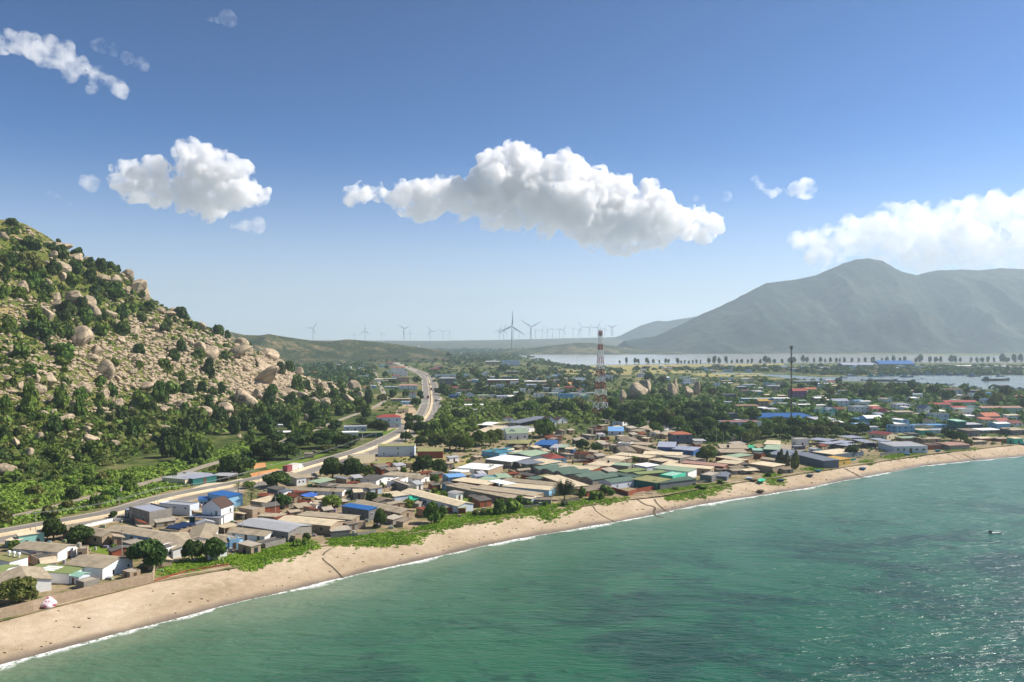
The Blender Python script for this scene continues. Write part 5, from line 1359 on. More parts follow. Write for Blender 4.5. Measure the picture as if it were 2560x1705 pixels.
H3('X', (555, 735), (720, 740), (740, 705), 2.3, 's', .1, 'mint', 'lblue', 'small pale mint porch left of the sage roof', **C_)
H3('X', (-40, 695), (440, 705), (477, 640), 2.6, 's', .2, 'asb', 'tan', 'tan hall roof with a black tank at the wood edge', **Ho)
H3('X', (-40, 770), (430, 775), (455, 720), 2.4, 's', .2, 'asb', 'tan', 'tan hall roof with vents below the tank roof', **Ho)
H3('X', (180, 850), (390, 880), (430, 795), 2.3, 's', .1, 'sage', 'tan', 'pale sage patch of roof below the vented hall', **o(S_, wins=NW))
H3('X', (-20, 855), (400, 928), (435, 892), 2.4, 's', .1, 'asbl', 'brick', 'cream roof with a dark gap right of the round tree', **Ho)
H3('X', (-40, 945), (300, 980), (385, 930), 2.4, 's', .1, 'asbl', 'tan', 'cream roof right above the beach shacks', **Ho)
H3('Y', (590, 748), (876, 830), (1295, 787), 3.3, 's', .3, 'grey', 'lwhite', 'large white beach hall with pale grey roof and dark door', **o(Ha, wins=([], [(.12, 1.2, .9, 1.3, 'f'), (.3, 1.2, .9, 1.3, 'f'), (.5, .02, 1.4, 2.4, 'd'), (.68, 1.4, 1.6, .9, 'f'), (.88, 1.4, 1.6, .9, 'f')], [])))
H3('Y', (1670, 795), (2025, 777), (1880, 722), 2.4, 'g0', .5, 'pink', 'conc', 'weathered beach store with a patched salmon roof', **o(S_, wins=NW))
H3('Y', (415, 582), (735, 615), (800, 580), 3.0, 'g0', 1.2, 'maroon', 'cream', 'cream house with a long dark maroon roof', **Ho)
H3('X', (1790, 790), (2220, 850), (2240, 720), 2.2, 'f', .2, 'asbl', 'slate', 'dark walled enclosure with pale capping beside the slate hall', **o(S_, wins=NW))
for i, (x, y, ww, rf, lb) in enumerate([(60, 1130, 200, 'asbd', 'patched grey beach shack at the fence end'), (110, 1210, 180, 'slate', 'slate blue beach shack near the grass'), (330, 1150, 220, 'asb', 'tan tarpaulin roofed beach shack'), (330, 1100, 260, 'asbd', 'brown sheet roofed beach shack'), (560, 1150, 260, 'asbl', 'cream roofed beach stall on posts'), (640, 1110, 200, 'asb', 'tan beach stall behind the cream stall'), (440, 1040, 180, 'dark', 'dark cluttered beach shack'), (250, 1040, 150, 'grey', 'grey beach shack with a water tank'), (1190, 1130, 180, 'asbd', 'low driftwood shack below the casuarinas')]):
 H1('X', (x, y), ww, 48, 4, 14, 's', .2, rf, 'tan' if i % 2 else 'conc', lb, group='beach shacks', **o(S_, wins=([(.5, .02, 1.2, 1.4, 'w')], [], [])) if i not in (4, 5) else C_)
# -- smaller roofs filling the gaps of the town, each a house or shed of its own
fr = random.Random(9)
FILL = []
def fits(x, y, r):
 for cx, cy_, a, b, an in FOOTPRINTS:
  dx, dy = x - cx, y - cy_
  u, v = dx * math.cos(an) + dy * math.sin(an), -dx * math.sin(an) + dy * math.cos(an)
  if abs(u) < a + r and abs(v) < b + r:
   return False
 return np.min(np.hypot(RP[:, 0] - x, RP[:, 1] - y)) > 19 + r
def inside(x, y, pg):
 c = False
 for i in range(len(pg)):
  (x0, y0), (x1, y1) = pg[i], pg[i - 1]
  if (y0 > y) != (y1 > y) and x < (x1 - x0) * (y - y0) / (y1 - y0) + x0:
   c = not c
 return c
def fill(pg, n, lo, hi, roofs, name, ang, hh, gap=.3):
 xs, ys = [q[0] for q in pg], [q[1] for q in pg]
 k = t = 0
 while k < n and t < n * 60:
  t += 1
  px, py = fr.uniform(min(xs), max(xs)), fr.uniform(min(ys), max(ys))
  if not inside(px, py, pg):
   continue
  g = G(px, py, 3)
  L, W, h = fr.uniform(lo, hi), fr.uniform(lo, hi) * .62, fr.uniform(*hh)
  if not fits(g[0], g[1], max(L, W) * .5 + gap):
   continue
  a = R(ang + fr.uniform(-6, 6) + fr.choice([0, 0, 90]))
  rf, wl, wd = fr.choice(roofs)
  e = house((g[0] - (math.cos(a) * L - math.sin(a) * W) / 2, g[1] - (math.sin(a) * L + math.cos(a) * W) / 2, 2.98), a, L, W, h, fr.choice(['s', 'g0', 's', 'g1'] if hh[1] < 4 else ['f', 'f', 'g0', 's']), fr.uniform(.2, .9), rf, wl, None, cat=name)
  FILL.append((e, ('small ' if L < 8 else '') + wd + ' ' + name, px, py))
  k += 1
NR = [('asb', 'tan', 'tan roofed'), ('asb', 'conc', 'tan roofed'), ('asbl', 'tan', 'cream roofed'), ('asbd', 'conc', 'brown roofed'), ('conc', 'conc', 'grey slab'), ('dark', 'brick', 'dark roofed'), ('rust', 'tan', 'rust roofed'), ('grey', 'white', 'grey roofed')]
fill([(0, 1420), (300, 1330), (560, 1270), (760, 1230), (780, 1340), (520, 1400), (250, 1440), (0, 1500)], 16, 3, 6, NR, 'shed', 40, (1.5, 2.3))
fill([(640, 1240), (900, 1165), (1200, 1150), (1400, 1130), (1380, 1230), (1180, 1270), (800, 1340), (680, 1330)], 34, 3, 7, NR, 'shed', 40, (1.6, 2.4))
fill([(1250, 1130), (1480, 1050), (1800, 1120), (2100, 1095), (2110, 1130), (1830, 1190), (1640, 1220), (1350, 1230)], 46, 4, 9, NR, 'shed', 36, (1.8, 2.6))
MR = [('asb', 'white', 'tan roofed'), ('asbl', 'white', 'cream roofed'), ('white', 'white', 'white'), ('grey', 'white', 'grey roofed'), ('terra', 'cream', 'orange roofed'), ('lblue', 'lwhite', 'blue roofed'), ('lav', 'lwhite', 'lavender roofed'), ('sage', 'pgreen', 'sage roofed'), ('brown', 'cream', 'brown roofed'), ('asbd', 'conc', 'brown roofed'), ('white', 'lblue', 'white roofed')]
fill([(1130, 1000), (1480, 1000), (1480, 940), (1130, 935)], 26, 7, 14, MR, 'house', 5, (2.6, 4.6), 1.5)
fill([(1660, 960), (1980, 1000), (2140, 1000), (2140, 955), (1900, 950), (1660, 940)], 28, 7, 15, MR, 'house', 12, (2.6, 4.6), 1.5)
fill([(2140, 1085), (2560, 1080), (2560, 1000), (2340, 985), (2140, 1010)], 36, 6, 13, MR, 'house', 14, (2.6, 4.6), 1)
fill([(900, 985), (1000, 950), (980, 905), (870, 890), (880, 930)], 12, 7, 14, MR, 'house', 12, (2.6, 4.4), 1)
# the scattered roofs too far to tell apart
for c_ in (('white', 'lwhite'), ('asbl', 'tan'), ('terra', 'cream'), ('lav', 'lblue')):
 r_, w_ = MB(), MB()
 for i in range(60):
  px, py = fr.uniform(700, 1300), fr.uniform(868, 905)
  if i % 3 == 0:
   px, py = fr.uniform(1600, 2560), fr.uniform(915, 934)
  if i % 7 == 0:
   px, py = fr.uniform(900, 1600), fr.uniform(862, 872)
  g = G(px, py, 3)
  if not fits(g[0], g[1], 8) or (px > 1240 and py < 912 and py > 876):
   continue
  L, W, h = fr.uniform(8, 18), fr.uniform(7, 10), fr.uniform(3, 5)
  w_.box(g[0], g[0] + L, g[1], g[1] + W, 2.9, 3 + h)
  r_.box(g[0] - .4, g[0] + L + .4, g[1] - .4, g[1] + W + .4, 3 + h, 3.4 + h)
 props(r_.make('distant_roofs', RF[c_[0]]), kind='stuff')
 props(w_.make('distant_walls', WL[c_[1]]), kind='stuff')
# ------------------------------------------------------------------ plants
def mat_leaf(name, a, b, c, sc=2.2, trans=0.22):
 k = NT(name, 0.75, 0.2)
 p = k.pos()
 n = k.noise(sc, 5, .65, p)
 q = k.noise(sc * 6, 3, .6, p)
 cc = k.ramp(k.math('ADD', k.math('MULTIPLY', n, .6), k.math('MULTIPLY', q, .4)), [(.34, a), (.5, b), (.66, c)])
 cc = k.hsv(cc, k.n('MapRange', ins={'Value': k.rand(), 'To Min': .78, 'To Max': 1.22}).outputs[0], 1.0, k.n('MapRange', ins={'Value': k.math('FRACT', k.math('MULTIPLY', k.rand(), 7.3)), 'To Min': .48, 'To Max': .515}).outputs[0])
 k.base(cc)
 tr = k.n('BsdfTranslucent', ins={'Color': cc})
 mx = k.n('MixShader', ins={0: trans})
 k.t.links.new(k.b.outputs[0], mx.inputs[1])
 k.t.links.new(tr.outputs[0], mx.inputs[2])
 k.t.links.new(mx.outputs[0], k.t.nodes['Material Output'].inputs[0])
 return k.m
LF = {'dark': mat_leaf('leaf_dark', col('2c421c'), col('3f5524'), col('627534')), 'mid': mat_leaf('leaf_mid', col('3d551f'), col('577029'), col('7f9040')), 'light': mat_leaf('leaf_light', col('56702a'), col('738a36'), col('98a34e')), 'olive': mat_leaf('leaf_olive', col('465226'), col('636a32'), col('868350')), 'grey': mat_leaf('leaf_grey', col('47513a'), col('616a4c'), col('848764'))}
M_bark = mat_flat('tree_bark', col('5b4c3d'), col('7d6b58'), 1.2)
_cs = None
def cube_sphere():
 global _cs
 if _cs is None:
  b = bmesh_cube = None
  V, Fq, idx = [], [], {}
  N = 2
  for ax in range(3):
   for sgn in (-1, 1):
    for i in range(N):
     for j in range(N):
      f = []
      for di, dj in ((0, 0), (1, 0), (1, 1), (0, 1)):
       p = [0, 0, 0]
       p[ax] = sgn
       p[(ax + 1) % 3] = -1 + 2 * (i + di) / N
       p[(ax + 2) % 3] = -1 + 2 * (j + dj) / N
       q = tuple(np.round(np.array(p) / np.linalg.norm(p), 5))
       idx.setdefault(q, len(idx))
       f.append(idx[q])
      Fq.append(f if sgn > 0 else f[::-1])
  _cs = (np.array(list(idx)), np.array(Fq))
 return _cs
def leaf_quads(c, nrm, size, r_):
 """quads of given size at points c, facing roughly nrm"""
 n = len(c)
 d = nrm + r_.normal(size=(n, 3)) * .55
 d /= np.linalg.norm(d, axis=1)[:, None] + 1e-9
 u = np.cross(d, r_.normal(size=(n, 3)))
 u /= np.linalg.norm(u, axis=1)[:, None] + 1e-9
 v = np.cross(d, u)
 s = (size * r_.uniform(.55, 1.35, n))[:, None]
 a = r_.uniform(.6, 1.0, n)[:, None]
 V = np.stack([c - u * s - v * s * a, c + u * s - v * s * a * .7, c + u * s * .8 + v * s * a, c - u * s * .7 + v * s * a], 1)
 return V.reshape(-1, 3), np.arange(n * 4).reshape(-1, 4)
def crown_mesh(name, seed, nlobe, nleaf, leaf, mat, z0=.3, z1=1.0, rmax=1.0, lobe=.42, cone=0.0, core=.74):
 r_ = np.random.default_rng(seed)
 L = []
 for i in range(nlobe):
  t = 2 * math.pi * (i / nlobe * 1.618 * 3 + r_.uniform(0, .3))
  h = r_.uniform(0, 1)
  rr = rmax * (1 - lobe) * math.sqrt(r_.uniform(.15, 1)) * (1 - cone * h) * (math.sqrt(max(0.12, 1 - (max(h - .35, 0) / .75) ** 2)))
  lr = lobe * r_.uniform(.7, 1.2) * (1 - cone * .6 * h)
  hz = (z1 - z0)
  L.append((rr * math.cos(t), rr * math.sin(t), z0 + lr * hz * .5 + (hz - lr * hz) * h, lr))
 L = np.array(L)
 sq = (z1 - z0) * .75
 per = max(8, nleaf // nlobe)
 c, nn = [], []
 for x, y, z, lr in L:
  d = r_.normal(size=(per, 3))
  d[:, 2] = d[:, 2] * .9 + .25
  d /= np.linalg.norm(d, axis=1)[:, None]
  rad = lr * r_.uniform(.78, 1.12, per)[:, None]
  c.append(np.array([x, y, z]) + d * rad * np.array([1, 1, sq]))
  nn.append(d)
 V, Fq = leaf_quads(np.vstack(c), np.vstack(nn), leaf, r_)
 cv, cf = cube_sphere()
 Vs, Fs, n = [V], [Fq], len(V)
 for x, y, z, lr in L:
  Vs.append(cv * np.array([1, 1, sq]) * lr * core + np.array([x, y, z]))
  Fs.append(cf + n)
  n += len(cv)
 return mesh(name, np.vstack(Vs), np.vstack(Fs), mat)
def trunk_mesh(name, seed, h=.5, r=.06, lean=.1, limbs=4, spread=.5):
 r_ = random.Random(seed)
 m = MB()
 tx, ty = r_.uniform(-lean, lean), r_.uniform(-lean, lean)
 m.tube([(0, 0, -.03), (tx * .3, ty * .3, h * .5), (tx, ty, h)], [r * 1.3, r, r * .75], 6)
 for i in range(limbs):
  a = 2 * math.pi * (i + r_.uniform(0, .6)) / limbs
  m.tube([(tx * .5, ty * .5, h * .62), (tx + spread * .5 * math.cos(a), ty + spread * .5 * math.sin(a), h * 1.05), (tx + spread * math.cos(a), ty + spread * math.sin(a), h * 1.4)], [r * .6, r * .42, r * .15], 5)
 return mesh(name, m.v, m.f, M_bark)
CROWN = {}
for tone in ('dark', 'mid', 'light', 'olive'):
 CROWN[tone] = [crown_mesh('crown', s, 19, 2600, .08, LF[tone], .22, 1.0, lobe=.34, core=.66) for s in (1, 2, 3)]
 CROWN[tone + '_far'] = [crown_mesh('crown', s, 10, 420, .17, LF[tone], .18, 1.0) for s in (4, 5, 6)]
BUSHM = {t: [crown_mesh('bush', s, 11, 800, .12, LF[t], .0, 1.0, lobe=.36, core=.66) for s in (11, 12, 13)] for t in ('dark', 'mid', 'light', 'olive', 'grey')}
CASU = [crown_mesh('crown', s, 16, 1300, .12, LF['grey' if s == 21 else 'olive'], .12, 1.0, lobe=.38, cone=.75, core=.55) for s in (21, 22)]
TRUNK = [trunk_mesh('trunk', s) for s in (1, 2, 3)]
PLANTS = []      # (object, kind phrase, px, py, size) labelled at the end
def plant_root(name, loc, scale, ang):
 e = empty(name, loc, ang)
 e.scale = scale
 return e
def tree(x, y, h, w, tone='dark', z=None, far=False, phrase=None, group='trees of the town'):
 z = float(land(x, y)) if z is None else z
 e = plant_root('tree', (x, y, z - .05), (w / 2, w / 2, h), rng.uniform(0, 6.28))
 obj('crown', rng.choice(CROWN[tone + ('_far' if far else '')]), e)
 obj('trunk', rng.choice(TRUNK), e)
 ph = phrase or {'dark': 'dark green tree', 'mid': 'leafy green tree', 'light': 'light green tree', 'olive': 'olive green tree'}[tone]
 props(e, None, 'tree', group)
 px, py = P(x, y, z + h * .6)
 PLANTS.append((e, ph, px, py, w / y * F))
 return e
def bush(x, y, h, w, tone='mid', z=None, phrase=None, group='bushes among the houses', name='bush'):
 z = float(land(x, y)) if z is None else z
 o = obj(name, rng.choice(BUSHM[tone]), None, (x, y, z - .08), rng.uniform(0, 6.28), (w / 2, w / 2, h))
 ph = phrase or {'dark': 'dark green bush', 'mid': 'green bush', 'light': 'bright green bush', 'olive': 'olive bush', 'grey': 'grey green bush'}[tone]
 props(o, None, 'bush', group)
 px, py = P(x, y, z + h * .5)
 PLANTS.append((o, ph, px, py, w / y * F))
 return o
def frond_mesh(seed, n=15, L=1.0, droop=.75, width=.11, up=.5, fan=False):
 """a head of feathered fronds, unit length"""
 r_ = np.random.default_rng(seed)
 V, Fq = [], []
 for i in range(n):
  a = 2 * math.pi * i / n + r_.uniform(-.2, .2)
  if fan:
   a = (0 if i % 2 else math.pi) + r_.uniform(-.08, .08)
  e0 = r_.uniform(up - .45, up + .35) if not fan else lerp(.15, 1.45, (i // 2 + .5) / ((n + 1) // 2))
  p = np.array([0., 0., 0.])
  d = np.array([math.cos(a) * math.cos(e0), math.sin(a) * math.cos(e0), math.sin(e0)])
  side = np.array([-math.sin(a), math.cos(a), 0])
  K = 9
  step = L / K
  for k in range(K):
   q = p + d * step
   for s in (-1, 1):
    w = width * (math.sin(math.pi * (k + .8) / (K + .6))) * L * (1.0 if not fan else 1.3)
    tip = (p + q) / 2 + side * s * w + np.array([0, 0, -w * .45]) + d * w * .5
    b = len(V)
    V += [p, q, tip + d * step * .5, tip - d * step * .1]
    Fq.append((b, b + 1, b + 2, b + 3))
   p = q
   d = d + np.array([0, 0, -droop * step * (1.6 if k > 2 else .7)])
   d /= np.linalg.norm(d)
 return mesh('crown', np.array(V), np.array(Fq), None) if False else (np.array(V), np.array(Fq))
M_palm = mat_leaf('palm_leaf', col('3a4526'), col('56602f'), col('84835a'), 1.5, .15)
M_fan = mat_leaf('fan_palm_leaf', col('2c3a22'), col('47532f'), col('757a52'), 1.5, .12)
PALM = [mesh('crown', *frond_mesh(s, 17), M_palm) for s in (1, 2, 3)]
FANP = mesh('crown', *frond_mesh(5, 30, 1.0, .25, .1, .9, True), M_fan)
PTR = MB().tube([(0, 0, -.03), (.03, .0, .35), (.05, .02, .7), (.04, .03, 1.0)], [.035, .027, .022, .02], 7)
PTRUNK = mesh('trunk', PTR.v, PTR.f, M_bark)
def palm(zn, p, h, phrase='coconut palm'):
 px, py = zz(zn, *p)
 g = G(px, py, 3.0)
 H = h * ZK[zn] * g[1] / F
 e = empty('palm_tree', (g[0], g[1], 2.95), rng.uniform(0, 6.28))
 t = obj('trunk', PTRUNK, e, scale=(H * .9, H * .9, H * .72))
 obj('crown', rng.choice(PALM), e, (H * .9 * .04, H * .9 * .03, H * .72), None, H * .42)
 props(e, None, 'palm', 'palms of the town')
 PLANTS.append((e, phrase, px, py - h * ZK[zn] * .7, 30))
def T2(zn, p, h, w, tone='dark', kind='tree', **k):
 """plant from base point, height and width in zoomed pixels"""
 px, py = zz(zn, *p)
 g = G(px, py, 3.0)
 s = ZK[zn] * g[1] / F
 (tree if kind == 'tree' else bush)(g[0], g[1], h * s, w * s, tone, 3.0, **k)
for a in [('P', (330, 1575), 400, 700, 'olive'), ('P', (925, 490), 350, 450, 'dark'), ('P', (1385, 560), 310, 490, 'dark'), ('P', (1960, 95), 105, 160, 'dark'), ('Q', (490, 1545), 480, 770, 'dark'), ('Q', (1250, 1395), 340, 390, 'dark'), ('Q', (1630, 1385), 360, 440, 'dark'),
  ('R', (640, 535), 250, 530, 'dark'), ('R', (1600, 395), 340, 460, 'dark'), ('R', (1960, 395), 325, 480, 'dark'), ('R', (2210, 345), 170, 260, 'mid'), ('R', (715, 905), 235, 390, 'dark'), ('R', (1600, 905), 225, 370, 'light'), ('R', (150, 560), 120, 240, 'mid'), ('R', (40, 330), 320, 420, 'dark'),
  ('S', (350, 1235), 300, 250, 'dark'), ('S', (1240, 1160), 340, 320, 'mid'), ('S', (1420, 1090), 210, 210, 'mid'), ('S', (1090, 305), 300, 420, 'dark'), ('S', (1370, 315), 240, 310, 'dark'), ('S', (200, 800), 165, 250, 'dark'), ('S', (470, 815), 165, 240, 'dark'), ('S', (840, 905), 150, 250, 'light'), ('S', (1290, 475), 150, 190, 'mid'),
  ('U', (1850, 245), 260, 420, 'mid'), ('U', (620, 235), 95, 220, 'light'), ('V', (755, 425), 240, 320, 'dark'), ('V', (1030, 805), 85, 160, 'olive'), ('W', (1110, 790), 310, 390, 'mid'), ('W', (1760, 1005), 180, 260, 'dark'), ('W', (2010, 1015), 115, 260, 'dark'), ('E', (2130, 215), 175, 310, 'dark'),
  ('D', (250, 430), 170, 330, 'dark'), ('D', (430, 430), 150, 240, 'dark'), ('D', (620, 300), 120, 200, 'mid'), ('D', (520, 330), 150, 260, 'dark'), ('D', (760, 330), 150, 260, 'dark'), ('D', (880, 320), 140, 240, 'dark'), ('D', (1000, 320), 110, 200, 'dark'), ('D', (800, 370), 70, 190, 'olive'), ('D', (1270, 190), 120, 190, 'dark'), ('D', (1110, 115), 60, 130, 'dark'), ('D', (1540, 60), 50, 100, 'dark'), ('D', (330, 290), 110, 200, 'dark'), ('D', (110, 300), 60, 60, 'dark'), ('D', (60, 130), 110, 170, 'dark'), ('D', (270, 160), 90, 150, 'dark'), ('D', (870, 170), 90, 150, 'dark'), ('D', (720, 150), 80, 150, 'mid'), ('D', (620, 190), 90, 150, 'mid'),
  ('X', (1840, 330), 20, 30, 'mid'), ('X', (840, 905), 135, 115, 'dark'), ('X', (420, 235), 115, 200, 'light'), ('X', (560, 220), 200, 330, 'dark'), ('Y', (70, 970), 190, 260, 'dark'), ('Y', (540, 425), 120, 240, 'dark'), ('Y', (690, 530), 150, 230, 'dark'), ('Y', (500, 520), 130, 240, 'mid'), ('Y', (250, 600), 190, 280, 'dark'), ('Y', (1430, 650), 85, 150, 'dark'), ('Y', (1680, 620), 130, 160, 'dark'), ('Y', (1800, 700), 160, 220, 'dark'), ('Y', (1950, 720), 160, 240, 'mid'), ('Y', (2080, 830), 150, 170, 'olive'), ('Y', (1850, 500), 90, 170, 'olive'),
  ('Z', (1840, 1275), 130, 240, 'dark'), ('Z', (1660, 1290), 80, 120, 'mid'), ('Z', (1080, 1270), 100, 180, 'dark')]:
 T2(*a)
for a in [('B', (520, 760), 75, 140), ('B', (450, 840), 95, 110), ('B', (560, 850), 100, 170), ('B', (680, 860), 110, 150), ('B', (770, 840), 130, 110), ('B', (420, 920), 80, 120), ('B', (560, 960), 80, 140), ('B', (690, 990), 130, 180), ('B', (820, 1000), 140, 210), ('B', (950, 1010), 160, 210), ('B', (1090, 970), 140, 180), ('B', (1190, 960), 130, 150), ('B', (1260, 930), 110, 120), ('B', (880, 720), 80, 130), ('B', (960, 720), 70, 120), ('B', (750, 740), 55, 95), ('B', (1150, 690), 60, 110), ('B', (1200, 720), 60, 90), ('B', (1350, 610), 80, 110), ('B', (1440, 690), 75, 100), ('B', (1450, 590), 90, 130), ('B', (1560, 670), 110, 170), ('B', (1640, 590), 60, 100), ('B', (1690, 600), 80, 120), ('B', (1790, 670), 100, 150), ('B', (1900, 670), 110, 160), ('B', (1960, 600), 70, 100), ('B', (2050, 680), 90, 110), ('B', (2000, 620), 90, 130), ('B', (2290, 680), 140, 140), ('B', (2200, 660), 60, 90), ('B', (1690, 880), 150, 200), ('B', (760, 500), 80, 130), ('B', (820, 490), 60, 90), ('B', (550, 540), 70, 75), ('B', (420, 520), 50, 80), ('B', (510, 610), 80, 110), ('B', (300, 530), 70, 110), ('B', (200, 560), 60, 100), ('B', (520, 390), 55, 95), ('B', (300, 400), 40, 90), ('B', (900, 610), 60, 120), ('B', (440, 770), 80, 80), ('B', (180, 830), 90, 170), ('B', (60, 790), 50, 90), ('B', (1980, 440), 70, 100), ('B', (2080, 430), 60, 110), ('B', (1290, 500), 60, 110), ('B', (1370, 490), 45, 90), ('B', (1310, 290), 60, 130), ('B', (1580, 290), 45, 70)]:
 px, py = zz(a[0], *a[1])
 T2(a[0], a[1], a[2], a[3], rng.choice(['dark', 'dark', 'mid', 'olive']), far=py < 1010)
# belt of trees between the shacks and the blue hall, and the wood under the tower
for (x, y, h, w) in [(1520, 1050, 30, 40), (1555, 1062, 34, 44), (1590, 1052, 32, 46), (1600, 1070, 28, 40), (1630, 1060, 34, 50), (1665, 1062, 36, 50), (1690, 1075, 32, 44), (1640, 1085, 28, 42), (1700, 1050, 30, 48), (1735, 1062, 32, 50), (1760, 1050, 30, 46), (1775, 1080, 34, 50), (1745, 1090, 30, 44), (1800, 1062, 30, 44), (1720, 1098, 26, 40), (1790, 1100, 28, 36), (1690, 1030, 26, 44), (1730, 1030, 26, 46), (1770, 1030, 24, 44), (1810, 1040, 24, 40), (1640, 1032, 24, 44), (1600, 1030, 24, 44), (1570, 1035, 26, 40), (1812, 1085, 30, 40), (1545, 1035, 22, 34),
     (1850, 1098, 30, 46), (1875, 1080, 26, 44), (1885, 1102, 30, 44), (1910, 1072, 26, 46), (1915, 1096, 32, 50), (1945, 1068, 26, 48), (1950, 1092, 34, 52), (1985, 1072, 26, 44), (1985, 1096, 30, 46), (2015, 1076, 26, 44), (2020, 1090, 28, 48), (2050, 1076, 24, 44), (2055, 1092, 28, 46), (2085, 1078, 24, 44), (2090, 1092, 26, 44), (2115, 1082, 24, 42), (2140, 1086, 24, 40), (1835, 1085, 26, 36), (1870, 1105, 26, 40), (2135, 1070, 20, 36)]:
 g = G(x, y, 3)
 k = g[1] / F
 tree(g[0], g[1], h * k, w * k, rng.choice(['dark', 'dark', 'mid', 'mid', 'olive']), 3.0, far=False)
for a in [('P', (270, 655), 155, 250, 'mid'), ('P', (1680, 1395), 140, 160, 'mid'), ('R', (1870, 690), 90, 150, 'dark'), ('R', (1790, 440), 60, 180, 'mid'), ('R', (2050, 470), 70, 220, 'olive'), ('R', (2250, 490), 70, 180, 'olive'), ('R', (1150, 1430), 90, 160, 'dark'), ('R', (1180, 1380), 70, 120, 'mid'), ('R', (330, 1545), 90, 160, 'mid'), ('R', (1000, 1560), 110, 220, 'light'), ('R', (1130, 1540), 120, 180, 'light'),
  ('S', (640, 560), 110, 230, 'olive'), ('S', (380, 540), 80, 120, 'mid'), ('S', (1640, 480), 95, 150, 'mid'), ('S', (1930, 810), 80, 140, 'light'), ('S', (1560, 680), 60, 120, 'mid'), ('S', (1760, 740), 70, 110, 'mid'), ('S', (2130, 1030), 90, 120, 'mid'), ('S', (2230, 1030), 80, 110, 'mid'), ('S', (2010, 1030), 90, 150, 'olive'), ('S', (280, 1240), 60, 130, 'olive'), ('S', (740, 840), 70, 150, 'mid'), ('S', (560, 820), 70, 160, 'mid'), ('S', (1340, 1160), 110, 160, 'light'), ('S', (900, 620), 70, 200, 'mid'), ('S', (1300, 640), 80, 150, 'mid'), ('S', (1450, 670), 80, 150, 'light'), ('S', (1000, 240), 60, 180, 'mid'), ('S', (760, 290), 100, 130, 'light'),
  ('T', (330, 1425), 240, 310, 'mid'), ('T', (560, 1395), 240, 330, 'light'), ('T', (690, 1240), 130, 170, 'mid'), ('T', (840, 1260), 90, 170, 'mid'), ('T', (1130, 1290), 90, 120, 'mid'), ('T', (1460, 1275), 100, 180, 'grey'), ('T', (1990, 1165), 135, 260, 'light'), ('T', (2080, 1160), 120, 200, 'mid'), ('T', (2150, 1070), 160, 240, 'mid'), ('T', (1770, 1140), 200, 160, 'mid'), ('T', (2270, 1090), 100, 180, 'mid'), ('T', (60, 1440), 100, 130, 'olive'), ('T', (140, 1440), 100, 120, 'mid'),
  ('U', (340, 385), 70, 170, 'olive'), ('U', (1620, 650), 70, 90, 'dark'), ('U', (1300, 720), 50, 180, 'mid'), ('U', (1750, 690), 60, 260, 'mid'), ('U', (2080, 620), 70, 160, 'mid'), ('X', (830, 1190), 75, 130, 'dark'), ('X', (900, 1130), 60, 100, 'mid'), ('X', (1040, 1140), 50, 90, 'olive'), ('D', (100, 300), 60, 50, 'dark'), ('D', (60, 420), 70, 160, 'mid'), ('D', (220, 430), 60, 110, 'mid'), ('Q', (880, 640), 80, 70, 'dark'), ('Q', (800, 860), 80, 60, 'mid'), ('P', (1980, 660), 90, 170, 'mid'), ('P', (1300, 560), 100, 300, 'mid')]:
 T2(*a, kind='bush')
for a in [('Q', (2060, 330), 330), ('Q', (2255, 490), 330), ('R', (195, 845), 340), ('T', (195, 720), 190), ('T', (245, 440), 150), ('T', (1715, 515), 260), ('V', (965, 660), 195), ('V', (1080, 670), 130), ('V', (1295, 690), 180), ('W', (180, 690), 120), ('X', (1210, 1010), 190), ('X', (1595, 690), 160), ('Y', (1290, 825), 225), ('Y', (235, 910), 215), ('Y', (1225, 235), 150), ('Y', (1690, 610), 120), ('Y', (1790, 640), 110), ('Z', (415, 985), 150), ('Z', (1110, 720), 110), ('Z', (2060, 1370), 140), ('W', (90, 1010), 210), ('W', (230, 960), 190), ('W', (30, 1030), 180), ('V', (1370, 300), 240), ('V', (1290, 200), 170), ('Z', (1060, 545), 130), ('Z', (530, 520), 120)]:
 palm(*a)
px, py = zz('T', 1450, 1180)
g = G(px, py, 3.0)
e = empty('fan_palm', (g[0], g[1], 2.95), R(28))
H = 370 * ZK['T'] * g[1] / F
obj('crown', FANP, e, (0, 0, H * .22), None, H * .8)
obj('trunk', PTRUNK, e, None, None, (H * 1.3, H * 1.3, H * .25))
props(e, 'big fan shaped palm with upright leaves at the edge of the dune', 'palm')
for zn, p, h, w, i in [('X', (1060, 1000), 270, 200, 0), ('X', (1160, 1010), 250, 150, 0), ('X', (1310, 1065), 300, 190, 1), ('X', (1010, 960), 190, 120, 0)]:
 px, py = zz(zn, *p)
 g = G(px, py, 2.8)
 s = ZK[zn] * g[1] / F
 e = plant_root('casuarina_tree', (g[0], g[1], 2.7), (w * s / 2, w * s / 2, h * s), rng.uniform(0, 6))
 obj('crown', CASU[i], e)
 obj('trunk', TRUNK[0], e)
 props(e, None, 'tree', 'feathery casuarinas on the beach')
 PLANTS.append((e, 'feathery casuarina', px, py - h * ZK[zn] * .5, 30))
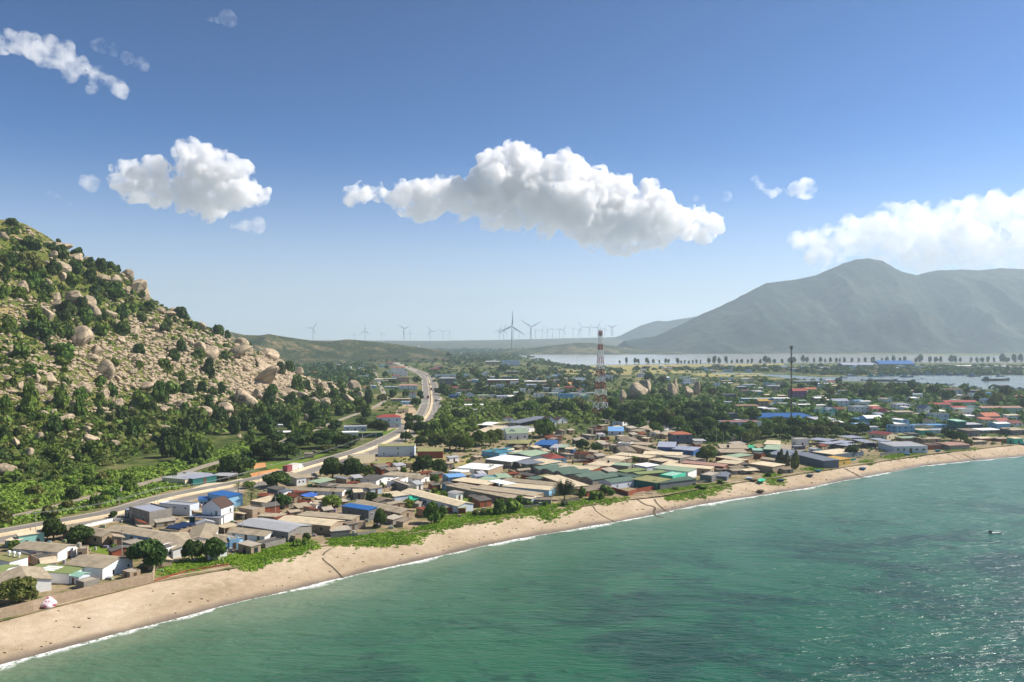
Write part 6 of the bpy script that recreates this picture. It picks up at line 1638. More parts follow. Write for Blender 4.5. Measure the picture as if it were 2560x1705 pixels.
# row of windswept trees on the causeway
for x, hh in [(1549, 7), (1566, 12), (1588, 11), (1595, 9), (1617, 11), (1622, 6), (1633, 9), (1648, 7), (1665, 10), (1672, 9), (1694, 11), (1703, 6), (1712, 7), (1722, 6), (1732, 7), (1741, 8), (1751, 7), (1772, 11), (1786, 15), (1798, 12), (1815, 14), (1829, 7), (1842, 9), (1854, 9), (1870, 8), (1880, 10), (1901, 9), (1913, 15), (1922, 12), (1936, 9), (1955, 9), (1974, 12), (1985, 13), (2007, 14), (2018, 11), (2035, 9), (2052, 11), (2063, 8), (2076, 10), (2091, 9), (2100, 9), (2111, 10), (2130, 9), (2147, 9), (2163, 10), (2182, 11), (2205, 9), (2217, 12), (2234, 14), (2250, 10), (2262, 12), (2290, 10), (2302, 16), (2325, 12), (2340, 11), (2352, 12), (2378, 14), (2387, 13), (2401, 10), (2428, 10), (2442, 10), (2455, 10), (2470, 12), (2485, 10), (2507, 17), (2520, 10), (2535, 16), (2551, 17)]:
 g = G(x, 906.5 if x > 2000 else 909, 3.1)
 k = g[1] / F
 o_ = tree(g[0], g[1], hh * k * 1.15, hh * k * rng.uniform(.7, 1.1), 'dark', 3.1, far=True, phrase='small tree', group='row of trees along the causeway')
 o_.name = 'causeway_tree'
# scattered trees of the far town and plain (seen as individuals)
FARZ = [([(900, 1000), (1000, 930), (900, 905), (820, 915), (800, 960), (930, 1000)], 16, 7, 15), ([(1130, 985), (1400, 985), (1420, 950), (1130, 930)], 16, 9, 18), ([(1640, 1010), (1800, 1000), (1800, 960), (1620, 950)], 14, 9, 20), ([(2130, 1000), (2340, 1000), (2340, 978), (2140, 975)], 20, 14, 26), ([(2340, 1020), (2560, 1020), (2560, 985), (2360, 985)], 20, 12, 24), ([(1950, 1010), (2130, 1010), (2130, 960), (1960, 955)], 14, 10, 20), ([(1010, 905), (1330, 930), (1330, 905), (1050, 888)], 12, 6, 11), ([(1830, 930), (2080, 935), (2070, 915), (1840, 912)], 8, 7, 13)]
def in_poly(x, y, pg):
 c = False
 for i in range(len(pg)):
  (x0, y0), (x1, y1) = pg[i], pg[i - 1]
  if (y0 > y) != (y1 > y) and x < (x1 - x0) * (y - y0) / (y1 - y0) + x0:
   c = not c
 return c
def blocked(x, y, pad=0):
 for cx, cy_, a, b, an in FOOTPRINTS:
  dx, dy = x - cx, y - cy_
  if abs(dx) + abs(dy) > 60:
   continue
  u = dx * math.cos(an) + dy * math.sin(an)
  v = -dx * math.sin(an) + dy * math.cos(an)
  if abs(u) < a + pad and abs(v) < b + pad:
   return True
 d = (RP - np.array([x, y]))
 return float(np.min(np.sum(d * d, axis=1))) < (14 + pad) ** 2
for pg, n, lo, hi in FARZ:
 xs, ys = [q[0] for q in pg], [q[1] for q in pg]
 k = t = 0
 while k < n and t < 900:
  t += 1
  x, y = rng.uniform(min(xs), max(xs)), rng.uniform(min(ys), max(ys))
  if not in_poly(x, y, pg):
   continue
  g = G(x, y, 3)
  if blocked(g[0], g[1], 1):
   continue
  s = rng.uniform(lo, hi) * g[1] / F
  tree(g[0], g[1], s, s * rng.uniform(1.2, 1.7), rng.choice(['dark', 'dark', 'mid', 'olive']), 3.0, far=True)
  k += 1
# ---- woods and cover that read as one mass
def scatter_mesh(name, pts, hs, ws, tone, seed, per=26, leaf=.3, squash=.8):
 """one mesh of leafy mounds"""
 r_ = np.random.default_rng(seed)
 n = len(pts)
 d = r_.normal(size=(n, per, 3))
 d[..., 2] = np.abs(d[..., 2]) * .9 + .05
 d /= np.linalg.norm(d, axis=2)[..., None]
 sc = np.stack([ws / 2, ws / 2, hs], 1)[:, None, :]
 c = np.asarray(pts)[:, None, :] + d * sc * r_.uniform(.7, 1.05, (n, per, 1))
 V, Fq = leaf_quads(c.reshape(-1, 3), d.reshape(-1, 3), np.repeat(ws * leaf, per), r_)
 o_ = obj(name, mesh(name, V, Fq, LF[tone]))
 return props(o_, kind='stuff')
def zone_points(pg, n, r_, avoid=True, pad=0):
 xs, ys = [q[0] for q in pg], [q[1] for q in pg]
 out, t = [], 0
 while len(out) < n and t < n * 12:
  t += 1
  x, y = r_.uniform(min(xs), max(xs)), r_.uniform(min(ys), max(ys))
  if not in_poly(x, y, pg):
   continue
  g = G(x, y, 3)
  if avoid and blocked(g[0], g[1], pad):
   continue
  out.append(g)
 return np.array(out)
pr = random.Random(31)
plain = [(560, 905), (700, 880), (1000, 872), (1280, 876), (1400, 908), (1700, 925), (1960, 945), (2560, 985), (2560, 1110), (2300, 1120), (2000, 1150), (1700, 1200), (1300, 1240), (1000, 1180), (930, 1060), (960, 985), (800, 930)]
w0 = zone_points(plain, 3600, pr, True, .5)
hs = np.array([pr.uniform(.6, 2.4) for _ in w0]) * np.clip(w0[:, 1] / 900, .35, 2.2)
scatter_mesh('undergrowth', w0, hs, hs * 2.0, 'mid', 5, 30, .2)
w1 = zone_points([(560, 900), (690, 872), (860, 868), (1100, 868), (1290, 874), (1360, 902), (1200, 900), (1030, 890), (930, 905), (940, 960), (860, 985), (700, 935)], 1100, pr, True, 2)
hs = np.array([pr.uniform(2.5, 6.5) for _ in w1])
scatter_mesh('woods', w1, hs, hs * 2.0, 'dark', 6, 26, .2)
w2 = np.array([(pr.uniform(-1, 1) * 0 + x, y, 3.0) for x, y in ((pr.uniform(-900, 5600), pr.uniform(4250, 5000)) for _ in range(2600))])
hs = np.array([pr.uniform(4, 10) for _ in w2])
scatter_mesh('woods', w2, hs, hs * 3.0, 'dark', 7, 14, .26)
w3 = np.array([(x, y, 3.0) for x, y in ((pr.uniform(-700, 700), pr.uniform(2100, 4200)) for _ in range(2200)) if x < y * -.0 + 20])
hs = np.array([pr.uniform(3, 8) for _ in w3])
scatter_mesh('woods', w3, hs, hs * 2.6, 'dark', 8, 16, .24)
w4 = zone_points([(1540, 925), (1900, 918), (2560, 916), (2560, 937), (2050, 938), (1960, 930), (1700, 926)], 620, pr, True, 1)
hs = np.array([pr.uniform(2, 6) for _ in w4])
scatter_mesh('undergrowth', w4, hs, hs * 2.4, 'dark', 9, 18, .24)
w5 = zone_points([(1300, 905), (1430, 922), (1560, 930), (1560, 924), (1430, 914), (1340, 900)], 130, pr, True, 1)
hs = np.array([pr.uniform(1.5, 4) for _ in w5])
scatter_mesh('undergrowth', w5, hs, hs * 3, 'dark', 10, 18, .24)
for pg, n, lo, hi in [([(1000, 1050), (1130, 1000), (1480, 1000), (1560, 1040), (1480, 1060), (1300, 1058), (1100, 1090), (1010, 1090)], 420, 2, 4.5), ([(1640, 1040), (2140, 1066), (2560, 1062), (2560, 975), (1900, 950), (1560, 950), (1500, 1000)], 700, 2, 5.5), ([(1100, 990), (1480, 990), (1560, 930), (1300, 915), (1060, 905)], 420, 2, 5), ([(1480, 1015), (1840, 1040), (1840, 1110), (1700, 1095), (1540, 1065)], 200, 2, 5)]:
 q = zone_points(pg, n, pr, True, 1.2)
 hs = np.array([pr.uniform(lo, hi) for _ in q])
 scatter_mesh('woods', q, hs, hs * 1.9, pr.choice(['dark', 'dark', 'mid']), 50 + n, 46, .15)
# bright creeping grass on the dune
gp, gh = [], []
for pg, n in [(zp('D', [(0, 1290), (250, 1230), (560, 1160), (700, 1230), (520, 1300), (300, 1350), (60, 1420), (0, 1400)]), 900), (zp('D', [(820, 1160), (1200, 1120), (1600, 1085), (1680, 1080), (1620, 1160), (1250, 1195), (830, 1215)]), 900), (zp('D', [(1600, 1060), (2330, 930), (2330, 985), (2100, 1010), (1700, 1090)]), 700), (zp('M', [(0, 1060), (500, 990), (1000, 950), (1300, 915), (1700, 890), (1700, 920), (1300, 960), (1150, 1010), (1000, 1070), (850, 1050), (300, 1100), (0, 1130)]), 1500), (zp('U', [(1010, 720), (1560, 650), (1800, 640), (2250, 600), (2240, 630), (1850, 760), (1500, 810), (1180, 850)]), 1100), (zp('X', [(790, 1200), (870, 1110), (1100, 1200), (1010, 1270), (800, 1275)]), 260), (zp('X', [(1450, 1060), (1600, 1035), (1850, 1040), (1690, 1080), (1500, 1080)]), 160), (zp('Y', [(600, 990), (870, 930), (1180, 920), (1330, 900), (1210, 965), (850, 1010), (620, 1015)]), 300), (zp('Y', [(1700, 875), (2270, 825), (2270, 845), (1700, 890)]), 140), (zp('Y', [(180, 1060), (420, 1040), (440, 1080), (200, 1095)]), 90), (zp('Q', [(1650, 1390), (2000, 1290), (2355, 1300), (2355, 1480), (2100, 1480), (1900, 1430)]), 500), (zp('E', [(1430, 1050), (1850, 950), (2100, 1010), (1650, 1100), (1440, 1125)]), 260)]:
 q = zone_points(pg, n, pr, False)
 gp.append(q)
gp = np.vstack(gp)
gp[:, 2] = np.maximum(beach_top(gp[:, :2]), 2.2)
hs = np.array([pr.uniform(.05, .32) for _ in gp])
gp[:, :2] += nr.normal(size=(len(gp), 2)) * 1.1
gp[:, 2] = np.maximum(beach_top(gp[:, :2]), 1.2)
LF['grass'] = mat_leaf('dune_grass', col('5a7a22'), col('7a962c'), col('9cae44'), .12, .3)
scatter_mesh('grass', gp, hs, .5 + hs * 4.5, 'grass', 15, 18, .13)
# scrub between the hill, the railway and the road
sc_ = zone_points([(-60, 1225), (200, 1190), (400, 1165), (560, 1120), (660, 1090), (700, 1100), (600, 1140), (480, 1172), (300, 1225), (100, 1276), (-60, 1318)], 1500, pr, False)
sc2 = zone_points([(-60, 1322), (110, 1284), (300, 1234), (400, 1210), (560, 1170), (640, 1150), (620, 1180), (420, 1228), (250, 1270), (-60, 1330)], 700, pr, False)
q = np.vstack([sc_, sc2])
keep = [i for i in range(len(q)) if not blocked(q[i, 0], q[i, 1], -8)]
q = q[keep]
dr = strip_pts = np.array(RAIL)
tt = np.linspace(0, len(dr) - 1, 200)
rl = np.stack([np.interp(tt, np.arange(len(dr)), dr[:, 0]), np.interp(tt, np.arange(len(dr)), dr[:, 1])], 1)
keep = np.min(np.hypot(q[:, None, 0] - rl[None, :, 0], q[:, None, 1] - rl[None, :, 1]), axis=1) > 4.5
q = q[keep]
q[:, 2] = land(q[:, 0], q[:, 1])
hs = np.array([pr.uniform(.3, 1.5) for _ in q])
scatter_mesh('undergrowth', q, hs, hs * 2.6, 'light', 16, 40, .15)
for a in range(62):
 i = pr.randrange(len(q))
 s = pr.uniform(1.6, 4.2)
 bush(q[i, 0], q[i, 1], s, s * pr.uniform(1.3, 1.9), pr.choice(['dark', 'mid', 'mid', 'light', 'olive']), phrase='scrub bush', group='scrub bushes beside the railway')
# ------------------------------------------------------------------ boulders and bushes of the hill
def mat_rock():
 k = NT('granite', 0.92, 0.2)
 p = k.pos()
 n = k.noise(1.1, 6, .65, p)
 q = k.noise(2.6, 5, .7, p, stretch=(1.4, 1.4, .35))
 f = k.noise(9, 4, .7, p)
 c = k.ramp(k.math('ADD', k.math('MULTIPLY', n, .5), k.math('MULTIPLY', q, .5)), [(.34, col('6d6254')), (.44, col('9f8f78')), (.55, col('bba98e')), (.72, col('a88a68'))])
 c = k.mix(.5, c, k.ramp(f, [(.3, (.6, .6, .6)), (.7, (1.15, 1.15, 1.15))]), 'MULTIPLY')
 vo = k.n('TexVoronoi', feature='DISTANCE_TO_EDGE', ins={'Vector': p, 'Scale': 1.15})
 c = k.mix(k.step(vo.outputs['Distance'], .045, .0), c, col('4a3f34'))
 k.base(k.hsv(c, k.n('MapRange', ins={'Value': k.rand(), 'To Min': .82, 'To Max': 1.15}).outputs[0]))
 k.bump(k.math('ADD', n, k.math('MULTIPLY', f, .35)), .7, .25)
 return k.m
M_rock = mat_rock()
def rock_shape(sub, seed, planes=14, soft=.1, rough=.05):
 """unit angular boulder: ico directions cut by random planes"""
 r_ = np.random.default_rng(seed)
 d, f = ico(sub)
 n = r_.normal(size=(planes, 3))
 n /= np.linalg.norm(n, axis=1)[:, None]
 h = r_.uniform(.5, 1.0, planes)
 c = np.maximum(d @ n.T, 1e-3)
 r = np.min(np.minimum(h[None] / c, 1.15), axis=1)
 r2 = -np.log(np.mean(np.exp(-np.minimum(h[None] / c, 1.6) / soft), axis=1)) * soft
 r = .85 * r + .15 * np.clip(r2 - .05, .4, 1.15)
 v = d * r[:, None]
 v = v * (1 + rough * (noise3(v * 1.0 + 5, .5, seed) - .5) + rough * .5 * (noise3(v + 5, .2, seed + 3) - .5))[:, None]
 return v, f
ROCK = []
for s in range(12):
 v, f = rock_shape(4, s + 1, 8 + s % 4, .03, .07)
 ROCK.append(mesh('boulder', v, f, M_rock, smooth=False))
# hill surface sampled through the camera
_hx = np.arange(320, 930, 1.25)
def hill_hit(px, py):
 x = (px - 1280) / F * _hx
 z = CAM_H - (py - HOR) / F * _hx
 t = np.maximum(hill_h(x, _hx), 3.0)
 b = np.nonzero(t >= z)[0]
 if not len(b):
  i = int(np.argmin(z - t))
  return (x[i], _hx[i], float(t[i])) if z[i] - t[i] < 14 else None
 i = b[0]
 return x[i], _hx[i], float(t[i])
GH = 'granite boulders on the rocky hill'
HILLMARK = []
nb = 0
def boulder(px, py, w, h, phrase=None, label=None, depth=None, tilt=0.0, sink=.28):
 """px, py = middle of the rock in the photograph; w, h in photograph pixels"""
 global nb
 q = hill_hit(px, py + h * .35)
 if q is None:
  return None
 x, y, z = q
 k = y / F
 a, b = w * k / 2, h * k / 2
 d = depth * k if depth else max(.5 * (a + b), .6 * a)
 o_ = obj('boulder', ROCK[nb % 12], None, (x, y + d * .3, z + b * (1 - 2 * sink) * 1.0), None, (a * 1.12, d * 1.1, b * 1.25))
 o_.rotation_euler = (rng.uniform(-.25, .25), tilt + rng.uniform(-.12, .12), rng.uniform(-.5, .5) + (3.14 if nb % 2 else 0))
 o_.scale *= .92
 nb += 1
 if label:
  props(o_, label, 'boulder')
  HILLMARK.append((px, py, 'the ' + label))
 else:
  props(o_, None, 'boulder', GH)
  PLANTS.append((o_, phrase or 'boulder', px, py, w))
 return o_
KH = 560 / 2311
for zn, x, y, w, h, t, lb in [
 ('K', 560, 295, 330, 90, .1, 'long pale slab of rock just below the crest'), ('K', 1310, 590, 110, 90, 0, 'square orange block standing on the skyline'), ('K', 1400, 720, 150, 210, .5, 'tall orange cliff block on the skyline'), ('K', 1480, 790, 90, 170, .6, 'sheer orange rock face at the skyline step'),
 ('K', 800, 1250, 230, 240, 0, 'shattered pale rock face in the middle of the slope'), ('K', 740, 840, 200, 130, .1, 'flat topped block with a sharp shadow edge'), ('H', 1040, 265, 200, 190, .3, 'tilted cube shaped brown boulder'), ('H', 500, 355, 195, 115, .1, 'smooth humped boulder like a whale back'),
 ('I', 510, 430, 150, 180, 0, 'upright tooth shaped boulder'), ('I', 780, 420, 320, 110, .5, 'long sloping slab under the crest'), ('I', 1050, 560, 280, 120, .5, 'second long sloping slab nearer the spur'), ('I', 1050, 690, 400, 150, .55, 'broad brown sloping rock face with two dark holes'),
 ('I', 860, 880, 270, 190, .2, 'bulging split rock dome low on the hill'), ('I', 1990, 765, 135, 140, 0, 'dark upright boulder standing alone at the end of the spur'), ('H', 640, 765, 225, 95, 0, 'flat wedge boulder lying on dark bushes'), ('H', 30, 1290, 200, 140, 0, 'big round boulder at the picture edge above the railway'),
 ('I', 640, 1000, 180, 150, .3, 'peaked boulder pair above the hill foot trees'), ('I', 440, 1035, 160, 105, 0, 'rounded block with a flat grey shadow side'), ('H', 750, 645, 155, 110, -.2, 'lone wedge boulder with a lit left face'), ('H', 1235, 612, 135, 120, 0, 'egg shaped boulder among dark bushes'), ('I', 1130, 420, 160, 130, .3, 'knobbly rock knot on the crest line'), ('I', 1590, 940, 170, 110, .5, 'rock rib running down into the hill foot trees'), ('I', 1950, 900, 125, 120, 0, 'cluster block below the dark upright boulder'), ('I', 2050, 860, 95, 80, 0, 'pale round boulder beside the dark upright boulder'), ('I', 1520, 1085, 95, 85, 0, 'oval boulder alone in the trees at the hill foot')]:
 a, b = zz(zn, x, y)
 boulder(a, b, w * KH, h * KH, label=lb, tilt=t)
for zn, x, y, w, h in [('K', 620, 530, 180, 110), ('K', 770, 420, 165, 85), ('K', 1040, 640, 150, 95), ('K', 1165, 670, 135, 130), ('K', 210, 720, 180, 105), ('K', 630, 640, 90, 80), ('K', 580, 830, 125, 95), ('K', 900, 890, 130, 135), ('K', 960, 980, 125, 120), ('K', 470, 1010, 170, 140), ('K', 560, 915, 160, 100), ('K', 1130, 1000, 125, 85), ('K', 1180, 1110, 115, 70), ('K', 1370, 1190, 125, 130), ('K', 620, 1340, 200, 100), ('K', 980, 1400, 110, 120), ('K', 1950, 1300, 90, 90), ('K', 2050, 1360, 120, 120), ('K', 1250, 1280, 120, 80), ('K', 1650, 1460, 90, 80), ('K', 30, 205, 120, 80), ('K', 160, 235, 140, 60), ('K', 540, 400, 100, 90), ('K', 490, 690, 70, 80), ('K', 1000, 300, 60, 40), ('K', 900, 400, 80, 60), ('K', 1290, 760, 110, 60), ('K', 1640, 970, 100, 80), ('K', 1720, 1010, 150, 60), ('K', 1590, 1150, 100, 80), ('K', 2050, 1130, 120, 70), ('K', 1960, 1100, 100, 60), ('K', 1800, 960, 90, 50), ('K', 480, 480, 90, 40), ('K', 170, 380, 60, 50), ('K', 150, 135, 60, 35),
      ('H', 390, 370, 50, 110), ('H', 860, 450, 135, 110), ('H', 1050, 515, 125, 110), ('H', 1350, 290, 95, 80), ('H', 1480, 440, 195, 90), ('H', 1410, 180, 120, 70), ('H', 1870, 630, 155, 80), ('H', 1690, 670, 100, 70), ('H', 2090, 690, 155, 110), ('H', 410, 975, 115, 115), ('H', 160, 1020, 85, 110), ('H', 280, 1130, 135, 110), ('H', 930, 970, 155, 105), ('H', 1170, 1025, 115, 70), ('H', 190, 445, 90, 100), ('H', 395, 475, 125, 120), ('H', 60, 360, 95, 60), ('H', 710, 1180, 100, 50), ('H', 880, 890, 100, 80), ('H', 1290, 100, 60, 70), ('H', 1100, 130, 90, 50), ('H', 950, 140, 110, 70), ('H', 1210, 360, 80, 70), ('H', 1130, 420, 90, 80), ('H', 820, 170, 90, 50), ('H', 330, 200, 80, 60), ('H', 30, 240, 90, 80), ('H', 100, 490, 120, 50), ('H', 250, 460, 80, 70), ('H', 520, 570, 90, 50), ('H', 430, 720, 100, 60), ('H', 560, 700, 80, 60), ('H', 170, 650, 50, 90), ('H', 1140, 895, 100, 40), ('H', 1550, 950, 70, 50), ('H', 1660, 870, 150, 50), ('H', 990, 670, 110, 40), ('H', 1350, 670, 70, 60), ('H', 1880, 580, 80, 50), ('H', 1000, 940, 80, 60),
      ('I', 1200, 600, 125, 110), ('I', 700, 1090, 70, 100), ('I', 1440, 870, 165, 90), ('I', 820, 1280, 60, 40), ('I', 1200, 530, 130, 100), ('I', 830, 310, 150, 100), ('I', 500, 215, 60, 40), ('I', 1420, 620, 105, 110), ('I', 290, 310, 95, 80), ('I', 395, 360, 120, 110), ('I', 100, 380, 100, 100), ('I', 900, 430, 100, 50), ('I', 1310, 510, 110, 60), ('I', 880, 590, 90, 70), ('I', 1130, 680, 130, 80), ('I', 1320, 700, 80, 70), ('I', 1290, 820, 150, 70), ('I', 1260, 860, 130, 70), ('I', 1240, 910, 90, 60), ('I', 980, 850, 120, 120), ('I', 1060, 890, 80, 70), ('I', 1680, 760, 90, 90), ('I', 1740, 740, 110, 60), ('I', 1850, 720, 140, 50), ('I', 1620, 730, 80, 80), ('I', 1700, 930, 110, 90), ('I', 1760, 860, 70, 40), ('I', 1390, 1050, 70, 50), ('I', 1260, 970, 60, 30), ('I', 210, 960, 150, 80), ('I', 230, 915, 70, 50), ('I', 30, 1000, 90, 70), ('I', 510, 860, 50, 50), ('I', 300, 880, 100, 50), ('I', 350, 530, 70, 50), ('I', 130, 530, 60, 50), ('I', 1490, 830, 60, 50), ('I', 1190, 940, 70, 40), ('I', 640, 870, 60, 60), ('I', 290, 380, 60, 60)]:
 a, b = zz(zn, x, y)
 ph = 'long low boulder' if w > 1.7 * h else ('tall narrow boulder' if h > 1.15 * w else 'blocky boulder')
 boulder(a, b, w * KH, h * KH, ph)
# more boulders down the slope, biggest of the rest
hr = random.Random(77)
def slope_ok(px, py):
 """inside the hill as seen: below its skyline"""
 return hill_hit(px, py)
SKY_PX = [(c[0], c[1]) for c in CREST_PX]
def sky_y(px):
 return float(np.interp(px, [c[0] for c in SKY_PX], [c[1] for c in SKY_PX]))
def low_y(px):
 return float(np.interp(px, [0, 200, 330, 520, 640, 760, 860, 930], [1180, 1150, 1120, 1060, 1035, 1010, 992, 985]))
def rockiness(px, py):
 """share of bare rock on the slope as the photograph shows it"""
 t = (py - sky_y(px)) / max(low_y(px) - sky_y(px), 1)
 v = float(fbm(np.array([px / 70.0]), np.array([py / 45.0]), 5)[0])
 c = math.exp(-((px - 300) / 170) ** 2 - ((py - 905) / 70) ** 2) * .55
 d = math.exp(-((px - 640) / 140) ** 2 - ((py - 945) / 50) ** 2) * .4
 return v * .9 + c + d - (.20 if t < .3 and px < 300 else 0) - (.25 if t > .8 else 0)
n = 0
while n < 165:
 px = hr.uniform(0, 880)
 a, b = sky_y(px), low_y(px)
 py = a + 4 + (b - a) * hr.random()
 if rockiness(px, py) < hr.uniform(.3, .62):
  continue
 w = hr.uniform(7, 17) * (1 if px < 600 else .85)
 if boulder(px, py, w, w * hr.uniform(.45, .85), 'small boulder', tilt=hr.uniform(-.3, .4)):
  n += 1
# the scree: thousands of smaller stones
V, Fs, off = [], [], 0
shapes = [rock_shape(1, 100 + i, 8, .07) for i in range(8)]
n = 0
while n < 10500:
 px = hr.uniform(0, 900)
 a, b = sky_y(px), low_y(px) + 12
 py = a + 3 + (b - a) * hr.random()
 if rockiness(px, py) < hr.uniform(.28, .62):
  continue
 q = hill_hit(px, py)
 if q is None:
  continue
 s = hr.choice([1, 1, 1.4, 1.8, 2.5, 3.4]) * q[1] / F * 2.0 * hr.uniform(.7, 1.25)
 v, f = shapes[n % 8]
 c_, s_ = math.cos(n), math.sin(n)
 w = v * np.array([s * 1.2, s, s * hr.uniform(.5, .85)])
 w = np.stack([w[:, 0] * c_ - w[:, 1] * s_, w[:, 0] * s_ + w[:, 1] * c_, w[:, 2]], 1) + np.array([q[0], q[1], q[2] + s * .15])
 V.append(w)
 Fs.append(f + off)
 off += len(v)
 n += 1
props(obj('scree', mesh('scree', np.vstack(V), np.vstack(Fs), M_rock)), kind='stuff')
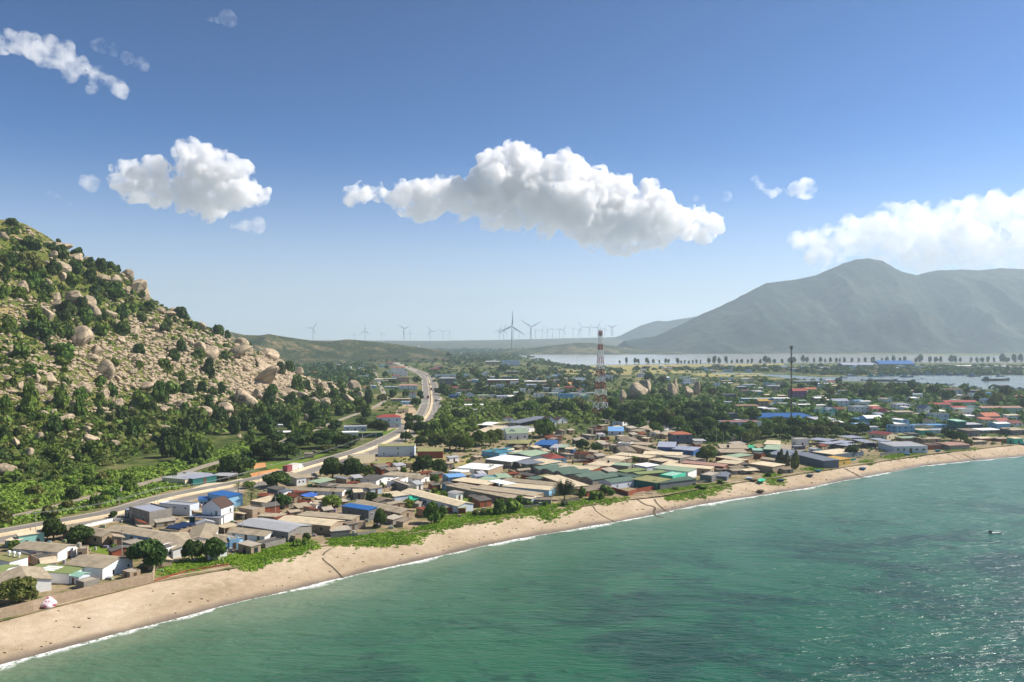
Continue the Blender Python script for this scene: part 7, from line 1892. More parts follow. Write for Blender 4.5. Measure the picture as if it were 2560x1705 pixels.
# bushes of the slope: the largest read off the photograph, then more where the slope is green
for zn, x, y, w, h, tn in [('K', 130, 75, 130, 60, 'dark'), ('K', 600, 235, 60, 40, 'dark'), ('K', 1010, 420, 60, 40, 'dark'), ('K', 1210, 550, 80, 60, 'dark'), ('K', 1900, 980, 70, 60, 'dark'), ('K', 2250, 1200, 110, 90, 'dark'), ('K', 1870, 1030, 150, 100, 'dark'), ('K', 320, 300, 190, 110, 'dark'), ('K', 640, 400, 130, 120, 'dark'), ('K', 540, 330, 110, 70, 'dark'), ('K', 800, 400, 130, 90, 'dark'), ('K', 560, 560, 180, 120, 'dark'), ('K', 330, 520, 240, 170, 'olive'), ('K', 390, 600, 170, 120, 'mid'), ('K', 100, 480, 160, 110, 'dark'), ('K', 240, 440, 160, 90, 'olive'), ('K', 770, 560, 170, 120, 'dark'), ('K', 920, 500, 130, 90, 'dark'), ('K', 1050, 540, 130, 110, 'dark'), ('K', 1140, 500, 110, 70, 'dark'), ('K', 930, 650, 150, 110, 'dark'), ('K', 1040, 720, 150, 80, 'dark'), ('K', 750, 690, 150, 130, 'mid'), ('K', 1170, 790, 260, 130, 'mid'), ('K', 980, 780, 150, 90, 'dark'), ('K', 340, 710, 160, 140, 'mid'), ('K', 470, 780, 190, 120, 'dark'), ('K', 200, 820, 160, 100, 'mid'), ('K', 440, 870, 110, 80, 'mid'), ('K', 60, 640, 90, 140, 'dark'), ('K', 40, 820, 120, 120, 'mid'), ('K', 840, 930, 130, 100, 'dark'), ('K', 1000, 900, 110, 90, 'dark'), ('K', 680, 1010, 230, 170, 'dark'), ('K', 870, 1060, 180, 130, 'mid'), ('K', 370, 1060, 190, 130, 'mid'), ('K', 130, 1140, 120, 90, 'light'), ('K', 60, 1180, 120, 100, 'mid'), ('K', 380, 1200, 280, 130, 'dark'), ('K', 560, 1200, 200, 130, 'mid'), ('K', 700, 1220, 150, 120, 'dark'), ('K', 1060, 1200, 190, 100, 'mid'), ('K', 1260, 1010, 130, 130, 'dark'), ('K', 1260, 1180, 150, 110, 'dark'), ('K', 1450, 1070, 140, 80, 'dark'), ('K', 1550, 940, 120, 70, 'dark'), ('K', 1730, 1110, 90, 70, 'dark'), ('K', 1690, 1170, 130, 70, 'dark'), ('K', 1460, 810, 90, 70, 'mid'), ('K', 900, 1300, 90, 80, 'mid'), ('K', 210, 1420, 180, 130, 'mid'), ('K', 650, 1430, 240, 140, 'mid'), ('K', 510, 1380, 110, 90, 'dark'), ('K', 630, 1520, 170, 90, 'mid'), ('K', 1440, 1390, 120, 80, 'dark'), ('K', 1060, 1050, 90, 90, 'dark'), ('K', 1340, 900, 120, 90, 'olive'), ('K', 1870, 1370, 100, 100, 'dark'), ('K', 1800, 1470, 120, 90, 'dark'), ('K', 2040, 1430, 130, 70, 'mid'),
     ('H', 1700, 250, 180, 110, 'mid'), ('H', 1440, 70, 120, 90, 'dark'), ('H', 1800, 120, 120, 90, 'dark'), ('H', 2160, 290, 130, 160, 'dark'), ('H', 1850, 350, 150, 90, 'mid'), ('H', 1930, 470, 150, 110, 'dark'), ('H', 1650, 540, 180, 170, 'mid'), ('H', 1770, 480, 170, 120, 'mid'), ('H', 2090, 470, 120, 90, 'dark'), ('H', 1450, 620, 240, 170, 'mid'), ('H', 1560, 670, 130, 110, 'dark'), ('H', 1260, 740, 130, 100, 'dark'), ('H', 1030, 720, 100, 90, 'dark'), ('H', 830, 700, 130, 170, 'mid'), ('H', 620, 600, 190, 170, 'mid'), ('H', 830, 540, 150, 110, 'mid'), ('H', 310, 520, 160, 130, 'mid'), ('H', 300, 650, 170, 170, 'light'), ('H', 60, 640, 130, 140, 'mid'), ('H', 560, 860, 180, 140, 'dark'), ('H', 700, 850, 130, 90, 'mid'), ('H', 1040, 410, 140, 100, 'mid'), ('H', 1160, 500, 110, 120, 'mid'), ('H', 510, 1010, 140, 120, 'dark'), ('H', 550, 1170, 210, 130, 'mid'), ('H', 40, 930, 130, 110, 'dark'), ('H', 950, 1110, 220, 130, 'mid'), ('H', 1380, 900, 170, 140, 'dark'), ('H', 1030, 590, 120, 100, 'mid'), ('H', 1440, 230, 90, 70, 'mid'), ('H', 420, 790, 130, 90, 'mid'), ('H', 290, 800, 90, 70, 'dark'), ('H', 1990, 850, 200, 140, 'dark'), ('H', 2130, 880, 130, 120, 'mid'), ('H', 2260, 800, 130, 120, 'dark'), ('H', 1180, 210, 90, 70, 'mid'), ('H', 310, 300, 170, 90, 'mid'), ('H', 130, 410, 90, 70, 'dark'),
     ('I', 610, 205, 110, 80, 'dark'), ('I', 700, 240, 70, 80, 'dark'), ('I', 220, 370, 110, 110, 'dark'), ('I', 140, 470, 120, 90, 'dark'), ('I', 400, 450, 130, 80, 'mid'), ('I', 660, 470, 90, 70, 'dark'), ('I', 920, 330, 70, 60, 'dark'), ('I', 1240, 610, 110, 110, 'dark'), ('I', 1330, 590, 120, 100, 'dark'), ('I', 1420, 770, 150, 140, 'mid'), ('I', 1510, 780, 110, 90, 'dark'), ('I', 1150, 830, 130, 100, 'mid'), ('I', 640, 820, 90, 110, 'dark'), ('I', 440, 800, 110, 100, 'dark'), ('I', 540, 830, 110, 70, 'dark'), ('I', 280, 800, 140, 110, 'dark'), ('I', 500, 960, 110, 120, 'dark'), ('I', 620, 1110, 190, 150, 'dark'), ('I', 370, 1130, 260, 160, 'mid'), ('I', 1120, 920, 140, 150, 'dark'), ('I', 1360, 910, 130, 110, 'dark'), ('I', 1640, 840, 100, 90, 'mid'), ('I', 1790, 900, 130, 130, 'mid'), ('I', 1880, 830, 80, 80, 'dark'), ('I', 1750, 780, 90, 60, 'dark'), ('I', 1860, 760, 90, 70, 'mid'), ('I', 2050, 990, 170, 110, 'mid'), ('I', 1930, 1010, 170, 100, 'mid'), ('I', 1700, 1000, 110, 70, 'dark'), ('I', 1230, 1090, 190, 150, 'dark'), ('I', 1040, 1070, 180, 140, 'mid'), ('I', 1000, 960, 130, 80, 'mid'), ('I', 900, 1150, 260, 160, 'dark'), ('I', 1100, 1200, 200, 160, 'dark'), ('I', 1350, 1160, 190, 160, 'mid'), ('I', 1560, 1000, 200, 120, 'mid'), ('I', 1600, 1120, 200, 150, 'dark'), ('I', 780, 1200, 160, 150, 'dark'), ('I', 1480, 1270, 220, 150, 'mid'), ('I', 950, 1280, 110, 80, 'mid'), ('I', 1850, 1030, 140, 90, 'dark'), ('I', 2150, 900, 120, 110, 'dark'), ('I', 2120, 1040, 130, 100, 'mid'), ('I', 1700, 1100, 160, 120, 'mid'), ('I', 80, 1310, 230, 140, 'dark'), ('I', 200, 1330, 230, 160, 'dark'), ('I', 330, 1400, 230, 160, 'mid'), ('I', 420, 1480, 190, 150, 'dark'), ('I', 100, 1430, 210, 170, 'dark'), ('I', 240, 1470, 200, 160, 'mid'), ('I', 500, 1400, 130, 110, 'light')]:
 a, b = zz(zn, x, y)
 q = hill_hit(a, b + h * KH * .4)
 if q:
  k = q[1] / F * KH
  bush(q[0], q[1], h * k * 1.15, w * k * 1.08, tn, q[2], {'dark': 'dark hill bush', 'mid': 'green hill bush', 'light': 'bright hill bush', 'olive': 'olive hill bush'}[tn], 'bushes on the rocky hill', name='hill_bush')
n = 0
while n < 125:
 px = hr.uniform(0, 900)
 a, b = sky_y(px), low_y(px) + 25
 py = a + 2 + (b - a) * hr.random()
 if rockiness(px, py) > hr.uniform(.2, .5):
  continue
 q = hill_hit(px, py)
 if q is None:
  continue
 k = q[1] / F
 w = hr.uniform(13, 30)
 tn = hr.choice(['dark', 'dark', 'mid', 'mid', 'olive'])
 bush(q[0], q[1], w * k * hr.uniform(.55, .8), w * k, tn, q[2], {'dark': 'small dark hill bush', 'mid': 'small green hill bush', 'olive': 'small olive hill bush'}[tn], 'bushes on the rocky hill', name='hill_bush')
 n += 1
for tn, cnt, sd in (('mid', 2400, 41), ('olive', 2000, 42), ('light', 1800, 44), ('dark', 1100, 43)):
 pts, hh = [], []
 while len(pts) < cnt:
  px = hr.uniform(0, 905)
  a, b = sky_y(px), low_y(px) + 30
  py = a + 1 + (b - a) * hr.random()
  if rockiness(px, py) > hr.uniform(.3, .75):
   continue
  q = hill_hit(px, py)
  if q:
   pts.append(q)
   hh.append(hr.choice([.35, .5, .5, .8, 1.3, 2.0]) * hr.uniform(.7, 1.3))
 hh = np.array(hh)
 scatter_mesh('undergrowth', np.array(pts), hh, hh * 2.6, tn, sd, 22, .2)
# rocks in the wood behind the town
for px, py, w, h, lb in [(1597, 978, 40, 18, 'big tan outcrop with a rounded top in the wood behind the town'), (1616, 970, 30, 14, 'upper hump of the tan outcrop in the wood'), (1690, 964, 13, 13, 'leaning finger shaped rock in the wood behind the town'), (1742, 970, 15, 15, 'dark leaning fin shaped rock in the wood behind the town'), (1678, 978, 22, 14, 'grey boulder at the foot of the leaning finger rock'), (1722, 980, 26, 9, 'low tan boulder between the leaning rocks'), (1555, 992, 18, 12, 'grey boulder left of the tan outcrop')]:
 g = G(px, py + h * .5 + 10, 3.0)
 k = g[1] / F
 o_ = obj('boulder', ROCK[nb % 12], None, (g[0], g[1], 3 + h * k * .45 + 10 * k), rng.uniform(0, 6), (w * k * .55, w * k * .6, h * k * .75 + 8 * k))
 nb += 1
 props(o_, lb, 'boulder')
# ------------------------------------------------------------------ towers, turbines, poles, walls, boats, vehicles
M_red = mat_plain('tower_red', col('8a2f28'), .6)
M_twhite = mat_plain('tower_white', col('d9d9d6'), .6)
M_turb = mat_plain('turbine_grey', col('8f979e'), .5, .3, .04)
M_poleC = mat_wall('pole_concrete', col('b3ab9d'), .4)
BYLAB = {o_.get('label'): o_ for o_ in C.objects if o_.get('label')}
def G0(z, x, y, h=3.0):
 return G(*zz(z, x, y), h)
# red and white lattice tower
tb = G(1501, 1040, 3)
kt = tb[1] / F
tw = empty('lattice_tower', (tb[0], tb[1], 2.95), R(20))
props(tw, 'tall red and white lattice telecom tower rising from the dark wood', 'tower')
prof = [(1560, 212), (1470, 194), (1380, 172), (1290, 150), (1210, 138), (1120, 124), (1050, 112), (950, 98), (880, 88), (780, 74), (700, 64), (620, 54), (520, 50), (440, 47)]
zt = lambda y: (1560 - y) * ZK['J'] * kt
for i in range(len(prof) - 1):
 (ya, wa), (yb, wb) = prof[i], prof[i + 1]
 a, b = wa * ZK['J'] * kt / 2 * .76, wb * ZK['J'] * kt / 2 * .76
 m = MB()
 ca = [(s * a, t * a, zt(ya)) for s, t in ((-1, -1), (1, -1), (1, 1), (-1, 1))]
 cb = [(s * b, t * b, zt(yb)) for s, t in ((-1, -1), (1, -1), (1, 1), (-1, 1))]
 th = .42 if i < 5 else .3
 for q in range(4):
  r = (q + 1) % 4
  m.bar(ca[q], cb[q], th)
  m.bar(ca[q], cb[r], th * .55).bar(ca[r], cb[q], th * .55).bar(cb[q], cb[r], th * .6)
  if i > 8:
   md = [tuple((np.array(ca[j]) + np.array(cb[j])) / 2) for j in (q, r)]
   m.bar(md[0], md[1], th * .5)
 m.make('lattice_section', M_red if i % 2 == 0 else M_twhite, tw)
m = MB()
for a in range(6):
 t = a * 1.05
 m.box(1.5 * math.cos(t) - .15, 1.5 * math.cos(t) + .15, 1.5 * math.sin(t) - .15, 1.5 * math.sin(t) + .15, zt(520), zt(470))
m.bar((0, 0, zt(440)), (0, 0, zt(440) + 2.5), .15)
m.make('antenna', M_steel, tw)
def mast(px, top, base, w, label, mat, cluster=True):
 g = G(px, base, 3)
 k = g[1] / F
 H = (base - top) * k
 e = empty('radio_mast', (g[0], g[1], 2.9), 0)
 props(e, label, 'mast')
 n = 12
 for j in range(2):
  m = MB()
  for i in range(j * n // 2, (j + 1) * n // 2):
   a, b = H * i / n, H * (i + 1) / n
   c = [(w * math.cos(t), w * math.sin(t)) for t in (.3, 2.4, 4.5)]
   for q in range(3):
    r = (q + 1) % 3
    m.bar((*c[q], a), (*c[q], b), w * .42)
    m.bar((*c[q], a), (*c[r], b), w * .25)
  m.make('mast_section', mat, e)
 if cluster:
  m = MB()
  for t in (.3, 1.8, 3.3, 4.8):
   m.box(w * 2.4 * math.cos(t) - .2, w * 2.4 * math.cos(t) + .2, w * 2.4 * math.sin(t) - .2, w * 2.4 * math.sin(t) + .2, H * .955, H)
   m.bar((0, 0, H * .97), (w * 2.4 * math.cos(t), w * 2.4 * math.sin(t), H * .97), .1)
  m.make('antenna', M_steel, e)
M_mast = mat_plain('mast_rust', col('5b3f3a'), .7)
mast(1978.5, 864, 1066, .42, 'thin dark guyed mast with an antenna crown at the tree belt', M_mast)
mast(2145, 894, 1012, .16, 'hair thin grey mast right of the purple house', M_steel, False)
mast(1217, 913, 984, .18, 'thin pale mast in the middle of the far town', M_steel, False)
g = G(1047, 878, 3)
e = empty('church_spire', (g[0], g[1], 3))
MB().box(-5, 5, -5, 5, 0, 16).make('tower', M_bwhite, e)
MB().lathe([(6, 16), (.3, 34)], 4).make('spire', M_bwhite, e)
props(e, 'white church spire far down the road', 'church tower')
# wind turbines
def blade_mesh():
 V, Fq = [], []
 for i, (t, c) in enumerate([(0, .03), (.08, .055), (.2, .085), (.5, .055), (.8, .03), (1, .008)]):
  th = c * .35 + .006
  V += [(-c * .35, -th, t), (c * .65, -th * .6, t), (c * .65, th * .6, t), (-c * .35, th, t)]
 for i in range(5):
  for a in range(4):
   b = (a + 1) % 4
   Fq.append((i * 4 + a, i * 4 + b, i * 4 + 4 + b, i * 4 + 4 + a))
 Fq += [(3, 2, 1, 0), (20, 21, 22, 23)]
 return mesh('blade', V, Fq, M_turb)
BLADE = blade_mesh()
m = MB().lathe([(.042, 0), (.036, .4), (.028, .75), (.02, 1)], 12)
TTOW = mesh('tower', m.v, m.f, M_turb, smooth=True)
m = MB().box(-.03, .03, -.05, .1, -.025, .045)
NAC = mesh('nacelle', m.v, m.f, M_turb)
m = MB().lathe([(.001, -.05), (.03, -.03), (.035, .02)], 10)
HUB = mesh('hub', m.v, m.f, M_turb)
def turbine(px, hub, base, blade, ang, label, yaw=0.0, dist=None):
 d = dist or F * (CAM_H - 3) / (base - HOR)
 k = d / F
 x = (px - 1280) * k
 z0 = CAM_H - (base - HOR) * k
 H = (base - hub) * k
 e = empty('wind_turbine', (x, d, z0), R(yaw))
 props(e, label, 'wind turbine', 'wind turbines on the horizon')
 obj('tower', TTOW, e, None, None, (H * .75, H * .75, H))
 obj('nacelle', NAC, e, (0, 0, H), None, H * .8)
 hb = obj('hub', HUB, e, (0, -H * .05, H), None, H * .8)
 hb.rotation_euler = (R(-90), 0, 0)
 Lb = blade * k
 for i in range(3):
  b = obj('blade', BLADE, e, (0, -H * .06, H), None, (Lb * 1.15, Lb, Lb))
  b.rotation_euler = (0, R(ang + 120 * i), 0)
J = lambda x, y: zz('J', x, y)
TB = [('J', 417, 397, 715, 212, 3, 'largest nearest wind turbine with one blade pointing straight up', None), ('J', 668, 402, 668, 168, 62, 'second large wind turbine with two blades raised like a V', None), ('J', 1330, 412, 605, 138, -32, 'wind turbine left of the lattice tower with one level blade', None), ('J', 1537, 412, 530, 100, 25, 'wind turbine directly behind the top of the lattice tower', 7200),
 ('J', 252, 455, 555, 85, 20, 'wind turbine left of the largest one with a level blade', 7000), ('J', 310, 440, 562, 95, 24, 'slim wind turbine between its level bladed neighbour and the largest one', 7000), ('J', 725, 450, 552, 48, 75, 'small wind turbine just right of the V shaped one', 7400), ('J', 812, 440, 550, 60, 15, 'small wind turbine with a raised blade second right of the V', 7400), ('J', 885, 440, 547, 62, -38, 'small wind turbine third right of the V', 7400), ('J', 947, 437, 547, 46, 62, 'small wind turbine fourth right of the V', 7400), ('J', 1037, 440, 545, 50, 45, 'left one of a close pair of small wind turbines', 7400), ('J', 1090, 440, 545, 85, 30, 'right one of a close pair of small wind turbines', 7400), ('J', 1218, 430, 540, 50, 62, 'small wind turbine between the close pair and the lattice tower', 7400), ('J', 1425, 415, 530, 70, -80, 'thin wind turbine hidden behind the level blade', 7400), ('J', 1717, 412, 520, 75, -58, 'left one of two overlapping wind turbines by the mountain', 7400), ('J', 1735, 412, 520, 78, 58, 'right one of two overlapping wind turbines by the mountain', 7400), ('J', 1627, 430, 525, 60, 10, 'faint wind turbine between lattice tower and mountain pair', 7600), ('J', 435, 455, 560, 50, 70, 'faint wind turbine right behind the largest tower', 7600), ('J', 513, 460, 556, 40, 62, 'faint wind turbine under the largest rotor', 7600), ('J', 650, 480, 558, 45, 20, 'faint wind turbine close left of the V shaped one', 7600), ('J', 1292, 440, 540, 48, 40, 'faint wind turbine behind the level bladed one', 7600),
 ('C', 520, 295, 400, 74, 35, 'leftmost wind turbine above the far hill', 6800), ('C', 993, 320, 402, 70, 0, 'wind turbine on the far hill with a vertical blade', 6800), ('C', 1350, 298, 397, 70, -55, 'wind turbine above the road vanishing point', 6800), ('C', 1407, 335, 397, 35, 0, 'small wind turbine beside the road vanishing point one', 7600), ('C', 1590, 320, 397, 62, -28, 'wind turbine right of the road vanishing point', 7000), ('C', 1705, 328, 397, 42, 60, 'small wind turbine midway to the largest one', 7600), ('C', 1768, 328, 393, 30, 70, 'smallest wind turbine left of the level bladed one', 7600), ('C', 1148, 342, 398, 38, -15, 'small wind turbine above the far hill dip', 7600), ('C', 895, 352, 398, 34, 0, 'tiny wind turbine left of the vertical bladed one', 7600)]
for zn, x, hb, bs, bl, an, lb, dd in TB:
 (px, h_), (_, b_) = zz(zn, x, hb), zz(zn, x, bs)
 turbine(px, h_, b_, bl * ZK[zn], an, lb, 0, dd)
# utility poles
def pole(zn, x, base, top, n=0, arm=True):
 g = G0(zn, x, base)
 H = (base - top) * ZK[zn] * g[1] / F
 e = empty('utility_pole', (g[0], g[1], 2.95), R(rng.uniform(0, 90)))
 props(e, None, 'pole', 'utility poles of the town')
 t = max(.11, .00028 * g[1])
 MB().tube([(0, 0, 0), (0, 0, H)], [t, t * .65], 6).make('post', M_poleC, e)
 if arm:
  MB().box(-.7, .7, -.06, .06, H - .35, H - .23).make('crossarm', M_steel, e)
 PLANTS.append((e, 'utility pole', *zz(zn, x, (base + top) / 2), 12))
 return Vector((g[0], g[1], 2.95 + H))
pts_line = []
for a in [('E', 325, 712, 545), ('E', 1440, 467, 320), ('P', 2112, 795, 300), ('R', 45, 1390, 1040), ('R', 615, 1105, 700), ('R', 325, 492, 200), ('E', 15, 532, 450), ('E', 1085, 487, 405), ('D', 1240, 352, 180), ('D', 1118, 272, 175), ('S', 975, 565, 310), ('B', 1060, 765, 630), ('W', 2005, 702, 380), ('V', 580, 1130, 870), ('V', 636, 1118, 860), ('V', 1097, 1022, 905), ('V', 1120, 1022, 855), ('V', 2155, 662, 410), ('V', 2272, 672, 440), ('X', 125, 600, 535), ('X', 370, 622, 510), ('X', 1040, 552, 482), ('Y', 195, 622, 510), ('Y', 770, 502, 340), ('Y', 805, 422, 335), ('Y', 30, 402, 320), ('Y', 85, 402, 305), ('W', 855, 1002, 860), ('W', 1718, 1215, 1090), ('D', 570, 500, 450), ('B', 20, 940, 830), ('W', 370, 260, 120), ('W', 655, 250, 100), ('W', 785, 410, 250), ('W', 1935, 700, 500), ('E', 1960, 360, 318), ('X', 835, 560, 480), ('Y', 210, 250, 170)]:
 q = pole(*a)
 if a[0] in 'ERD' and a[1] in (325, 1440, 1240):
  pts_line.append(q)
pts_line.sort(key=lambda v: v.y)
m = MB()
for i in range(len(pts_line) - 1):
 a, b = pts_line[i], pts_line[i + 1]
 for o_ in (-.55, .55):
  pp = []
  for t in np.linspace(0, 1, 9):
   q = a.lerp(b, t)
   pp.append((q.x + o_, q.y, q.z - .2 - 4 * t * (1 - t) * 1.3))
  m.tube(pp, .035, 4)
m.make('power_line', M_steel)
props(C.objects['power_line'], 'sagging electric wires strung between roadside poles', 'wires')
# walls and fences
def fence(zn, pts, hz, mat, label, t=.2, cat='wall', name='boundary_wall', posts=0):
 p = np.array([G0(zn, *q)[:2] for q in pts])
 h = hz * ZK[zn] * p[:, 1].mean() / F
 e = empty(name, (p[0][0], p[0][1], 0))
 props(e, label, cat)
 m, ps = MB(), []
 for i in range(len(p) - 1):
  a, b = p[i] - p[0], p[i + 1] - p[0]
  za = min(float(beach_top(p[i][None])[0]) if p[i][1] < y_back(p[i][0]) + 2 else 3, 3) - .4
  zb = min(float(beach_top(p[i + 1][None])[0]) if p[i + 1][1] < y_back(p[i + 1][0]) + 2 else 3, 3) - .4
  d = (b - a) / (np.hypot(*(b - a)) + 1e-9)
  n = np.array([-d[1], d[0]]) * t / 2
  j = len(m.v)
  m.v += [(*(a - n), za), (*(b - n), zb), (*(b + n), zb), (*(a + n), za), (*(a - n), 3 + h), (*(b - n), 3 + h), (*(b + n), 3 + h), (*(a + n), 3 + h)]
  m.f += [(j + 3, j + 2, j + 1, j), (j + 4, j + 5, j + 6, j + 7)] + [(j + q, j + (q + 1) % 4, j + 4 + (q + 1) % 4, j + 4 + q) for q in range(4)]
  if posts:
   for s in range(posts):
    ps.append((a + (b - a) * s / posts, min(za, zb)))
 m.make('panel', mat, e)
 for q, z in ps:
  MB().box(q[0] - .15, q[0] + .15, q[1] - .15, q[1] + .15, z, 3 + h * 1.25).make('post', M_conc, e)
 return e
fence('E', [(-60, 1540), (300, 1450), (440, 1408), (780, 1325), (1000, 1272), (1390, 1185), (1410, 1120)], 92, WL['tan'], 'stained concrete sea wall below the sheds at the beach')
fence('E', [(1410, 1180), (1700, 1090), (2080, 1030)], 14, WL['brick'], 'low crumbling wall edging the sand by the beach trees')
fence('S', [(-320, 760), (0, 690), (330, 640), (600, 575), (1000, 520), (1440, 470)], 60, WL['tan'], 'long tan lane wall curving between the row houses', posts=3)
fence('P', [(1410, 300), (1570, 250), (1960, 160), (2100, 160)], 55, WL['white'], 'white garden wall with pale gate pillars below the highway', posts=1)
fence('U', [(1690, 610), (1870, 590), (2150, 560)], 35, WL['conc'], 'grey beach fence with tall concrete posts', posts=4)
fence('U', [(180, 740), (490, 830), (640, 780), (1000, 715)], 75, WL['brick'], 'brick yard wall at the corner of the beach', posts=1)
fence('W', [(450, 990), (860, 1000)], 45, WL['cyan'], 'blue picket fence in front of the olive porch roof', posts=5)
fence('R', [(1570, 1420), (2030, 1390), (2355, 1330)], 60, WL['conc'], 'creeper covered concrete wall above the dune grass')
fence('D', [(1350, 500), (1580, 510), (1600, 500)], 40, WL['tan'], 'brown block wall in front of the bare field')
fence('S', [(1960, 130), (2200, 90), (2230, 130)], 45, WL['tan'], 'unroofed block wall with square holes beside the white roofs')
fence('T', [(760, 1320), (1020, 1300)], 45, WL['conc'], 'grey garden wall behind the dune bushes')
fence('T', [(1490, 1200), (1720, 1180)], 40, WL['conc'], 'broken garden wall right of the fan palm')
fence('T', [(490, 690), (590, 745), (850, 720), (850, 660)], 60, WL['tan'], 'cream yard wall with a gate below the slate canopy')
fence('Y', [(560, 965), (870, 930)], 50, WL['grey'], 'grey plank fence left of the white beach hall')
fence('X', [(2210, 930), (2355, 900)], 35, WL['teal'], 'bluish sheet fence right of the ochre store')
# parts that single houses carry
e = BYLAB['olive sheet roof carrying three white ventilator pipes']
for i in range(3):
 MB().lathe([(.22, 0), (.22, .8), (.45, .85), (.42, 1.3), (.1, 1.4)], 10, 3.0 + i * 2.0, 3.0).make('ventilator', M_bwhite, e, (0, 0, 2.85))
e = BYLAB['flat roof with three rows of dark solar panels']
M_solar = mat_plain('solar_cell', col('24304f'), .2, .6)
for i in range(3):
 MB().slab([(1.2, 1.2 + i * 2.3, 2.5), (6.6, 1.2 + i * 2.3, 2.5), (6.6, 2.9 + i * 2.3, 2.9), (1.2, 2.9 + i * 2.3, 2.9)], .06).make('solar_panel', M_solar, e)
def tank(zn, x, y, h, r, mat, label):
 g = G0(zn, x, y, 3 + h)
 e = empty('water_tank', (g[0], g[1], 3 + h - .03))
 MB().lathe([(r, 0), (r, r * 1.6), (r * .5, r * 1.9)], 12).make('vessel', mat, e)
 MB().lathe([(r * .3, r * 1.9), (r * .3, r * 2.05)], 10).make('lid', M_steel, e)
 props(e, label, 'water tank')
tank('V', 285, 1010, 2.6, .5, M_black, 'black water tank on the cream roof field')
tank('X', 140, 680, 3.0, .7, M_black, 'black water tank on the tan hall at the wood edge')
tank('P', 1370, 600, 2.7, .6, M_conc, 'grey water tank on the square concrete block')
tank('V', 190, 600, 2.6, .5, M_black, 'black water tank among the tan gables')
tank('W', 1680, 570, 2.7, .6, M_black, 'black water tank between brown roofs near the tower')
def cloth(zn, corners, z, mat, label):
 V = []
 q = [G0(zn, *c, z) for c in corners]
 n = 9
 for i in range(n):
  for j in range(n):
   u, v = i / (n - 1), j / (n - 1)
   p = (q[0] * (1 - u) + q[1] * u) * (1 - v) + (q[3] * (1 - u) + q[2] * u) * v
   V.append((p[0], p[1], z - .5 * math.sin(math.pi * u) * math.sin(math.pi * v) + .12 * math.sin(9 * u + 5 * v)))
 o_ = obj('tarpaulin', mesh('tarpaulin', V, grid_faces(n, n), mat))
 s = o_.modifiers.new('s', 'SOLIDIFY')
 s.thickness = .04
 props(o_, label, 'tarpaulin')
cloth('S', [(835, 700), (880, 775), (1050, 725), (960, 680)], 5.2, mat_plain('tarp_green', col('1fa07a'), .5), 'emerald green tarpaulin stretched beside the pale row house')
cloth('R', [(1010, 690), (1320, 715), (1340, 640), (1180, 625)], 5.0, mat_plain('tarp_blue', col('3f67b5'), .5), 'blue tarpaulin hung over a yard between rust roofs')
cloth('X', [(1660, 745), (1740, 765), (1770, 725), (1700, 710)], 4.2, mat_plain('tarp_jade', col('23b18a'), .5), 'jade green tarpaulin behind the slate hall')
cloth('X', [(650, 1260), (740, 1270), (800, 1230), (690, 1215)], 3.4, mat_plain('net_green', col('3cb58d'), .8), 'heap of green fishing net beside the beach shacks')
cloth('X', [(480, 690), (590, 690), (600, 640), (480, 640)], 4.5, mat_plain('net_dark_green', col('2f9a72'), .8), 'green shade net beside the tank roof')
# pile of sacks on the sand, shaped as one rounded lump
k_ = NT('patterned_sacking', .8, .2)
k_.base(k_.ramp(k_.n('TexVoronoi', ins={'Vector': k_.pos(), 'Scale': 2.2}).outputs['Color'], [(.3, col('b0506a')), (.5, col('e8dfe0')), (.8, col('d6c9cb'))]))
g = G0('E', 445, 1440, 2.4)
v, f = rock_shape(3, 55, 6, .05, .05)
o_ = obj('sacks', mesh('sacks', v * np.array([1.5, 1.2, 1.2]), f, k_.m, smooth=True), None, (g[0], g[1], float(beach_top(np.array([g[:2]]))[0]) + .9), .4)
props(o_, 'pile of pink and white patterned sacks on the sand under the sea wall', 'sacks')
# boats
def hull_mesh(name, mat, wid=.16, dep=.12):
 V, n = [], 12
 for i in range(n):
  t = i / (n - 1)
  w = wid * (math.sin(math.pi * min(1, .28 + t * .72)) ** .7 if t > .02 else .72)
  w = max(w, .004)
  sh_ = dep * (.55 + .75 * (2 * t - 1) ** 2 * (1 if t > .5 else .5))
  for yy, zz_ in ((-w, sh_), (-w * .75, dep * .1), (0, -dep * .12), (w * .75, dep * .1), (w, sh_), (w * .86, sh_ * .9), (0, dep * .35), (-w * .86, sh_ * .9)):
   V.append((t - .5, yy, zz_))
 Fq = [(i * 8 + a, i * 8 + (a + 1) % 8, i * 8 + 8 + (a + 1) % 8, i * 8 + 8 + a) for i in range(n - 1) for a in range(8)]
 Fq += [tuple(range(7, -1, -1)), tuple((n - 1) * 8 + a for a in range(8))]
 return mesh(name, V, Fq, mat)
HULLC = {c: hull_mesh('hull', mat_plain('hull_' + c, col(h), .6)) for c, h in (('blue', '2f4c72'), ('teal', '2d6d6c'), ('dark', '3a3d42'), ('red', '7a3a3a'), ('white', 'c9cccb'))}
CABC = {c: mat_plain('cabin_' + c, col(h), .6) for c, h in (('white', 'c7ccd0'), ('blue', '4d7391'), ('teal', '3b7d78'), ('dark', '4a4d55'))}
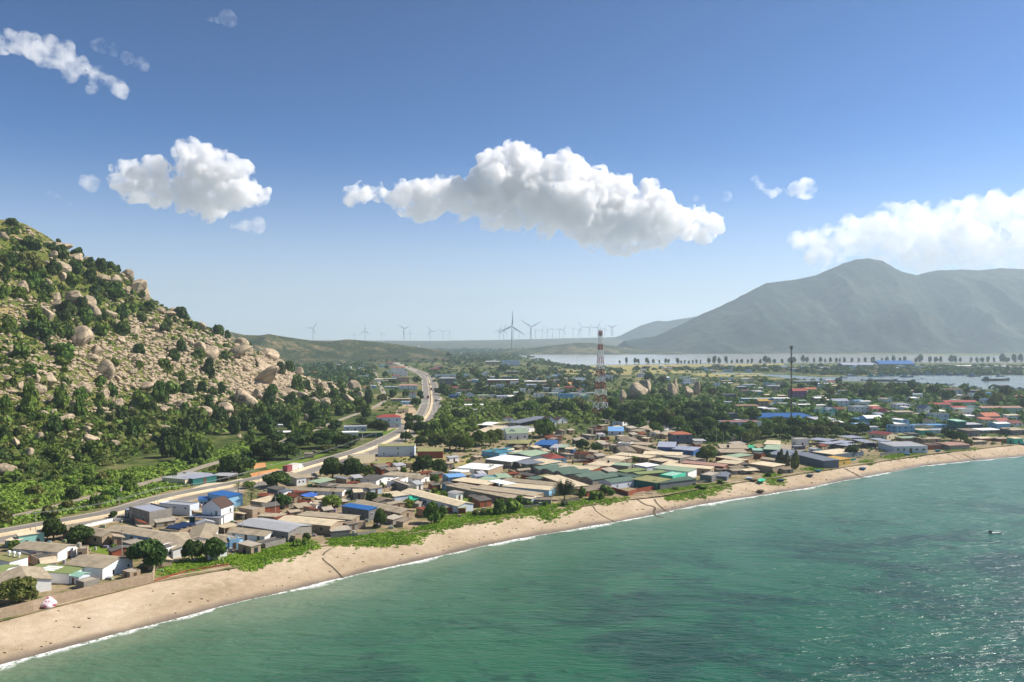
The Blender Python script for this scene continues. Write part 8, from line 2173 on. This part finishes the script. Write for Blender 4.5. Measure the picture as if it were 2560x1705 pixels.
def boat(zn, x, y, w, hull, cab, label, kind='fishing', flip=False):
 g = G0(zn, x, y, 3.0)
 Lb = w * ZK[zn] * g[1] / F
 e = empty('fishing_boat' if kind == 'fishing' else kind, (g[0], g[1], 3.04), R(rng.uniform(-14, 14) + (180 if flip else 0)))
 props(e, label, 'boat', 'boats in the harbour' if kind != 'rowing_boat' else None)
 obj('hull', HULLC[hull], e, (0, 0, .02), None, (Lb, Lb * (1.1 if kind == 'fishing' else .8), Lb * (.95 if kind == 'fishing' else .55)))
 if kind == 'fishing':
  m = MB().box(-.34, -.02, -.09, .09, .055, .17).box(-.3, -.12, -.07, .07, .17, .24).box(-.36, .0, -.1, .1, .17, .18)
  m.v = [tuple(c * Lb for c in q) for q in m.v]
  m.make('cabin', CABC[cab], e)
  m = MB().bar((.12, 0, .05), (.12, 0, .4), .012).bar((.12, 0, .38), (-.3, 0, .3), .006).bar((-.32, 0, .2), (-.32, 0, .38), .01)
  m.v = [tuple(c * Lb for c in q) for q in m.v]
  m.make('mast', M_steel, e)
 elif kind == 'barge':
  m = MB().box(-.46, -.34, -.06, .06, .05, .1).box(-.42, -.37, -.05, .05, .1, .135)
  m.v = [tuple(c * Lb for c in q) for q in m.v]
  m.make('cabin', CABC[cab], e)
  m = MB().box(-.3, .36, -.07, .07, .035, .06)
  m.v = [tuple(c * Lb for c in q) for q in m.v]
  m.make('cargo', M_ditch, e)
for a in [(255, 467, 60, 'dark', 'dark', 'dark boat moored just right of the thin mast'), (495, 471, 62, 'teal', 'teal', 'teal fishing boat on the open channel right of the mast'), (628, 478, 40, 'blue', 'blue', 'little dark boat between the teal boat and the far row'), (682, 456, 72, 'blue', 'blue', 'blue fishing boat near the far bank of the channel'), (762, 440, 90, 'blue', 'white', 'blue boat with white cabin against the far bank'), (868, 478, 55, 'blue', 'dark', 'square looking blue boat off the channel mouth'), (1265, 448, 115, 'blue', 'blue', 'long blue boat moored by the far quay centre'), (1407, 464, 32, 'red', 'dark', 'small red boat seen stern on in the harbour'), (1880, 443, 125, 'dark', 'blue', 'dark boat with raised bow off the far quay'), (2115, 443, 75, 'blue', 'blue', 'high blue boat behind the cargo barge'),
  (960, 443, 110, 'teal', 'teal', 'teal boat first in the far moored row'), (1050, 441, 105, 'blue', 'teal', 'blue boat second in the far moored row'), (1150, 439, 100, 'teal', 'teal', 'teal boat third in the far moored row'), (1360, 430, 110, 'blue', 'dark', 'blue boat fourth in the far moored row'), (1470, 430, 110, 'teal', 'blue', 'teal boat fifth in the far moored row'), (1570, 430, 110, 'blue', 'teal', 'blue boat sixth in the far moored row'), (1670, 432, 110, 'dark', 'blue', 'dark boat seventh in the far moored row'), (1750, 432, 90, 'blue', 'blue', 'blue boat last in the far moored row'), (1970, 432, 80, 'dark', 'dark', 'dark boat between the far row and the high blue boat'), (2210, 425, 90, 'blue', 'dark', 'blue boat right of the high blue boat'), (2300, 425, 90, 'dark', 'blue', 'dark boat at the right edge of the far quay'),
  (1390, 512, 80, 'blue', 'blue', 'blue boat first at the near mooring'), (1470, 514, 80, 'blue', 'dark', 'blue boat second at the near mooring'), (1560, 518, 90, 'dark', 'blue', 'dark boat third at the near mooring'), (1640, 522, 80, 'blue', 'blue', 'blue boat fourth at the near mooring'), (1840, 548, 80, 'blue', 'blue', 'blue boat behind the palm at the near quay'), (1910, 550, 80, 'blue', 'dark', 'blue boat with dark cabin at the near quay'), (2240, 556, 90, 'blue', 'blue', 'blue boat beside the grey harbour block'), (2310, 556, 80, 'dark', 'blue', 'dark boat at the right end of the near quay')]:
 boat('L', *a)
boat('L', 2085, 480, 290, 'dark', 'dark', 'long dark cargo barge lying across the harbour', 'barge')
boat('L', 1040, 486, 270, 'dark', 'white', 'long dark barge heaped with sand at the channel mouth', 'barge')
boat('L', 1260, 490, 170, 'blue', 'dark', 'shorter blue grey barge behind the sand barge', 'barge', True)
# a boat out on the sea
g = G(2490, 1333, 0)
e = empty('rowing_boat', (g[0], g[1], .05), R(4))
obj('hull', HULLC['white'], e, (0, 0, 0), None, (4.6, 3.2, 2.6))
MB().box(-2.2, -1.5, -.3, .3, .15, .8).make('cabin', CABC['dark'], e)
props(e, 'small white boat with a dark bow alone on the sea', 'boat')
# basket boats
m = MB().lathe([(.1, 0), (.75, .08), (1.05, .45), (1.1, .72), (1.0, .72), (.95, .45), (.6, .18), (.05, .14)], 16)
m2 = MB().lathe([(1.04, .68), (1.15, .68), (1.15, .8), (1.04, .8)], 16)
BK = {}
for c, h in (('blue', '3d6486'), ('brown', '5d4a36'), ('navy', '2b3a52'), ('teal', '2e6a74'), ('white', '9fb3bf')):
 mt = mat_plain('basket_' + c, col(h), .8)
 BK[c] = (mesh('hull', m.v, m.f, mt), mesh('rim', m2.v, m2.f, mt))
for zn, x, y, c, lb in [('X', 505, 1275, 'white', 'pale blue basket boat nearest the cream beach stall'), ('X', 590, 1292, 'brown', 'brown basket boat beside the pale blue one'), ('X', 1055, 1262, 'navy', 'dark basket boat at the tip of the beach grass'), ('X', 705, 1392, 'brown', 'lone brown basket boat halfway to the water'), ('X', 1558, 1182, 'navy', 'navy basket boat below the slate hall'), ('X', 1697, 1122, 'teal', 'teal basket boat closest to the slate hall'), ('Y', 258, 1187, 'blue', 'blue basket boat near the dark drain mark'), ('Y', 1025, 985, 'blue', 'blue basket boat below the white beach hall'), ('Y', 1553, 922, 'teal', 'teal basket boat in front of the brown beach shack'), ('Z', 2345, 1575, 'teal', 'turquoise basket boat at the right edge of the beach')]:
 g = G0(zn, x, y, 2.2)
 zb = float(beach_top(np.array([g[:2]]))[0])
 e = empty('basket_boat', (g[0], g[1], zb - .02), rng.uniform(0, 6))
 s = 1.0 + .0006 * g[1]
 e.scale = (s, s, s)
 for nm, me in zip(('hull', 'rim'), BK[c]):
  obj(nm, me, e)
 props(e, lb, 'boat', 'basket boats on the sand')
# planks and driftwood by the yard corner
for i, (x, y, L_, a) in enumerate([(660, 800, 6, 20), (720, 780, 7, 28), (790, 770, 5, 15), (860, 790, 6, -12), (930, 800, 6, 8), (980, 800, 4, 30)]):
 g = G0('U', x, y, 2.9)
 o_ = MB().box(-L_ / 2, L_ / 2, -.25, .25, 0, .25).make('plank', mat_plain('driftwood', col('a89880'), .9) if i == 0 else bpy.data.materials['driftwood'], None, (g[0], g[1], 3.02), R(a))
 props(o_, 'bleached plank in the heap beside the brick yard wall', 'plank', 'heap of bleached planks')
# litter on the sand and clutter in the yards, past counting
k_ = NT('mixed_clutter', .85, .2)
k_.base(k_.mix(.8, k_.n('TexWhiteNoise', ins={'Vector': k_.n('VectorMath', operation='SNAP', ins={0: k_.pos('World'), 1: (2, 2, 9)}).outputs[0]}).outputs['Color'], col('8d8377')))
cl, db = MB(), MB()
cr = random.Random(4)
for i in range(1500):
 px, py = cr.uniform(0, 2400), cr.uniform(1105, 1450)
 g = G(px, py, 3)
 if y_back(g[0]) + 8 < g[1] and (px, py) > (0, 1215 - px * .22) and py > 1340 - px * .28 and not blocked(g[0], g[1], .4) and hill_h(g[0], g[1]) < 3:
  a, b, c = cr.uniform(.15, .9), cr.uniform(.15, .7), cr.uniform(.15, 1.1)
  cl.box(g[0] - a, g[0] + a, g[1] - b, g[1] + b, 3, 3.02 + c)
for i in range(300):
 x = cr.uniform(-130, 270)
 t = cr.choice([cr.uniform(.1, .35), cr.uniform(.3, 1)])
 y = y_shore(x) + (y_back(x) - y_shore(x)) * t
 z = float(beach_top(np.array([[x, y]]))[0])
 a = cr.uniform(.05, .26) * (1 + y / 700)
 db.box(x - a, x + a, y - a * .5, y + a * .5, z - .05, z + .1)
props(cl.make('yard_clutter', k_.m), kind='stuff')
props(db.make('beach_debris', M_ditch), kind='stuff')
# vehicles
def wheels(e, xs, y, r):
 for x in xs:
  for s in (-1, 1):
   w = MB().lathe([(r, -.12), (r, .12)], 12)
   o_ = w.make('wheel', M_black, e, (x, s * y, r))
   o_.rotation_euler = (R(90), 0, 0)
def road_at(px, py, off=0.0):
 g = G(px, py, 3.07)
 i = int(np.argmin(np.hypot(RP[:, 0] - g[0], RP[:, 1] - g[1])))
 d = RP[min(i + 1, len(RP) - 1)] - RP[max(i - 1, 0)]
 return g, math.atan2(d[1], d[0])
def truck(px, py, Lt, label, c1, c2, cabc, flip=False):
 g, a = road_at(px, py)
 e = empty('truck', (g[0], g[1], 3.08), a + (math.pi if flip else 0))
 h = Lt * .19 if Lt > 9 else Lt * .32
 w = 1.15 if Lt > 9 else 1.1
 props(e, label, 'truck')
 xa = Lt * .17
 MB().box(-Lt * .5, -Lt * .2, -w, w, .75, .75 + h).make('trailer_rear', c1, e)
 MB().box(-Lt * .2 + .002, xa, -w, w, .752, .75 + h - .01).make('trailer_front', c2, e)
 m = MB()
 i = len(m.v)
 cb = xa + .35
 pr_ = [(cb, .5), (Lt * .5, .5), (Lt * .5, 1.35), (Lt * .5 - .9 if Lt > 9 else Lt * .5 - .2, 1.6), (Lt * .5 - 1.3 if Lt > 9 else Lt * .5 - .5, 2.6), (cb, 2.8)]
 m.v += [(x, -w * .95, z) for x, z in pr_] + [(x, w * .95, z) for x, z in pr_]
 n = len(pr_)
 m.f += [tuple(range(n)), tuple(range(2 * n - 1, n - 1, -1))] + [(q + n, (q + 1) % n + n, (q + 1) % n, q) for q in range(n)]
 m.make('cab', cabc, e)
 MB().quad(*[(pr_[3][0] * (1 - t) + pr_[4][0] * t + .03, s * w * .8, pr_[3][1] * (1 - t) + pr_[4][1] * t + .03) for t, s in ((.15, -1), (.15, 1), (.9, 1), (.9, -1))]).make('windscreen', M_glass, e)
 wheels(e, [-Lt * .42, -Lt * .33, xa + .2, Lt * .42], w * .95, .48)
M_tred, M_tpink, M_dred = mat_plain('truck_red', col('8c4a4e'), .5), mat_plain('truck_cream', col('cdc5be'), .5), mat_plain('truck_dark_red', col('5c2a28'), .5)
truck(733, 1178, 13.5, 'articulated truck with a red rear and cream front trailer on the highway', M_tred, M_tpink, M_bwhite)
truck(1070, 996, 6.5, 'dark red truck just beyond the crossing', M_dred, M_dred, M_tred, True)
truck(1078, 976, 7, 'left truck of the dark red pair farther up the highway', M_dred, M_dred, M_steel)
truck(1087, 976, 7, 'right truck of the dark red pair farther up the highway', M_dred, M_tred, M_steel)
truck(1066, 941, 7, 'white truck at the far road bend', M_bwhite, M_bwhite, M_bwhite)
M_car = {c: mat_plain('car_' + c, col(h), .35, .5) for c, h in (('dark', '2e3338'), ('white', 'd8d8d6'), ('red', '83332f'))}
def car(px, py, c, label):
 g, a = road_at(px, py)
 e = empty('car', (g[0], g[1], 3.08), a)
 props(e, label, 'car')
 m = MB()
 pr_ = [(-2, .35), (2, .35), (2, .8), (1.2, .95), (.6, 1.4), (-1.2, 1.42), (-1.9, .95)]
 n = len(pr_)
 m.v += [(x, -.8, z) for x, z in pr_] + [(x, .8, z) for x, z in pr_]
 m.f += [tuple(range(n)), tuple(range(2 * n - 1, n - 1, -1))] + [(q + n, (q + 1) % n + n, (q + 1) % n, q) for q in range(n)]
 m.make('body', M_car[c], e)
 MB().quad((1.19, -.68, 1.0), (1.19, .68, 1.0), (.66, .68, 1.38), (.66, -.68, 1.38)).make('windscreen', M_glass, e)
 wheels(e, [-1.25, 1.25], .8, .33)
 e.scale = (1.2, 1.2, 1.2)
car(1090, 1003, 'dark', 'dark van right beside the crossing')
car(1098, 1002, 'white', 'white car beside the dark van')
car(1075, 962, 'dark', 'dark car ahead of the dark red truck pair')
car(1056, 962, 'white', 'white car on the far carriageway')
# ------------------------------------------------------------------ haze
def box_mesh(name, x0, x1, y0, y1, z0, z1, mat):
 V = [(x, y, z) for x in (x0, x1) for y in (y0, y1) for z in (z0, z1)]
 Fc = [(0, 1, 3, 2), (4, 6, 7, 5), (0, 4, 5, 1), (2, 3, 7, 6), (0, 2, 6, 4), (1, 5, 7, 3)]
 return mesh(name, V, Fc, mat)
HAZE_TOP = 585.0
def volume_mat(name, dens, c, aniso=0.0):
 m = bpy.data.materials.new(name)
 m.use_nodes = True
 t = m.node_tree
 for n in list(t.nodes):
  t.nodes.remove(n)
 v = t.nodes.new('ShaderNodeVolumePrincipled')
 v.inputs['Density'].default_value = dens
 v.inputs['Color'].default_value = c
 v.inputs['Anisotropy'].default_value = aniso
 v.inputs['Density Attribute'].default_value = ''
 v.inputs['Temperature Attribute'].default_value = ''
 o = t.nodes.new('ShaderNodeOutputMaterial')
 t.links.new(v.outputs[0], o.inputs['Volume'])
 m.cycles.homogeneous_volume = True
 return m
hz = obj('haze', box_mesh('haze', -12000, 13000, -2400, 14000, -40, HAZE_TOP, volume_mat('haze_air', 1.05e-4, (0.72, 0.88, 1.0, 1.0), 0.35)))
props(hz, kind='stuff')
# ------------------------------------------------------------------ clouds
def vapour(name, dens, lo, hi, sc, rate):
 """cloud stuff whose density is broken up by noise, so that edges fray"""
 m = volume_mat(name, dens, (1, 1, 1, 1), 0.35)
 m.cycles.homogeneous_volume = False
 m.cycles.volume_step_rate = rate
 t = m.node_tree
 v = [n for n in t.nodes if n.type == 'PRINCIPLED_VOLUME'][0]
 co = t.nodes.new('ShaderNodeTexCoord')
 n = t.nodes.new('ShaderNodeTexNoise')
 n.inputs['Scale'].default_value = sc
 n.inputs['Detail'].default_value = 6.0
 n.inputs['Roughness'].default_value = 0.6
 r = t.nodes.new('ShaderNodeMapRange')
 r.inputs['From Min'].default_value = lo
 r.inputs['From Max'].default_value = hi
 r.inputs['To Max'].default_value = dens
 t.links.new(co.outputs['Object'], n.inputs['Vector'])
 t.links.new(n.outputs['Fac'], r.inputs['Value'])
 t.links.new(r.outputs[0], v.inputs['Density'])
 return m
M_cloud = vapour('cloud_vapour', 0.030, 0.43, 0.62, 0.0065, 0.12)
M_wisp = vapour('cloud_wisp', 0.010, 0.42, 0.70, 0.0055, 0.25)
M_veil = vapour('cloud_veil', 0.004, 0.47, 0.75, 0.006, 0.4)
def cloud(label, blobs, dist, mat, seed, voxel=32.0, flat=None, puff=1.0):
 r_ = np.random.default_rng(seed)
 c, rad = [], []
 for a, b, r in blobs:
  y = dist + r_.uniform(-0.6, 0.6) * r / F * dist
  c.append(((a - 1280) / F * y, y, CAM_H + (HOR - b) / F * y))
  rad.append(r / F * dist)
 c, rad = np.array(c), np.array(rad)
 # cauliflower: smaller puffs on the faces of the large ones
 c2, r2 = [c], [rad]
 for k in range(int(9 * puff)):
  u = r_.normal(size=(len(c), 3))
  u[:, 2] = np.abs(u[:, 2]) * 0.9 - 0.15
  u /= np.linalg.norm(u, axis=1)[:, None]
  f = r_.uniform(0.28, 0.5, len(c))
  c2.append(c + u * (rad * 0.86)[:, None])
  r2.append(rad * f)
 c, rad = np.vstack(c2), np.concatenate(r2)
 V0, F0 = ico(2)
 V = (V0[None] * rad[:, None, None] + c[:, None]).reshape(-1, 3)
 Fa = (F0[None] + (np.arange(len(c)) * len(V0))[:, None, None]).reshape(-1, 3)
 base = Vector(c.mean(0))
 tmp = obj('cloud_tmp', mesh('cloud_tmp', V - np.array(base), Fa))
 md = tmp.modifiers.new('r', 'REMESH')
 md.mode = 'VOXEL'
 md.voxel_size = voxel * dist / 9000.0
 ev = tmp.evaluated_get(bpy.context.evaluated_depsgraph_get())
 me = bpy.data.meshes.new_from_object(ev)
 bpy.data.objects.remove(tmp)
 n = len(me.vertices)
 co = np.empty(n * 3, np.float32)
 no = np.empty(n * 3, np.float32)
 me.vertices.foreach_get('co', co)
 me.vertices.foreach_get('normal', no)
 co, no = co.reshape(-1, 3).astype(float), no.reshape(-1, 3).astype(float)
 s = dist / 9000.0
 d = (noise3(co, 260 * s, seed) - 0.5) * 170 + (noise3(co, 110 * s, seed + 1) - 0.5) * 120 + (noise3(co, 52 * s, seed + 2) - 0.5) * 70
 co = co + no * (d * s * puff)[:, None]
 me.vertices.foreach_set('co', co.astype(np.float32).ravel())
 me.name = 'cloud'
 me.materials.clear()
 me.materials.append(mat)
 o = obj('cloud', me, None, base)
 return props(o, label, 'cloud', 'clouds over the bay')
cloud('long white cumulus bank with grey belly over the middle of the town', [(875, 490, 24), (910, 482, 34), (950, 490, 34), (1000, 500, 36), (1045, 500, 40), (1080, 470, 28), (1090, 505, 40), (1140, 500, 46), (1180, 490, 50), (1225, 470, 62), (1270, 445, 70), (1315, 425, 52), (1330, 470, 80), (1390, 450, 66), (1400, 500, 80), (1450, 460, 66), (1460, 525, 82), (1510, 480, 60), (1530, 545, 80), (1580, 530, 62), (1600, 570, 54), (1630, 510, 44), (1660, 555, 58), (1710, 560, 52), (1760, 560, 44), (1790, 560, 26), (1150, 530, 36), (1230, 545, 38), (1300, 552, 40), (1370, 560, 40), (1470, 585, 50), (1540, 595, 46), (1650, 600, 26)], 9500, M_cloud, 3)
cloud('heaped white cumulus with two towers above the rocky hill', [(290, 460, 30), (330, 435, 40), (375, 435, 42), (330, 480, 44), (390, 480, 44), (440, 475, 34), (485, 400, 42), (490, 440, 52), (530, 420, 50), (520, 470, 62), (570, 430, 44), (580, 480, 54), (620, 490, 44), (645, 495, 32), (540, 510, 40), (470, 500, 40), (600, 430, 24)], 9500, M_cloud, 8)
cloud('long slanting white cloud streak in the upper corner of the sky', [(-10, 110, 26), (40, 108, 26), (80, 118, 28), (120, 132, 28), (160, 150, 28), (200, 168, 28), (235, 185, 26), (270, 202, 26), (300, 222, 22), (180, 178, 18), (240, 225, 12)], 9800, M_wisp, 21, 34)
cloud('thin torn cloud wisp beside the slanting streak', [(245, 118, 12), (280, 132, 14), (315, 148, 13), (350, 162, 8)], 9800, M_veil, 22, 30)
cloud('small faint cloud puff left of the two towered cumulus', [(128, 475, 16), (150, 490, 16), (172, 505, 12)], 9600, M_veil, 23, 28)
cloud('tiny round cloud puff close to the two towered cumulus', [(222, 460, 14), (235, 450, 12)], 9600, M_wisp, 24, 28)
cloud('small flat cloud scrap under the two towered cumulus', [(590, 570, 13), (615, 564, 14), (640, 564, 10)], 9600, M_wisp, 25, 28)
cloud('small ragged cloud between the long bank and the mountain cloud', [(1893, 455, 12), (1905, 470, 16), (1940, 478, 16), (1975, 472, 18), (2010, 475, 12)], 9600, M_wisp, 26, 28)
cloud('faint cloud shred at the right tip of the long bank', [(1745, 495, 10), (1780, 485, 12), (1815, 488, 13)], 9600, M_veil, 27, 28)
cloud('broad soft cloud sitting on the mountain top', [(2010, 614, 23), (2050, 599, 38), (2110, 584, 49), (2170, 584, 58), (2240, 574, 64), (2310, 584, 66), (2390, 569, 71), (2470, 564, 71), (2560, 554, 75), (2640, 564, 75), (2420, 614, 60), (2520, 624, 64), (2320, 624, 60), (2200, 624, 49), (2100, 629, 38), (2060, 649, 32), (2420, 514, 32), (2490, 504, 28), (2560, 649, 49), (2440, 654, 47), (2330, 654, 43), (2600, 514, 47)], 9900, M_wisp, 28, 40)
cloud('faint cloud wisp high in the blue near the top edge', [(525, 45, 8), (545, 42, 10), (570, 50, 8)], 9900, M_veil, 29, 26)
# ------------------------------------------------------------------ one label for each plant, boulder and pole, told by its neighbours
PREP = {'with', 'beside', 'behind', 'below', 'above', 'under', 'by', 'near', 'of', 'left', 'right', 'in', 'on', 'at', 'from', 'between', 'facing', 'and', 'among', 'over', 'next', 'to', 'the', 'a', 'just', 'running', 'rising', 'joined', 'inland', 'carrying', 'crossing', 'across', 'seen', 'lying', 'standing', 'farther', 'against', 'inside', 'its', 'built', 'into', 'along', 'through', 'beyond', 'for', 'off', 'one', 'two', 'no', 'half', 'nearest', 'is', 'wedged', 'low', 'alone', 'counted', 'first', 'ahead', 'like', 'around', 'dark', 'white', 'small', 'around'}
def short(lb, n=8):
 w = lb.split()[:n]
 while w and w[-1] in PREP:
  w.pop()
 return ' '.join(w)
marks, seen_ = [], {}
for o_ in list(C.objects):
 if o_.parent is None and o_.get('label') and o_.get('category') in ('house', 'shed', 'hall', 'villa', 'canopy', 'shop', 'building', 'tower', 'mast'):
  pts = [o_.matrix_basis @ Vector(c) for ch in o_.children if ch.type == 'MESH' for c in ch.bound_box]
  if not pts:
   continue
  c = sum(pts, Vector()) / len(pts)
  if c.y < 50:
   continue
  s = short(o_['label'])
  seen_[s] = seen_.get(s, 0) + 1
  marks.append((*P(c.x, c.y, c.z), 'the ' + s))
marks = [m_ for m_ in marks if seen_[m_[2][4:]] == 1]
hmarks = [(a, b, 'the ' + short(c[4:], 8)) for a, b, c in HILLMARK]
ORD = ['', 'second', 'third', 'fourth', 'fifth', 'sixth', 'seventh', 'eighth', 'ninth', 'tenth', 'eleventh', 'twelfth', 'thirteenth', 'fourteenth', 'fifteenth', 'sixteenth', 'seventeenth', 'eighteenth', 'nineteenth', 'twentieth'] + ['farther'] * 200
groups_ = {}
for o_, ph, px, py, sz in PLANTS + [(a, b, c, d, 9) for a, b, c, d in FILL]:
 hillside = o_.get('group') in (GH, 'bushes on the rocky hill')
 best, bd = None, 1e9
 for a, b, s in (hmarks if hillside else marks):
  d = math.hypot(a - px, (b - py) * 1.6)
  if d < bd:
   best, bd = (a, b, s), d
 a, b, s = best
 dx, dy = px - a, py - b
 if abs(dx) > abs(dy) * 1.3:
  rel = 'left of' if dx < 0 else 'right of'
 elif hillside:
  rel = 'uphill of' if dy < 0 else 'downhill of'
 else:
  rel = 'behind' if dy < 0 else 'in front of'
 groups_.setdefault((ph, rel, s), []).append((bd, o_))
for (ph, rel, s), v in groups_.items():
 v.sort(key=lambda t: t[0])
 for i, (bd, o_) in enumerate(v):
  if len(v) == 1:
   lb = f'{ph} {rel} {s}'
  elif i == 0:
   lb = f'nearest {ph} {rel} {s}'
  else:
   lb = f'{ORD[i]} {ph} {rel} {s}'
  o_['label'] = ' '.join(lb.split()[:16])
